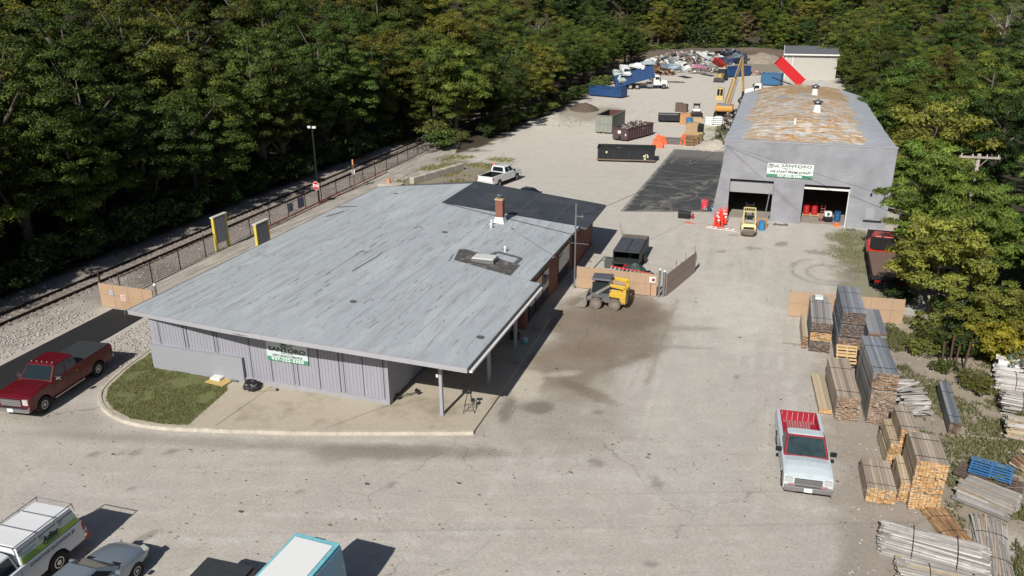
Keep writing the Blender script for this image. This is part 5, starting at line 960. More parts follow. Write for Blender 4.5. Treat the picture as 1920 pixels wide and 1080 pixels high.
b.build('lower_cab',gr2,ld,bevel=.02)
b=MB()
for s_ in(-1,1): b.cyl((s_*.56,-.28,1.0),(s_*.5,-.18,1.95),.05,.05,6); b.cyl((s_*.56,1.0,1.0),(s_*.5,.72,1.95),.05,.05,6); b.cyl((s_*.56,-.28,1.02),(s_*.56,1.0,1.02),.04,.04,6)
b.build('cab_frame',gr2,ld); b=MB(); b.loft([[(x_,y_,z_) for x_,y_ in ((-k,-.3*k/.6),(k,-.3*k/.6),(k*.92,.95),(-k*.92,.95))] for k,z_ in ((.62,1.93),(.66,2.0),(.55,2.08))]); b.build('cab_roof',mat('roof_slate',(.10,.105,.125),.5),ld,bevel=.02)
MB().box((.575,.36,1.45),(.02,1.1,.75),ry=-.06).build('side_mesh',cglass,ld); MB().box((-.575,.36,1.45),(.02,1.1,.75),ry=.06).build('side_mesh',cglass,ld); MB().box((0,-.24,1.5),(1.0,.03,.8)).build('rear_mesh',cglass,ld)
b=MB(); b.box((0,.2,.98),(.5,.5,.3)); b.box((0,-.05,1.35),(.46,.12,.6)); b.build('seat',blackm,ld,bevel=.03); b=MB(); b.box((.0,-.12,1.55),(.5,.05,.5)); b.build('safety_bar',mat('green_cloth',(.02,.13,.07),.8),ld)
b=MB()
for s_ in(-1,1): b.hexa([(s_*.72-.06,-1.35,1.45),(s_*.72+.06,-1.35,1.45),(s_*.72+.06,-.3,1.62),(s_*.72-.06,-.3,1.62)],[(s_*.72-.06,-1.3,1.75),(s_*.72+.06,-1.3,1.75),(s_*.72+.06,-.3,1.82),(s_*.72-.06,-.3,1.82)]); b.box((s_*.72,-1.25,1.4),(.12,.2,.5))
b.build('lift_arm',yl,ld,bevel=.03); b=MB()
for s_ in(-1,1): b.hexa([(s_*.68-.05,-.3,1.62),(s_*.68+.05,-.3,1.62),(s_*.6+.05,1.25,.45),(s_*.6-.05,1.25,.45)],[(s_*.68-.05,-.3,1.8),(s_*.68+.05,-.3,1.8),(s_*.6+.05,1.45,.6),(s_*.6-.05,1.45,.6)])
b.cyl((-.6,1.3,.5),(.6,1.3,.5),.06,.06,8); b.build('front_arm',mat('arm_grey',(.2,.19,.18),.7,var=.2),ld)
b=MB(); b.prism([(1.25,.85),(1.2,.3),(1.35,.06),(2.1,.02),(2.1,.06),(1.45,.14),(1.3,.36),(1.33,.85)],'x',-.85,.85); b.prism([(1.25,.85),(1.3,.08),(2.1,.04)],'x',-.87,-.84); b.prism([(1.25,.85),(1.3,.08),(2.1,.04)],'x',.84,.87); b.build('bucket',mat('bucket_steel',(.28,.25,.22),.65,.3,var=.2),ld)
MB().box((0,-1.4,.85),(1.3,.08,.7)).build('rear_grille',mat('brown_grille',(.12,.08,.05),.7),ld)
# forklift
fk=thing('forklift','dusty yellow forklift in front of the left roller door','forklift',(-1.15,68.2,0),.05)
py=mat('pale_yellow_paint',(.62,.53,.24),.5,var=.15,dust=.5)
for s_ in(-1,1): wheel(fk,s_*.5,-.6,.28,.2,s_,drim,tm=dusty); wheel(fk,s_*.52,1.0,.33,.24,s_,drim,tm=dusty)
b=MB(); b.loft([[(x_,y_,z_) for x_,y_ in ((-k,-1.15+q),(k,-1.15+q),(k,.2),(-k,.2))] for k,q,z_ in ((.42,.2,.25),(.6,.0,.5),(.62,.0,.95),(.52,.12,1.15))]); b.build('counterweight',py,fk,bevel=.05)
b=MB(); b.box((0,-1.14,.82),(.85,.03,.2)); b.build('vent',blackm,fk); b=MB(); b.loft([[(x_,y_,z_) for x_,y_ in ((-k,-1.2+q),(k,-1.2+q),(k,-1.0),(-k,-1.0))] for k,q,z_ in ((.38,.08,.2),(.55,.0,.5),(.55,.0,.68))]); b.build('dusty_skirt',dusty,fk)
b=MB(); b.box((0,.5,.75),(1.05,1.2,.5)); b.build('body',py,fk,bevel=.03)
b=MB()
for s_ in(-1,1): b.cyl((s_*.5,-.75,1.1),(s_*.47,-.55,2.1),.045,.045,6); b.cyl((s_*.5,1.0,.95),(s_*.47,.75,2.1),.045,.045,6); b.box((s_*.47,.1,2.12),(.09,1.35,.07))
b.box((0,-.56,2.12),(1.0,.1,.07)); b.box((0,.75,2.12),(1.0,.1,.07)); b.build('overhead_guard',py,fk); b=MB()
for k in range(5): b.box((-.3+.15*k,.1,2.12),(.04,1.3,.04))
b.build('guard_bars',py,fk); b=MB(); b.box((0,.05,1.15),(.5,.5,.14)); b.box((0,-.22,1.45),(.5,.12,.55)); b.build('seat',blackm,fk,bevel=.03); b=MB()
for s_ in(-1,1): b.box((s_*.3,1.3,1.25),(.1,.14,2.3))
b.box((0,1.3,2.2),(.7,.1,.1)); b.box((0,1.36,1.2),(.9,.06,.1)); b.build('mast',blackm,fk); b=MB()
for s_ in(-1,1): b.box((s_*.28,1.95,.1),(.12,1.1,.05))
b.build('fork',steel,fk); MB().cyl((-.35,-.75,1.32),(.35,-.75,1.32),.16,.16,10).build('gas_tank',steel,fk)
# ---------------------------------------------------------------- trucks and diggers at the back
def heavy(label,loc,rz,sleeper=False):
    t=thing('roll_off_truck',label,'truck',(*loc,0),rz); wt=mat('truck_white',(.66,.66,.65),.4,coat=.3)
    b=MB(); b.prism([(1.5,.75),(1.5,2.75),(2.0,2.85),(2.75,2.75),(3.0,2.05),(4.2,1.85),(4.45,1.7),(4.5,.75)],'x',-.95,.95) if False else b.loft([[(x_,y_,z_) for x_,y_ in ((-k,1.5),(k,1.5),(k,y1),(-k,y1))] for k,y1,z_ in ((1.05,2.9,.8),(1.05,2.95,1.9),(.92,2.6,2.85))]); b.loft([[(x_*k,y_,z_) for x_,z_ in ((-1,.8),(1,.8),(.92,z1),(-.92,z1))] for k,y_,z1 in ((.85,2.8,2.0),(.78,4.3,1.75),(.74,4.45,1.5))]); b.build('cab',wt,t,bevel=.05)
    b=MB()
    for s_ in(-1,1): b.prism([(4.35,.55),(4.35,1.1),(3.95,1.3),(3.4,1.3),(3.0,1.0),(2.95,.75),(3.15,.75),(3.35,1.02),(4.0,1.02),(4.2,.55)],'x',s_*.75,s_*1.12)
    b.build('front_wing',wt,t,bevel=.02)
    b=MB(); b.hexa([(-.88,2.93,1.95),(.88,2.93,1.95),(.88,2.9,1.95),(-.88,2.9,1.95)],[(-.78,2.68,2.65),(.78,2.68,2.65),(.78,2.6,2.65),(-.78,2.6,2.65)]); b.build('windscreen',cglass,t)
    for s_ in(-1,1): MB().box((s_*1.0,2.25,2.2),(.06,.75,.55),ry=-s_*.13).build('side_window',cglass,t); MB().box((s_*1.3,2.75,2.1),(.12,.2,.6)).build('mirror',blackm,t); MB().cyl((s_*1.02,1.3,.8),(s_*1.02,1.3,3.1),.08,.08,8).build('exhaust_stack',chrome,t); MB().cyl((s_*.85,.2,.75),(s_*.85,1.35,.75),.3,.3,12).build('fuel_tank',steel,t)
    b=MB(); b.box((0,4.48,1.15),(1.2,.06,.85)); b.build('grille',chrome,t); b=MB(); b.box((0,4.6,.6),(2.1,.25,.3)); b.build('front_bumper',chrome,t,bevel=.04)
    b=MB()
    for s_ in(-1,1): b.box((s_*.4,-1.2,.95),(.16,8.2,.28))
    b.build('chassis',mat('chassis_rust',(.10,.06,.045),.8,var=.3),t)
    for s_ in(-1,1):
        wheel(t,s_*.98,3.65,.52,.3,s_)
        for y in (-1.9,-3.3): wheel(t,s_*.9,y,.52,.5,s_,white)
    return t
a,c=(-28.16,168.38),(-22.93,169.76); h_=hd(a,c)+.08; dv=Vector((math.sin(-h_),math.cos(-h_))); rt1=heavy('white roll off truck with a blue bin raised on its back','' or (-22.93-dv.x*3.65+dv.y*-.0-.0,169.76-dv.y*3.65+1.0),h_)
blue=mat('bin_blue',(.018,.06,.17),.5,var=.2,scale=1,stain=[((.05,.05,.09),1.5,.62,.6)])
def binbox(t,L_,W_,h,m_,inner=None,ribs=True,z0=.18,off=(0,0)):
    ox,oy=off; b=MB(); th=.09
    b.box((ox,oy,z0+.05),(L_,W_,.1))
    for s_ in(-1,1): b.box((ox,oy+s_*(W_/2-th/2),z0+h/2),(L_,th,h)); b.box((ox+s_*(L_/2-th/2),oy,z0+h/2),(th,W_-2*th-.004,h))
    b.build('shell',m_,t,bevel=.01)
    if inner: b=MB(); b.box((ox,oy,z0+.14),(L_-2*th-.02,W_-2*th-.02,.06)); [b.box((ox,oy+s_*(W_/2-th-.02),z0+h/2+.03),(L_-.3,.02,h-.1)) for s_ in(-1,1)]; [b.box((ox+s_*(L_/2-th-.02),oy,z0+h/2+.03),(.02,W_-.3,h-.1)) for s_ in(-1,1)]; b.build('inner_lining',inner,t)
    b=MB()
    for s_ in(-1,1): b.box((ox,oy+s_*(W_/2+.02),z0+h),(L_+.1,.12,.12)); b.box((ox+s_*(L_/2+.02),oy,z0+h),(.12,W_+.1,.115))
    if ribs:
        k=-L_/2+.3
        while k<L_/2-.1: [b.box((ox+k,oy+s_*(W_/2+.035),z0+h/2),(.1,.08,h-.08)) for s_ in(-1,1)]; k+=.62
    b.build('rim_and_ribs',m_,t)
    b=MB()
    for s_ in(-1,1): b.box((ox,oy+s_*.45,z0/2+.02),(L_+.1,.14,z0)); 
    for sx_ in(-1,1):
        for s_ in(-1,1): b.cyl((ox+sx_*(L_/2-.3),oy+s_*.85-.08,.13),(ox+sx_*(L_/2-.3),oy+s_*.85+.08,.13),.12,.12,10)
    b.build('skids',under,t)
    return t
t=thing('roll_off_bin','blue roll off bin raised on the white truck and heaped with scrapped cars','skip',(rt1.location.x-dv.x*2.2,rt1.location.y-dv.y*2.2,1.35),rot=(0,-.27,h_+PI/2)); bt=t
binbox(t,8.2,2.5,2.5,blue,None,z0=.05)
PAL=((.5,.5,.5),(.62,.62,.62),(.12,.13,.15),(.22,.14,.09),(.06,.10,.20),(.35,.08,.06),(.28,.29,.30),(.16,.09,.05),(.42,.40,.36),(.08,.08,.08))
def junk(b,n,cx,cy,z0,rx,ry,h,g,s=.6,pal=PAL,shape=1.6,flat=.12):
    for i in range(n):
        a=g.uniform(0,6.28); k=math.sqrt(g.random()); x=cx+rx*k*math.cos(a); y=cy+ry*k*math.sin(a); zm=z0+h*max(0,1-k**shape); z=zm-g.random()*.35*h if h>0 else z0
        M_=Matrix.Rotation(g.uniform(0,6.28),3,'Z')@Matrix.Rotation(g.uniform(-1.2,1.2),3,'X')@Matrix.Rotation(g.uniform(-1,1),3,'Y'); w1,w2=s*g.uniform(.25,1.5),s*g.uniform(.15,.9); c_=g.choice(pal); f=g.uniform(.7,1.25); c_=tuple(q*f for q in c_)
        o=Vector((x,y,max(z,z0+.05))); t2=flat*s*g.uniform(.3,3)
        pts=[o+M_@Vector((u*w1+g.uniform(-.15,.15)*s,v*w2+g.uniform(-.15,.15)*s,w*t2+g.uniform(-.15,.15)*s)) for u in(-.5,.5) for v in(-.5,.5) for w in(-.5,.5)]
        b.add(pts,[(0,1,3,2),(4,6,7,5),(0,4,5,1),(2,3,7,6),(0,2,6,4),(1,5,7,3)],c_)
scrapm=mat('scrap_metal',vc=True,rough=.5,var=.25,scale=3)
g=random.Random(31)
def wreck(label,loc,rot,col,L_=4.2,grp=None,loc_z=0.):
    t=thing('wrecked_car',label,'wrecked car',loc,group=grp,rot=rot); m_=mat('wreck_%s'%str(col),col,.45,var=.3,scale=2)
    b=MB(); g2=random.Random(hash(col)%99); j=lambda:g2.uniform(-.12,.12)
    b.loft([[(x_*.85+j(),y_,z_+j()) for x_,z_ in ((-1,.3),(1,.3),(1,z1),(.6,z1+.08),(-.6,z1+.08),(-1,z1))] for y_,z1 in ((-L_/2,.75),(-L_/2+.4,.95),(-.9,1.0),(.6,1.0),(1.3,.9),(L_/2-.1,.75))]); b.build('body',m_,t)
    b=MB(); b.hexa([(-.78,-1.3,.95),(.78,-1.3,.95),(.78,.9,.95),(-.78,.9,.95)],[(-.6+j(),-.8,1.4+j()),(.6,-.8,1.4),(.6,.15,1.38),(-.6,.15,1.38+j())]); b.build('cabin',m_,t)
    b=MB(); b.hexa([(-.7,.93,.98),(.7,.93,.98),(.7,.85,.98),(-.7,.85,.98)],[(-.56,.28,1.36),(.56,.28,1.36),(.56,.2,1.36),(-.56,.2,1.36)]); b.hexa([(-.7,-1.33,.98),(.7,-1.33,.98),(.7,-1.28,.98),(-.7,-1.28,.98)],[(-.56,-.92,1.36),(.56,-.92,1.36),(.56,-.85,1.36),(-.56,-.85,1.36)]); b.build('windows',cglass,t)
    return t
fwd=Vector((math.cos(h_+PI/2),math.sin(h_+PI/2),0)); bx,by=bt.location.x,bt.location.y
for k,(dx,dz,col,lb,rx_,rzz) in enumerate(((-2.3,3.0,(.6,.62,.64),'white crushed car tilted on the raised blue bin',.45,.5),(.3,3.6,(.58,.60,.6),'pale crushed car in the middle of the raised blue bin',.1,1.4),(-3.6,1.9,(.42,.48,.48),'grey green car wreck hanging at the low end of the raised blue bin',.6,.9),(2.5,4.2,(.28,.34,.36),'grey crushed car at the high end of the raised blue bin',-.1,1.5))):
    wreck(lb,(bx+dv.x*dx,by+dv.y*dx,dz+.3),(rx_,.1,rzz),col,3.6)
t=thing('roll_off_bin','long blue roll off bin lying at the forest edge left of the white truck','skip',(0,0,0)); a=Vector(G(1107,180)); c=Vector(G(1168,185)); m2=(a+c)/2; L_=(c-a).length; t.location=(m2.x,m2.y+1.2,0); t.rotation_euler=(0,0,math.atan2(c.y-a.y,c.x-a.x)); binbox(t,L_,2.4,1.6,blue)
def bin_at(label,pl,pr,h,Wd,m_,inner=None,**k):
    a=Vector(G(*pl)); c=Vector(G(*pr)); m2=(a+c)/2; L_=(c-a).length; an=math.atan2(c.y-a.y,c.x-a.x); t=thing('roll_off_bin',label,'skip',(m2.x-math.sin(an)*Wd/2,m2.y+math.cos(an)*Wd/2,0),an); return binbox(t,L_,Wd,h,m_,inner,**k),L_
blk=mat('bin_black',(.013,.015,.019),.5,var=.3,scale=1)
t,L_=bin_at('long black roll off bin nearest the asphalt apron','' or (1120,303),(1227,306),1.5,2.4,blk)
b=MB()
for (x_,z_) in ((2.3,.45),(2.45,.95),(2.2,.8),(2.55,.75),(-2.4,1.2)): b.box((x_,-1.225,z_),(.28,.02,.24))
b.build('stickers',mat('sticker_cream',(.62,.58,.36),.6,var=.2),t); b=MB(); junk(b,90,-.6,0,.9,2.6,.9,.5,g,.5,((.4,.3,.25),(.5,.2,.12),(.3,.3,.3),(.25,.3,.35),(.1,.1,.1))); b.build('debris',scrapm,t,fix=False)
MB().box((0,-1.26,.3),(L_+.2,.05,.16)).build('sill',mat('sill_rust',(.16,.12,.09),.8),t)
t=thing('roll_off_bin','rusty brown roll off bin heaped with metal scrap','skip',(0,0,0)); a=Vector(G(1147,262)); c=Vector(G(1177,266)); e=Vector(G(1203,250)); m2=(a+c)/2; an=math.atan2(c.y-a.y,c.x-a.x)
brn=mat('bin_brown',(.085,.05,.05),.7,var=.3,scale=2,bump=.2)
dd=Vector((-math.sin(an),math.cos(an))); t.location=(m2.x+dd.x*3.4,m2.y+dd.y*3.4,0); t.rotation_euler=(0,0,an+PI/2); binbox(t,6.8,2.4,1.55,brn); b=MB(); junk(b,260,0,0,1.3,3.1,1.0,.9,g,.55,((.10,.06,.04),(.16,.10,.07),(.22,.2,.18),(.05,.05,.05),(.4,.38,.36)),2.2); b.build('scrap_load',scrapm,t,fix=False)
b=MB(); b.box((-3.43,.1,1.2),(.03,.5,.4)); b.box((-3.43,-.95,.9),(.03,.16,.3)); b.build('notice',white,t); MB().box((-3.44,0,.4),(.04,.4,.45)).build('hook_recess',under,t)
t=thing('roll_off_bin','tall weathered grey green open bin beside the brown scrap bin','skip',(0,0,0)); a=Vector(G(1116,250)); c=Vector(G(1146,252)); m2=(a+c)/2; an=math.atan2(c.y-a.y,c.x-a.x); dd=Vector((-math.sin(an),math.cos(an)))
ggm=mat('bin_grey_green',(.24,.25,.22),.75,var=.2,scale=1.5,stain=[((.2,.12,.08),1.5,.6,.6)]); t.location=(m2.x+dd.x*3.4,m2.y+dd.y*3.4,0); t.rotation_euler=(0,0,an+PI/2); binbox(t,6.6,2.5,2.4,ggm,mat('bin_inner_rust',(.10,.035,.03),.8,var=.3),ribs=False)
b=MB(); b.box((-3.33,0,1.2),(.03,.05,2.3)); b.box((-3.33,.6,1.3),(.05,.05,2.3)); b.box((-3.33,-.6,1.3),(.05,.05,2.3)); b.box((-3.33,0,1.35),(.05,2.45,.07)); b.build('door_bars',ggm,t)
t,_=bin_at('blue open topped bin left of the raised red dump body','' or (1425,160),(1462,162),2.3,2.4,mat('bin_mid_blue',(.04,.13,.26),.5,var=.2))
t,_=bin_at('dark blue bin behind the digger boom','' or (1366,146),(1407,142),2.0,2.4,blue)
# second truck with red dump body
tr2_=heavy('white truck facing left beside the far end of the warehouse',(0,0),0); a=Vector(G(1402,184)); tr2_.rotation_euler=(0,0,PI*.55); dv2=Vector((-math.sin(PI*.55),math.cos(PI*.55))); tr2_.location=(a.x-dv2.x*3.65,a.y-dv2.y*3.65,0)
db=thing('dump_body','bright red dump body tipped up behind the warehouse roof','dump body',(*G(1492,172),.6),rot=(0,0,PI*.55)); rd=mat('dump_red',(.55,.012,.018),.45,var=.15,scale=1.5)
b=MB(); ang=.72; Mx=Matrix.Rotation(-ang,4,'X')
def tp_(v): return (Mx@Vector(v))[:]
db.rotation_euler=(0,ang,.12)
b=MB(); b.box((-3.4,0,.6),(6.4,2.5,.12)); b.box((-3.4,-1.25,1.5),(6.4,.1,1.9)); b.box((-3.4,1.25,1.5),(6.4,.1,1.9)); b.box((-6.55,0,1.5),(.1,2.4,1.9)); b.build('body',rd,db)
b=MB(); 
for k in range(12): b.box((-6.35+k*.53,-1.34,1.5),(.12,.1,1.9))
b.build('ribs',rd,db); b=MB(); [b.box((-6.6+k*.4,-1.30+g.uniform(-.1,.1),2.48),(.25,.16,.12)) for k in range(16)]; b.build('rim_debris',mat('rim_white',(.6,.55,.55),.6),db)
b=MB(); b.cyl((-.2,.6,.3),(-5.0,.6,-1.6),.13,.1,8); b.build('tipping_ram',under,db)
# digger
ex=thing('material_handler','orange material handler with raised boom and hanging grapple','digger',(-7.9,135.,0),.0)
orm=mat('digger_orange',(.55,.27,.06),.5,var=.15,scale=2); oy=mat('boom_yellow',(.48,.30,.09),.55,var=.2,scale=2)
b=MB(); [b.box((s_*1.25,0,.45),(.6,4.2,.8)) for s_ in(-1,1)]; b.box((0,0,.7),(1.8,1.8,.5)); b.build('tracks',under,ex,bevel=.15); 
b=MB(); b.loft([[(x_,y_,z_) for x_,y_ in ((-1.35,-2.2+q),(1.35,-2.2+q),(1.35,1.3),(-1.35,1.3))] for q,z_ in ((.4,1.0),(0,1.2),(0,1.75),(.2,1.95))]); b.build('house',orm,ex,bevel=.08); b=MB(); b.box((.1,-1.1,2.0),(2.0,1.6,.12)); b.build('engine_deck',mat('deck_blue_grey',(.22,.26,.30),.5),ex)
b=MB(); b.box((-.95,.9,3.4),(1.0,1.5,1.9)); b.build('cab',cglass,ex,bevel=.05); b=MB()
for sx_ in(-1,1):
    for sy_ in (-1,1): b.box((-.95+sx_*.5,.9+sy_*.75,3.4),(.1,.1,1.95))
b.box((-.95,.9,4.4),(1.1,1.6,.12)); b.box((-.95,.1,2.9),(1.1,.06,.8)); b.box((-.95,.12,3.5),(.1,.06,1.9)); b.build('cab_frame',mat('cab_pale_yellow',(.6,.45,.2),.5),ex)
# boom lies toward +y,+x : from house front to the apex, then the stick drops
bm0,ap,sk0=Vector((.3,.8,2.2)),Vector((1.9,3.6,8.9)),Vector((2.5,4.6,3.6))
def beam(b,p,q,w0,h0,w1,h1):
    d=(q-p).normalized(); s_=d.cross(zz).normalized(); u_=s_.cross(d); b.hexa([p+s_*w0/2+u_*h0/2,p-s_*w0/2+u_*h0/2,p-s_*w0/2-u_*h0/2,p+s_*w0/2-u_*h0/2],[q+s_*w1/2+u_*h1/2,q-s_*w1/2+u_*h1/2,q-s_*w1/2-u_*h1/2,q+s_*w1/2-u_*h1/2])
b=MB(); beam(b,bm0,ap,.35,.5,.3,.45); b.build('boom',oy,ex,bevel=.03); b=MB(); beam(b,ap+Vector((0,-.1,.1)),sk0,.3,.45,.25,.3); b.build('stick',oy,ex,bevel=.03)
b=MB(); [b.cyl(bm0+Vector((s_*.45,.5,-.3)),bm0.lerp(ap,.55)+Vector((s_*.4,0,-.1)),.12,.08,8) for s_ in(-1,1)]; b.cyl(bm0.lerp(ap,.5)+Vector((0,-.4,.5)),ap+Vector((0,-.3,.3)),.1,.08,8); b.build('hydraulic_ram',steel,ex)
b=MB(); b.cyl(sk0,sk0-zz*.8,.2,.25,8)
for k in range(5):
    a=k*1.257; p1=sk0-zz*.8; p2=p1+Vector((math.cos(a)*.75,math.sin(a)*.75,-.7)); p3=p1+Vector((math.cos(a)*.25,math.sin(a)*.25,-1.5)); b.cyl(p1,p2,.16,.16,6); b.cyl(p2,p3,.18,.04,6)
b.build('grapple',mat('grapple_dark',(.04,.04,.045),.6,.4),ex)
# backhoe
bh=thing('backhoe_loader','dusty yellow backhoe loader facing the camera in front of the scrap heap','digger',(*G(1352,152),0),PI*.96)
dy_=mat('dusty_yellow',(.42,.30,.10),.6,var=.2); 
for s_ in(-1,1): wheel(bh,s_*.9,-1.3,.8,.45,s_,dy_,tm=tyre); wheel(bh,s_*.85,1.5,.5,.3,s_,dy_)
b=MB(); b.box((0,.9,1.3),(.9,2.4,.8)); b.build('bonnet',dy_,bh,bevel=.05); b=MB(); b.box((0,-.7,1.9),(1.5,1.5,1.5)); b.build('cab',cglass,bh,bevel=.04); b=MB(); b.box((0,-.7,2.75),(1.8,1.9,.14)); b.build('cab_roof',mat('cab_roof_cream',(.5,.46,.36),.5),bh,bevel=.03); b=MB(); b.box((0,-.7,1.2),(1.6,1.7,.3)); [b.box((s_*.76,-.7+q*.75,1.95),(.1,.1,1.6)) for s_ in(-1,1) for q in(-1,1)]; b.build('cab_frame',blackm,bh)
b=MB(); [beam(b,Vector((s_*.6,.3,1.5)),Vector((s_*.6,2.6,.6)),.14,.3,.12,.25) for s_ in(-1,1)]; b.build('loader_arm',dy_,bh); b=MB(); b.prism([(2.5,.9),(2.45,.3),(2.7,.1),(3.3,.08),(2.75,.2),(2.6,.9)],'x',-1.15,1.15); b.build('bucket',mat('grapple_dark',None),bh); b=MB(); beam(b,Vector((0,-1.6,1.1)),Vector((0,-2.6,3.0)),.3,.4,.25,.3); beam(b,Vector((0,-2.6,3.0)),Vector((0,-3.2,1.2)),.25,.3,.2,.2); b.build('backhoe_arm',dy_,bh)
# ---------------------------------------------------------------- lumber
lum=mat('lumber',vc=True,rough=.85,var=.16,scale=2.5,stretch=(6,1.2,6),bump=.2)
OR=((.56,.31,.12),(.64,.40,.18),(.48,.24,.085),(.66,.48,.27)); BRN=((.26,.14,.075),(.34,.2,.11),(.17,.10,.065),(.42,.29,.19)); DKB=((.15,.10,.075),(.22,.15,.11),(.10,.07,.055)); RS=((.36,.24,.16),(.29,.185,.12),(.44,.31,.21),(.21,.145,.105)); GRY=((.33,.315,.30),(.39,.37,.345),(.27,.26,.25)); BLG=((.20,.22,.25),(.26,.275,.30),(.165,.18,.205)); TAN=((.44,.35,.24),(.40,.31,.21),(.48,.39,.27)); WHT=((.44,.42,.40),(.36,.345,.33),(.52,.50,.475)); GB=((.38,.315,.25),(.42,.35,.28),(.33,.27,.215))
def lumber(label,x,y,w_,l_,h,tiers,side,rz=.0,bw=.135,bh=.052,jit=.05,grp=None,top=None,name='lumber_stack',straps=True,lean=0.):
    g=random.Random(int(x*100+y*10)); t=thing(name,label,'lumber stack',(x,y,0),rz,grp); top=top or side
    nc=max(1,round(w_/bw)); bw=w_/nc; th=h/len(tiers)
    for ti,ends in enumerate(tiers):
        b=MB(); z0=ti*th+(.06 if ti else .08); nr=max(1,int((th-.08)/bh)); q=(th-.09)/nr; ox=g.gauss(0,.025); oy=g.gauss(0,.04)
        for r in range(nr):
            for c in range(nc):
                j0=g.gauss(0,jit*.5)+(g.random()<.06)*-jit*2; j1=g.gauss(0,jit); x0=ox+c*bw+.003; x1=ox+(c+1)*bw-.003-g.random()*.008; y0=oy+j0; y1=oy+l_+j1; za=z0+r*q+.002; zb_=z0+(r+1)*q-.005-g.random()*.006
                lx=lean*za; x0+=lx; x1+=lx
                k=g.uniform(.75,1.2); sc_=[v*k for v in g.choice(top if (r==nr-1 and ti==len(tiers)-1) else side)]; kk=g.uniform(.78,1.12); ec=[v*kk for v in g.choice(ends)]
                n=len(b.v); b.v+=[(x0,y0,za),(x1,y0,za),(x1,y1,za),(x0,y1,za),(x0,y0,zb_),(x1,y0,zb_),(x1,y1,zb_),(x0,y1,zb_)]
                for f,cc in (((0,1,5,4),ec),((2,3,7,6),ec),((4,5,6,7),sc_),((3,0,4,7),sc_),((1,2,6,5),sc_)): b.f.append([i+n for i in f]); b.c.append(cc)
        b.build('bundle',lum,t,fix=False)
        b=MB(); [b.box((w_/2+lean*ti*th,yy,ti*th+.035),(w_*.98,.1,.07),col=(.2,.15,.1)) for yy in (.25,l_/2,l_-.25)]; 
    b=MB(); [b.box((w_/2,yy,.04),(w_*.98,.1,.08)) for yy in (.3,l_/2,l_-.3)]; b.build('bearers',mat('bearer_wood',(.16,.12,.09),.9),t)
    if straps:
        b=MB()
        for yy in (l_*.14,l_*.72): b.box((w_/2+lean*h,yy,h+.004),(w_+.03,.02,.006)); b.box((-.012+lean*h*.5,yy,h/2),(.006,.02,h)); b.box((w_+.012+lean*h*.5,yy,h/2),(.006,.02,h))
        b.build('straps',blackm,t)['kind']='stuff'
    return t
lumber('weathered plank stack with a bright orange middle bundle beside the tan fence',3.28,44.9,1.15,4.5,1.93,[DKB,OR,DKB],BLG,.0,top=GRY)
lumber('tallest blue grey topped plank stack in front of the tan board fence',4.7,43.9,1.2,4.3,3.15,[RS,BRN,DKB,DKB],BLG,.02)
lumber('tall grey topped reddish plank stack in the centre of the lumber rows',5.75,37.15,1.12,4.4,2.8,[RS,RS,BRN],GRY,.05,top=BLG)
lumber('lower grey brown plank stack between the yellow boards and the tall reddish stack',4.32,37.1,1.08,4.5,1.32,[RS,RS],GB,.06)
lumber('low pile of yellow boards beside the lower grey brown stack',3.62,37.45,.62,4.0,.3,[OR],TAN,.07,bw=.2,bh=.1,straps=False)
lumber('narrow orange ended stack behind the tallest front stack',6.66,33.6,.72,2.3,1.9,[OR,OR],TAN,.04,top=GB)
lumber('short tan plank bundle leaning left of the narrow orange stack',6.25,33.5,.36,2.2,1.2,[OR,OR],TAN,.05,lean=.08)
lumber('low square plank stack with orange ends nearest the old pale pickup',5.22,30.42,1.12,2.3,.76,[OR],GB,.03)
lumber('big orange ended front stack of short planks',6.82,30.5,1.16,2.4,2.32,[OR,OR,OR],TAN,.02,top=GB)
lumber('narrow tan bundle leaning against the left side of the big front stack',6.42,30.75,.36,2.1,1.0,[OR],TAN,.0,lean=.06)
lumber('long narrow dark grey board stack alone in the weeds',9.36,37.2,.5,4.4,.74,[DKB],BLG,-.04,bw=.16,bh=.12)
lumber('grey boards stacked behind the tall reddish stack',6.55,46.6,1.0,3.8,1.0,[DKB],BLG,.02,bw=.3,bh=.1,straps=False)
lumber('small tan board pile left of the weathered stack',2.9,45.1,.3,3.6,.85,[BRN],TAN,.02,bw=.15,straps=False)
def sticks(label,cx,cy,l_,w_,h,ang,n,cols,r=.022,grp=None,cat='wood pile',name='stick_bundle',bow=.06,z0=0.,tie=True,jit=.12,aj=.03):
    g=random.Random(int(cx*77+cy*31)); t=thing(name,label,cat,(cx,cy,z0),ang,grp); b=MB()
    for i in range(n):
        u=g.uniform(-.5,.5); z=h*math.sqrt(max(0,1-abs(2*u)**3))*g.random()**.5; a=g.gauss(0,aj); x=u*w_; le=l_*g.uniform(1-jit*1.6,1+jit*.4); yo=g.gauss(0,jit*l_*.15); k=g.uniform(.7,1.25); c=[v*k for v in g.choice(cols)]
        b.box((x,yo,z+r),(r*g.uniform(1.2,3.2),le,r*g.uniform(1.,2.)),rz=a,rx=g.gauss(0,aj*.5),col=c)
    b.build('sticks',mat('stick_wood',vc=True,rough=.9,var=.2,scale=3),t,fix=False)
    if tie:
        for yy in (-.22,.2): 
            b=MB(); m=10; b.tube([(w_/2*math.cos(PI*k/m)*1.03,l_*yy,max(.02,h*1.08*math.sin(PI*k/m)**.4)+.03) for k in range(m+1)],.013,5); b.build('tie_wire',blackm,t)
    return t
sticks('large bundle of weathered grey lath tied with black wire at the lower right',7.3,27.75,3.5,1.8,.6,PI/2-.16,420,GRY+WHT,.02)
sticks('pale split lath bundle with green ties at the bottom edge',7.6,25.9,3.4,1.5,.45,PI/2-.1,260,WHT+TAN+GRY,.025)
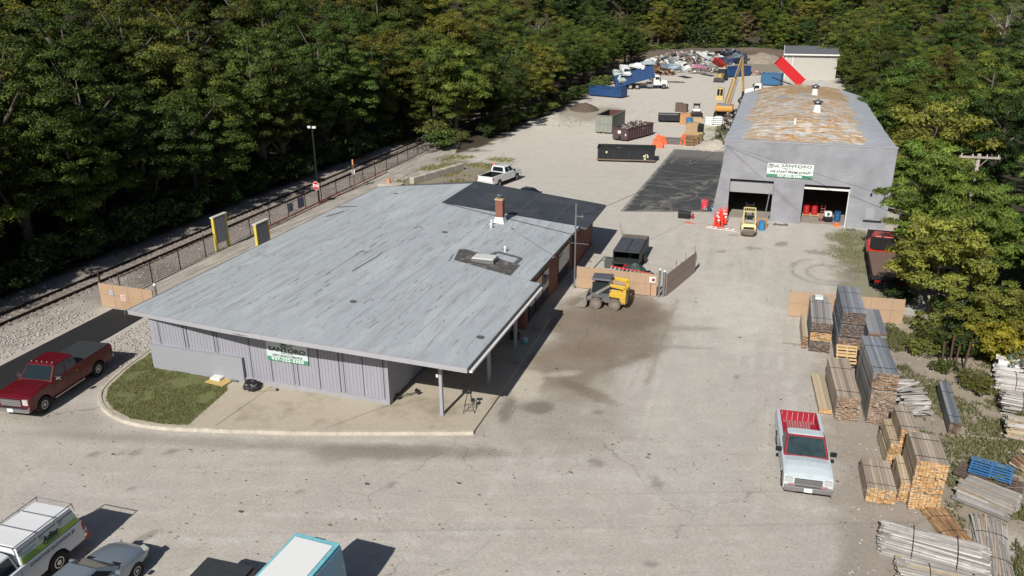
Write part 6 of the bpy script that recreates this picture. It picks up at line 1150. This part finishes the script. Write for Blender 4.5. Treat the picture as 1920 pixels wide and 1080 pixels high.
sticks('flat bundle of long grey sticks in the lower right corner',9.45,28.6,3.7,1.1,.28,-.13,200,GRY+GB,.024)
sticks('fan of brown sticks lying between the lath bundle and front stack',8.1,29.6,2.1,1.0,.22,.32,130,((.34,.2,.1),(.42,.27,.14),(.25,.15,.08)),.02,aj=.07)
sticks('pile of thick weathered grey planks below the blue pallet',10.0,32.0,2.1,1.9,.45,1.05,46,GRY+GB,.07,tie=False,bow=0)
sticks('heap of whitish scrap laths beside the tall reddish stack',7.6,39.6,1.5,2.7,1.2,PI/2+.5,120,WHT,.035,tie=False,aj=.2)
sticks('bundle of white boards with ragged ends by the grey green bush',14.0,43.3,2.9,1.5,.8,PI/2-.12,160,WHT,.04)
sticks('flat white sheets and boards behind the white board bundle',14.3,45.0,2.8,1.3,.95,PI/2-.2,60,((.62,.61,.6),(.55,.54,.53)),.08,aj=.02)
sticks('grey white board bundle at the right edge above the blue pallet',13.7,40.6,2.9,1.5,.9,PI/2-.15,160,WHT+GRY,.035)
sticks('pale yellow lath bundle at the right edge',13.3,38.2,2.7,1.4,.8,PI/2-.1,150,TAN+WHT,.035)
sticks('brown slab wood heap at the right edge beside the blue pallet',12.7,34.9,1.9,1.8,.5,.5,60,BRN+TAN,.05,tie=False,aj=.2)
for k,(px,py,L_,a_) in enumerate(((1600,831,2.6,1.45),(1757,812,2.2,1.5),(1850,822,1.8,1.62),(1605,860,1.3,1.5),(1765,950,1.5,-.02),(1790,975,3.,.85),(1500,648,2.,1.55),(1725,978,1.8,-.7))):
    x,y=G(px,py); tag(MB().box((0,0,.03),(.1,L_,.05)).build('loose_board',mat('grey_board_wood',(.30,.26,.21),.9,var=.2),loc=(x,y,.02)),['loose board across the dirt left of the narrow tan stack','loose board lying below the dark grey board stack','loose board in the weeds right of the dark grey board stack','short board left of the low square stack','dark short board standing in dirt right of the big front stack','long board slanting behind the brown sticks','loose board on the gravel left of the weathered stack','loose board above the large lath bundle'][k],'board').rotation_euler=(0,0,a_)
def pallet(label,x,y,z,rz,m_,rot=None,w_=1.2,d=1.0,grp=None,cat='pallet'):
    t=thing('pallet',label,cat,(x,y,z),rz,grp,rot=rot); b=MB()
    for k in range(6): b.box((0,-d/2+.06+k*(d-.12)/5,.12),(w_,.11,.02))
    b.build('deck_boards',m_,t); b=MB()
    for k in(-1,0,1): b.box((k*(w_/2-.05),0,.06),(.06,d,.09)); 
    for k in(-1,0,1): b.box((0,k*(d/2-.08),.006),(w_,.1,.016))
    b.build('frame',m_,t); return t
pb_=mat('pallet_blue',(.045,.17,.38),.7,var=.2,scale=4); pd=mat('pallet_dark',(.13,.095,.075),.9,var=.3,scale=3); pp=mat('pallet_pine',(.50,.34,.17),.8,var=.2,scale=3)
x,y=G(1858,884,.4); pallet('blue painted pallet lying on dark pallets','' or x,y,.42,-.32,pb_,w_=1.6,d=1.3)
x,y=G(1822,890,.2); pallet('dark weathered pallet left of the blue pallet',x,y,.2,-.5,pd,w_=1.2); pallet('dark pallet underneath the blue pallet',x+.9,y-.25,.2,-.3,pd,w_=1.5,d=1.2); x,y=G(1880,908,.1); pallet('dark flat pallet in front of the blue pallet',x,y,.06,-.25,pd,w_=1.5)
pallet('pale pine pallet leaning against the tallest plank stack',5.15,43.15,.85,0,pp,rot=(.75,0,.05),w_=1.1,d=1.1)
x,y=G(1534,546,2.15); tag(MB().box((0,0,.1),(.45,.5,.16)).build('white_box',white,loc=(3.75,48.7,1.95)),'small white box on top of the weathered plank stack','box')
b=MB(); g=random.Random(91)
for i in range(2600):
    x,y=g.uniform(-38,12),g.uniform(14,34) if i%2 else g.uniform(30,72)
    if (-33.5<x<-12 and y>26.4) or (-38<x<-33 and y>31): continue
    s=g.uniform(.012,.045)*(2.2 if i%23==0 else 1); a=g.uniform(0,6.3); c=g.choice(((.12,.10,.08),(.2,.16,.11),(.08,.075,.07),(.3,.22,.13),(.55,.53,.5))); b.add([(x+s*1.4*math.cos(a+t*1.57+g.uniform(-.3,.3)),y+s*math.sin(a+t*1.57),.035+s*.3*(t%2)) for t in range(4)],[(0,1,2,3)],c)
tag(b.build('litter',mat('litter',vc=True,rough=.9),fix=False),'small dark bits of litter and chips scattered over the yard',kind='stuff')
# ---------------------------------------------------------------- small things round the office
x,y=G(412,715,.15); tag(MB().box((0,0,.02),(1.25,.9,.03)).build('plywood_sheet',mat('ply_yellow',(.52,.37,.13),.7,var=.15),loc=(x,y,.17)),'yellow plywood sheet on the ground by the office wall','board').rotation_euler=(0,0,-.1)
tag(MB().box((0,0,.08),(.62,.42,.13)).build('white_carton',white,bevel=.01,loc=(x-.22,y+.1,.2)),'white carton lying on the yellow plywood','box')
x,y=G(442,713,.15); tag(MB().box((0,0,.03),(.5,.35,.06)).build('dark_panel',mat('slate_panel',(.12,.13,.15),.6),loc=(x,y,.15)),'small dark panel beside the yellow plywood','mat')  # plain flat dark panel of unknown use
def blob(label,name,cat,x,y,z,rx,ry,rz_,m_,seed=1,n=2):
    import bmesh
    bm=bmesh.new(); bmesh.ops.create_icosphere(bm,subdivisions=n+1,radius=1); g=random.Random(seed); o1=Vector((g.random()*9,g.random()*9,0))
    from mathutils import noise as nz
    for v in bm.verts: k=1+.45*nz.noise(v.co*1.6+o1)+.2*nz.noise(v.co*4+o1); v.co=Vector((v.co.x*rx*k,v.co.y*ry*k,max(-.2,v.co.z)*rz_*k))
    me=bpy.data.meshes.new(name); bm.to_mesh(me); bm.free(); me.materials.append(m_); o=bpy.data.objects.new(name,me); COL.objects.link(o); o.location=(x,y,z); return tag(o,label,cat)
x,y=G(474,727,.15); blob('crumpled black rubbish bag beside the office wall','rubbish_bag','bag',x,y,.17,.5,.4,.38,mat('bag_plastic',(.012,.013,.016),.35,bump=.8,bscale=9),3)
t=thing('long_broom','thin broom lying beside the black rubbish bag','broom',(x+.95,y-.1,.17),.5); MB().cyl((-.5,0,.02),(.45,0,.03),.014,.014,6).build('handle',mat('broom_wood',(.4,.3,.18),.7),t); MB().box((.5,0,.03),(.08,.22,.06)).build('head',wk,t)
# black folding stand and low trolley on the pavement
x,y=G(880,768,.15); t=thing('folding_stand','black metal folding stand on the pavement by the canopy post','stand',(x,y,.14),.3); b=MB()
for s_ in(-1,1): b.cyl((s_*.28,-.35,0),(s_*.06,0,.95),.018,.018,6); b.cyl((s_*.28,.35,0),(s_*.06,0,.95),.018,.018,6); b.cyl((s_*.2,-.24,.3),(s_*.2,.24,.3),.014,.014,5)
b.cyl((-.25,-.3,.15),(.25,-.3,.15),.014,.014,5); b.cyl((-.2,-.2,.42),(.2,-.2,.42),.014,.014,5); b.build('legs',wk,t); b=MB(); b.box((0,0,.97),(.3,.2,.05)); b.box((.18,.1,.5),(.22,.16,.12)); b.build('head',wk,t,bevel=.01)
x,y=G(765,742,.15); t=thing('hand_trolley','black and green two wheeled trolley lying by the siding corner','trolley',(x,y,.14),-.75); b=MB(); b.cyl((0,-.55,.1),(0,.55,.1),.02,.02,6); b.cyl((.12,-.5,.1),(.08,.5,.1),.014,.014,6); b.cyl((-.15,0,.1),(.2,.1,.12),.016,.016,6); b.build('frame',mat('green_black',(.02,.05,.035),.6),t)
for s_ in(-1,1):
    for q in (-1,1): MB().cyl((q*.14-.025,s_*.55,.12),(q*.14+.025,s_*.55,.12),.11,.11,12).build('wheel',tyre,t)
x,y=G(985,648,.0); t=thing('bucket','blue and white bucket in the shade of the canopy','bucket',(x,y,.13)); b=MB(); b.lathe([(0,0),(.13,0),(.17,.34),(.15,.34),(.12,.02)],n=16); b.build('pail',mat('bucket_blue',(.12,.35,.5),.4),t,smooth=True); MB().cyl((0,0,.3),(0,0,.35),.165,.165,16).build('lid',white,t)
x,y=G(965,640,.0); t=thing('dark_crate','dark crate beside the blue and white bucket','crate',(x,y,.13)); MB().box((0,0,.2),(.5,.4,.38)).build('crate_body',wk,t,bevel=.02); MB().box((0,0,.41),(.54,.44,.03)).build('lid',blackm,t)
# utility trailer with ribbed panels, ladder
t=thing('utility_trailer','dark dump trailer covered by two ribbed black panels','trailer',(-9.5,57.9,0),.0); dkg=mat('trailer_green_black',(.03,.035,.033),.6,var=.2)
b=MB(); b.box((0,0,.55),(2.0,4.3,.12)); [b.box((s_*1.0,.4,.95),(.07,4.2,.8)) for s_ in(-1,1)]; b.box((0,2.5,.95),(2.0,.08,.8)); b.build('tub',dkg,t)
for s_ in(-1,1): wheel(t,s_*1.13,0,.36,.22,s_)
for s_ in(-1,1):
    b=MB(); b.box((s_*.5,-.25,1.42),(.96,3.3,.04),rx=.03,col=(.05,.055,.06))
    for k in range(6): b.box((s_*.5-.38+k*.152,-.25,1.46),(.05,3.3,.04),rx=.03,col=(.13,.14,.15))
    b.build('ribbed_panel',mat('ribbed_dark',vc=True,rough=.45,var=.15),t)
b=MB(); b.box((0,1.95,1.42),(2.0,1.1,.06)); b.build('front_deck',mat('dirty_deck',(.15,.13,.11),.85,var=.35,scale=3),t); MB().cyl((-1.0,2.2,1.3),(-1.5,3.2,2.2),.03,.02,6).build('jack_handle',steel,t)
b=MB(); b.box((-1.25,-1.75,.4),(.7,.6,.7)); b.build('side_bin',mat('bin_slate',(.07,.08,.08),.6),t,bevel=.03)
blob('dark green tarpaulin heap in front of the dump trailer','tarpaulin','tarpaulin',-8.6,55.0,0,1.0,.6,.75,mat('tarp_green',(.02,.05,.04),.55,bump=.8,bscale=6),8)
blob('black rubbish bag at the right of the green tarpaulin','rubbish_bag','bag',-7.6,54.6,0,.5,.45,.5,mat('bag_plastic',None),9)
ldr=thing('ladder','red and white extension ladder leaning on the clutter before the dump trailer','ladder',(-8.95,53.95,.55),rot=(.55,0,-.25)); b=MB(); [b.box((0,s_*.24,0),(3.1,.06,.09)) for s_ in(-1,1)]; b.build('side_rails',mat('ladder_red',(.55,.05,.05),.5),ldr); b=MB(); [b.cyl((-1.4+k*.31,-.24,0),(-1.4+k*.31,.24,0),.035,.035,6) for k in range(10)]; b.build('rungs',mat('ladder_alu',(.62,.62,.62),.35,.3),ldr)
b=MB(); junk(b,26,0,0,0,1.2,.5,.7,random.Random(4),.35,((.05,.1,.25),(.3,.02,.02),(.03,.12,.08),(.1,.1,.1),(.4,.4,.42)),2.); tag(b.build('junk_pile',scrapm,loc=(-9.2,54.9,0)),'mixed tools and junk between the ladder and dump trailer','junk')
tag(MB().cyl((-1.0,-.9,.04),(1.0,.9,.04),.05,.05,6).build('timber_pole',wd_,loc=(-11.0,55.0,0)),'thin timber pole on the ground at the edge of the office shadow','pole')
# ---------------------------------------------------------------- around the warehouse doors
def drum(label,x,y,z,m_,h=.88,r=.29,grp=None,lid=None,top=None):
    t=thing('drum',label,'drum',(x,y,z),0,grp); b=MB(); b.lathe([(0,0),(r,0),(r,h*.3),(r+.015,h*.33),(r,h*.36),(r,h*.63),(r+.015,h*.66),(r,h*.69),(r,h),(r-.02,h),(r-.02,h-.02),(0,h-.02)],n=18); b.build('barrel',m_,t); MB().cyl((0,0,h-.015),(0,0,h+.005),r*.25,r*.25,8).build('bung',lid or blackm,t); return t
rdm=mat('drum_red',(.42,.02,.02),.4,var=.1); blm=mat('drum_blue',(.02,.09,.22),.45)
pl_=G(1518,407); pallet('pine pallet under the red drums inside the right door',pl_[0]+.1,pl_[1]+.6,0,0,pp,w_=1.5)
for k,(px,py) in enumerate(((1511,405),(1526,406))): x,y=G(px,py); drum(('left','right')[k]+' front red drum on the pallet inside the right door',x,y+.35,.14,rdm)
for k in range(2): x,y=G(1512+14*k,405); drum(('left','right')[k]+' rear red drum inside the right door',x,y+1.0,.14,rdm)
x,y=G(1569,416); drum('dark blue drum in the right warehouse doorway',x,y+.2,.02,blm); x,y=G(1568,425); t=thing('orange_bucket','bright orange bucket in front of the dark blue drum','bucket',(x,y+.1,0)); b=MB(); b.lathe([(0,0),(.13,0),(.17,.36),(0,.36)],n=14); b.build('pail',mat('bucket_orange',(.85,.16,.02),.4),t,smooth=True); MB().box((0,0,.1),(.4,.3,.16)).build('orange_base',mat('bucket_orange',None),t)
x,y=G(1551,417); t=thing('floor_machine','white and black floor cleaning machine in the right doorway','machine',(x,y+.2,0),.2); MB().box((0,.1,.72),(.62,.5,.45)).build('white_tank',white,t,bevel=.06); MB().box((.05,.05,.3),(.7,.7,.36)).build('black_base',blackm,t,bevel=.05); MB().box((-.02,-.16,.75),(.2,.02,.25)).build('panel',wk,t); [wheel(t,s_*.36,.15,.16,.08,s_) for s_ in(-1,1)]
x,y=G(1541,415); t=thing('hand_truck','red hand truck left of the white floor machine','hand truck',(x,y+.2,0)); b=MB(); [b.cyl((s_*.17,0,.1),(s_*.15,.35,1.35),.022,.022,6) for s_ in(-1,1)]; [b.cyl((-.17,.05+.07*k,.3+.25*k),(.17,.05+.07*k,.3+.25*k),.018,.018,5) for k in range(4)]; b.build('frame',rdm,t); MB().box((0,-.12,.05),(.4,.3,.03)).build('toe_plate',rdm,t); [MB().cyl((s_*.22,.05,.14),(s_*.28,.05,.14),.14,.14,12).build('wheel',tyre,t) for s_ in(-1,1)]
x,y=G(1424,432); drum('bright blue drum beside the yellow forklift',x+.15,y+.2,0,mat('drum_sky',(.03,.22,.42),.45),h=.8); t=thing('orange_crate','orange and tan crate behind the bright blue drum','crate',(x+.15,y+1.0,0)); MB().box((0,0,.4),(.9,.6,.75)).build('crate_body',mat('crate_orange',(.48,.2,.07),.7,var=.3),t,bevel=.02); MB().box((0,0,.8),(.95,.65,.05)).build('lid',tan,t)
p=G(1432,425); tag(MB().cyl((0,0,0),(.3,.45,3.1),.05,.05,6).build('leaning_pipe',steel,loc=(p[0]-.1,p[1]-.1,0)),'long grey pipe leaning in the right side of the left doorway','pipe')
g=random.Random(12); chn=mat('channelizer_red',(.80,.045,.03),.45)
for k in range(9):
    x,y=G(*[(1341,424),(1347,427),(1354,428),(1345,418),(1352,420),(1359,421),(1350,414),(1357,414),(1361,409)][k])
    t=thing('channelizer','red channelizer post with white bands bunched beside the left warehouse door','traffic post',(x,y,0),g.uniform(0,3),'red channelizer posts',rot=(g.gauss(0,.05),g.gauss(0,.05),g.uniform(0,3)))
    b=MB(); b.lathe([(.16,.0),(.12,.35),(.06,1.15),(.03,1.3),(0,1.32)],n=12); b.build('tube',chn,t,smooth=True); b=MB(); b.lathe([(.107,.62),(.09,.78)],n=12); b.lathe([(.082,.92),(.072,1.04)],n=12); b.build('white_band',swh,t,smooth=True) if k%2 else None; b=MB(); b.box((0,0,.04),(.42,.42,.08)); b.build('base',blackm if k%3 else chn,t,bevel=.02)
x,y=G(1352,431); t=thing('barricade_board','red and white striped barricade boards on the ground by the forklift','barricade',(x,y,0),-.18); 
for q in (0,1):
    b=MB(); b.box((0,q*.45,.06),(2.7,.2,.05)); o=b.build('board',swh,t); b=MB(); [b.box((-1.2+k*.48,q*.45,.088),(.2,.19,.01),rz=.0) for k in range(6)]; b.build('red_stripes',mat('stripe_red',(.6,.12,.06),.5),o)
x,y=G(1283,409); t=thing('black_trunk','black plastic trunk at the front edge of the asphalt apron','box',(x,y,0),-.05); MB().box((0,0,.3),(1.1,.6,.55)).build('trunk_body',blackm,t,bevel=.04); MB().box((0,0,.6),(1.15,.64,.06)).build('lid',wk,t,bevel=.02); tag(MB().box((0,0,.25),(.16,.3,.45)).build('red_can',rdm,loc=(x+.75,y,0)),'small red can beside the black plastic trunk','can')
x,y=G(1293,419); blob('red tarpaulin scrap lying below the black plastic trunk','red_cloth','cloth',x,y,0,.5,.25,.12,mat('cloth_red',(.5,.16,.13),.8),5); tag(MB().box((0,0,.03),(3.3,.08,.05)).build('loose_board',wd_,loc=(x+2.,y-.1,0)),'long thin board on the ground left of the channelizer posts','board').rotation_euler=(0,0,-.08)
x,y=G(1321,392); drum('red and white drum at the warehouse buttress',x,y,0,mat('drum_redwhite',(.60,.05,.08),.5,stain=[((.7,.6,.6),2,.5,.9)]),h=.9,r=.35); x,y=G(1329,395); blob('grey blue metal drum lump beside the red and white drum','crumpled_drum','drum',x,y,0,.35,.35,.5,mat('dark_blue_metal',(.05,.08,.11),.4,.4),6)
for k,(px,py) in enumerate(((1383,440) if False else (1454,421),(1464,422),(1473,422),(1590,431),(1600,431))):
    x,y=G(px,py); o=blob(['left','middle','right','left','right'][k]+(' dark stone at the foot of the pillar between the doors' if k<3 else ' dark stone at the wall right of the doors'),'stone','stone',x,y-.1,0,.22,.16,.16,mat('dark_stone',(.10,.095,.09),.9),k+20,1)
# ---------------------------------------------------------------- clutter beyond the apron
bar=mat('barrier_orange',(.72,.13,.045),.55,var=.15)
for k,(px,py,a_) in enumerate(((1229,275,.3),(1237,277,-.2),(1243,271,.5),(1234,268,.1),(1280,271,.6),(1283,266,-.3))):
    x,y=G(px,py); t=thing('safety_barrier',['leftmost orange','front orange','right hand orange','rear orange','left orange','right orange'][k]+(' plastic barrier in the pile beside the apron corner' if k<4 else ' plastic barrier against the pallet stack'),'barrier',(x,y,0),a_); b=MB(); b.loft([[(x_*w1,y_*d1,z_) for x_,y_ in ((-1,-1),(1,-1),(1,1),(-1,1))] for w1,d1,z_ in ((.5,.3,0),(.48,.26,.25),(.36,.12,.7),(.3,.1,1.1))]); b.build('shell',bar,t,bevel=.05); b=MB(); b.cyl((0,0,1.08),(0,0,1.25),.06,.05,8); b.build('cap',bar,t)
for s0,(px,py) in enumerate(((1296,274),(1304,266))):
    x,y=G(px,py)
    for k in range(8 if s0==0 else 6): pallet(('lowest','second','third','fourth','fifth','sixth','seventh','topmost')[k if k<7 else 7]+' pallet of the '+('front' if s0==0 else 'rear')+' pallet stack beyond the apron',x,y+.6,k*.2,.1*rnd.gauss(0,1),pp if k%2 else mat('pallet_worn',(.34,.24,.15),.85,var=.3),w_=1.7,d=1.2,grp='pallets stacked beyond the apron')
for lb,px,py,w_,d_,h_,m_,nm,cat in (('plywood crate behind the pallet stacks',1298,252,1.9,1.4,1.5,mat('crate_ply',(.38,.26,.15),.8,var=.3),'crate','crate'),('tan cardboard crate behind the blue barrel',1300,238,2.4,1.2,1.3,mat('crate_tan',(.46,.33,.19),.8,var=.2),'crate','crate'),('orange brown crate at the back of the clutter',1284,234,1.6,1.2,1.6,mat('crate_orange2',(.46,.24,.10),.8,var=.3),'crate','crate'),('dark steel cabinet beside the plywood crate',1312,256,.7,1.2,1.6,blackm,'cabinet','cabinet'),('low grey machine base by the orange barriers',1262,271,2.6,1.2,.7,mat('machine_base',(.13,.12,.11),.7,var=.4),'machine_base','machine'),('brown engine block on the open yard',1272,210,1.3,1.2,1.4,mat('engine_brown',(.12,.08,.06),.7,var=.4),'engine_block','machine'),('second brown engine block beside the first',1281,211,1.2,1.2,1.3,mat('engine_brown',None),'engine_block','machine')):
    x,y=G(px,py); t=thing(nm,lb,cat,(x,y+d_/2,0),rnd.uniform(-.15,.15)); MB().box((0,0,h_/2),(w_,d_,h_)).build('case',m_,t,bevel=.03); b=MB(); [b.box((-w_/2+.15+k*(w_-.3)/4,-d_/2-.015,h_/2),(.08,.03,h_*.94)) for k in range(5)]; b.box((0,0,h_+.03),(w_*.8,d_*.7,.1)); b.build('slats',m_,t)
x,y=G(1292,240); drum('bright blue barrel in front of the tan crate',x,y,0,mat('barrel_blue',(.03,.18,.36),.45),h=1.5,r=.5)
x,y=G(1337,237); t=thing('bulk_tote','white bulk liquid totes in a wire cage by the weeds','tote',(x,y+.6,0)); b=MB(); b.box((-.65,0,.75),(1.1,1.1,1.2)); b.box((.65,.1,.8),(1.1,1.1,1.3)); b.build('tank',mat('tote_white',(.62,.66,.62),.4),t,bevel=.12); b=MB()
for k in range(9): b.cyl((-1.25+k*.31,-.62,0),(-1.25+k*.31,-.62,1.45),.02,.02,5)
for k in range(5): b.cyl((-1.25,-.63,.15+k*.3),(1.25,-.63,.15+k*.3),.02,.02,5)
b.build('cage',steel,t)
x,y=G(1253,230); t=thing('steel_tub','low black steel tub with folded rim on the open yard','tub',(x,y+1.2,0),.12); b=MB(); b.box((0,0,.3),(3.4,2.2,.1)); [b.box((0,s_*1.1,.75),(3.5,.08,.9)) for s_ in(-1,1)]; b.box((-1.72,0,.75),(.08,2.2,.9)); b.box((1.72,0,.75),(.08,2.2,.9)); b.build('sides',blk,t); MB().box((-.2,.2,1.0),(3.0,1.8,.06)).build('grey_sheet',mat('sheet_grey',(.3,.3,.29),.5,var=.2),t); t2=thing('steel_arm','bent black steel arm right of the steel tub','scrap',(x+3.2,y+1.4,0)); b=MB(); b.box((0,.8,1.2),(3.0,.3,.25),ry=-.1); b.box((-1.4,.6,.6),(.3,.8,1.2)); b.box((.3,0,.5),(2.4,.4,.3)); b.build('arm',mat('arm_rust',(.05,.035,.03),.7,var=.3),t2)  # the piece beside the tub is a loose bent arm of scrap steel
x,y=G(1304,223); t=thing('mini_loader','small black and white tracked loader behind the clutter','loader',(x,y+.8,0),.1); MB().box((0,0,.75),(1.5,2.0,.7)).build('body',blackm,t,bevel=.08); MB().box((0,-.3,1.35),(1.2,1.0,.35)).build('white_panel',white,t,bevel=.05); b=MB(); [b.box((s_*.85,0,.4),(.35,2.2,.75)) for s_ in(-1,1)]; b.build('tracks',under,t,bevel=.12); b=MB(); [b.box((s_*.45,.5,1.75),(.14,.5,1.1)) for s_ in(-1,1)]; b.box((0,.5,2.1),(1.,.4,.3)); b.build('mast',blackm,t)
for k,(px,py) in enumerate(((1356,246),(1362,235),(1350,262),(1368,252),(1366,224))):
    x,y=G(px,py); b=MB(); junk(b,20,0,0,0,.8,.8,1.2,random.Random(60+k),.5,((.05,.05,.06),(.12,.1,.09),(.3,.29,.28),(.08,.06,.05)),1.4); tag(b.build('scrap_heap',scrapm,fix=False,loc=(x,y,0)),'dark scrap machinery heap '+['behind the white totes','below the digger cab','near the warehouse corner','against the warehouse side wall','under the digger grapple'][k],'scrap')
t=tag(MB().box((0,0,1.1),(.06,4.2,.08)).box((.0,-2,.55),(.06,.06,1.1)).box((0,2,.55),(.06,.06,1.1)).box((0,0,.6),(.06,4.2,.06)).build('steel_rack',mat('rack_dark',(.06,.05,.05),.7),loc=(-5.2,112,0)),'dark steel rack along the warehouse side wall','rack')
b=MB(); x,y=G(1322,262); 
def mound(name,label,cx,cy,rx,ry,h,m_,seed,rz=0.,res=36,kind='structure'):
    U_,V_=np.meshgrid(np.linspace(-1.2,1.2,res),np.linspace(-1.2,1.2,res)); d=np.sqrt(U_**2+V_**2); Zm=h*np.clip(1-d**1.5,-.1,1)*(.65+.7*fbm(U_+seed,V_,seed,4,2.2))+(fbm(U_,V_,seed+3,4,7)-.5)*.25*h*(d<1); Zm=np.where(d>1.02,-.15,Zm)
    c_,s_=math.cos(rz),math.sin(rz); X_=cx+U_*rx*c_-V_*ry*s_; Y_=cy+U_*rx*s_+V_*ry*c_; I=np.arange(res*res).reshape(res,res); q=np.stack([I[:-1,:-1],I[:-1,1:],I[1:,1:],I[1:,:-1]],-1).reshape(-1,4)
    me=bpy.data.meshes.new(name); me.from_pydata(np.stack([X_,Y_,Zm],-1).reshape(-1,3).tolist(),[],q.tolist()); me.materials.append(m_); [setattr(p_,'use_smooth',True) for p_ in me.polygons]; o=bpy.data.objects.new(name,me); COL.objects.link(o); return tag(o,label,kind=kind)
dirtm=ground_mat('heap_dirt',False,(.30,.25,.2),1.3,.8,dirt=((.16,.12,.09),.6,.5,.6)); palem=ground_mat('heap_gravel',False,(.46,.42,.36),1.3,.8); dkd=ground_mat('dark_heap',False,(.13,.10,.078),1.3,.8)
mound('gravel_heap','pale gravel heap beyond the asphalt apron',-7.2,107.5,2.6,2.4,.9,palem,3); mound('shaded_heap','heap coloured dark for shade at the forest edge left of the blue bin',-31.8,137,2.6,4,1.1,dkd,5,.3); mound('gravel_heap','low pale gravel heap at the forest edge',-33.5,124,2.5,4,.8,palem,6)  # the forest-edge heap gets the dark material to stand for tree shade
mound('earth_bank','dark brown earth bank behind the scrap yard',-8,258,34,9,2.6,dkd,8,res=60); mound('earth_bank','brown earth mound left of the metal shed',-6,240,8,7,2.5,dirtm,9)
# ---------------------------------------------------------------- scrap heap
g=random.Random(77); b=MB()
WP=((.62,.62,.60),(.52,.52,.50),(.42,.42,.42),(.30,.28,.26),(.16,.11,.08),(.10,.15,.19),(.20,.13,.14),(.5,.48,.44),(.20,.12,.08),(.33,.38,.40),(.07,.07,.08))
def at_(px,py): return G(px,py)
for (px,py,rx,ry,h,n,s_,pal) in ((1270,124,8,6,3.4,380,1.5,WP),(1298,122,8,6,3.2,420,1.3,WP),(1325,122,7,6,3.0,330,1.3,WP),(1238,128,6,5,3.0,200,1.4,WP),(1305,134,11,3,.8,220,.7,WP),(1365,118,8,6,3.2,420,1.3,((.02,.03,.07),(.05,.06,.07),(.012,.015,.02),(.12,.14,.18),(.03,.04,.08))),(1345,122,4,3,2.2,160,1.,WP),(1232,141,4,3,2.6,200,.8,((.20,.10,.05),(.30,.18,.07),(.12,.07,.04),(.05,.05,.06))),(1210,140,3,3,1.6,120,.8,((.10,.07,.05),(.2,.2,.2))),(1395,140,5,3,1.3,200,.8,((.30,.2,.16),(.25,.22,.2),(.5,.45,.42),(.35,.25,.22))),(1310,100,9,6,5,500,1.1,((.2,.19,.18),(.12,.1,.09),(.35,.35,.34),(.5,.5,.5))),(1190,150,4,3,1.2,140,.8,WP)):
    x,y=at_(px,py); junk(b,n,x,y+ry*.6,0,rx,ry,h,g,s_,pal,1.7,.1)
o=tag(b.build('scrap_heap',scrapm,fix=False),'long heap of mixed white and rusty metal scrap at the back of the yard',kind='stuff')
x,y=at_(1300,118); mound('scrap_bank','dark earth under the scrap heap',x,y+9,32,9,3.2,dkd,12,.1,50)
for k,(px,py,z,c_,rt_,lb) in enumerate(((1365,112,2.6,(.015,.03,.10),(.1,.1,1.3),'dark blue wreck lying on the black car pile'),(1382,112,1.9,(.02,.02,.025),(.2,0,.2),'black wreck at the right end of the car pile'),(1358,118,.8,(.04,.05,.07),(0,.1,1.6),'slate wreck at the front of the car pile'),(1345,116,2.2,(.50,.03,.02),(.5,.2,2.6),'bright red wreck left of the black car pile'),(1320,104,4.4,(.50,.52,.52),(.3,.2,.9),'pale grey wreck perched on top of the scrap heap'),(1376,107,3.6,(.10,.12,.14),(-.1,.1,2.),'dark grey wreck on top of the car pile'),(1258,126,3.0,(.10,.15,.20),(.1,.25,1.7),'slate blue panel van wreck at the left of the scrap heap'),(1280,122,2.4,(.62,.62,.6),(.3,-.2,.7),'white wreck in the middle of the scrap heap'),(1306,126,1.,(.30,.14,.2),(.1,.2,1.9),'mauve wreck low in the scrap heap'),(1215,134,2.2,(.6,.62,.64),(.2,.2,.5),'white wreck behind the raised blue bin'))):
    x,y=G(px,py,z+.6); wreck(lb,(x,y,z),rt_,c_,4.6)
x,y=G(1300,155);
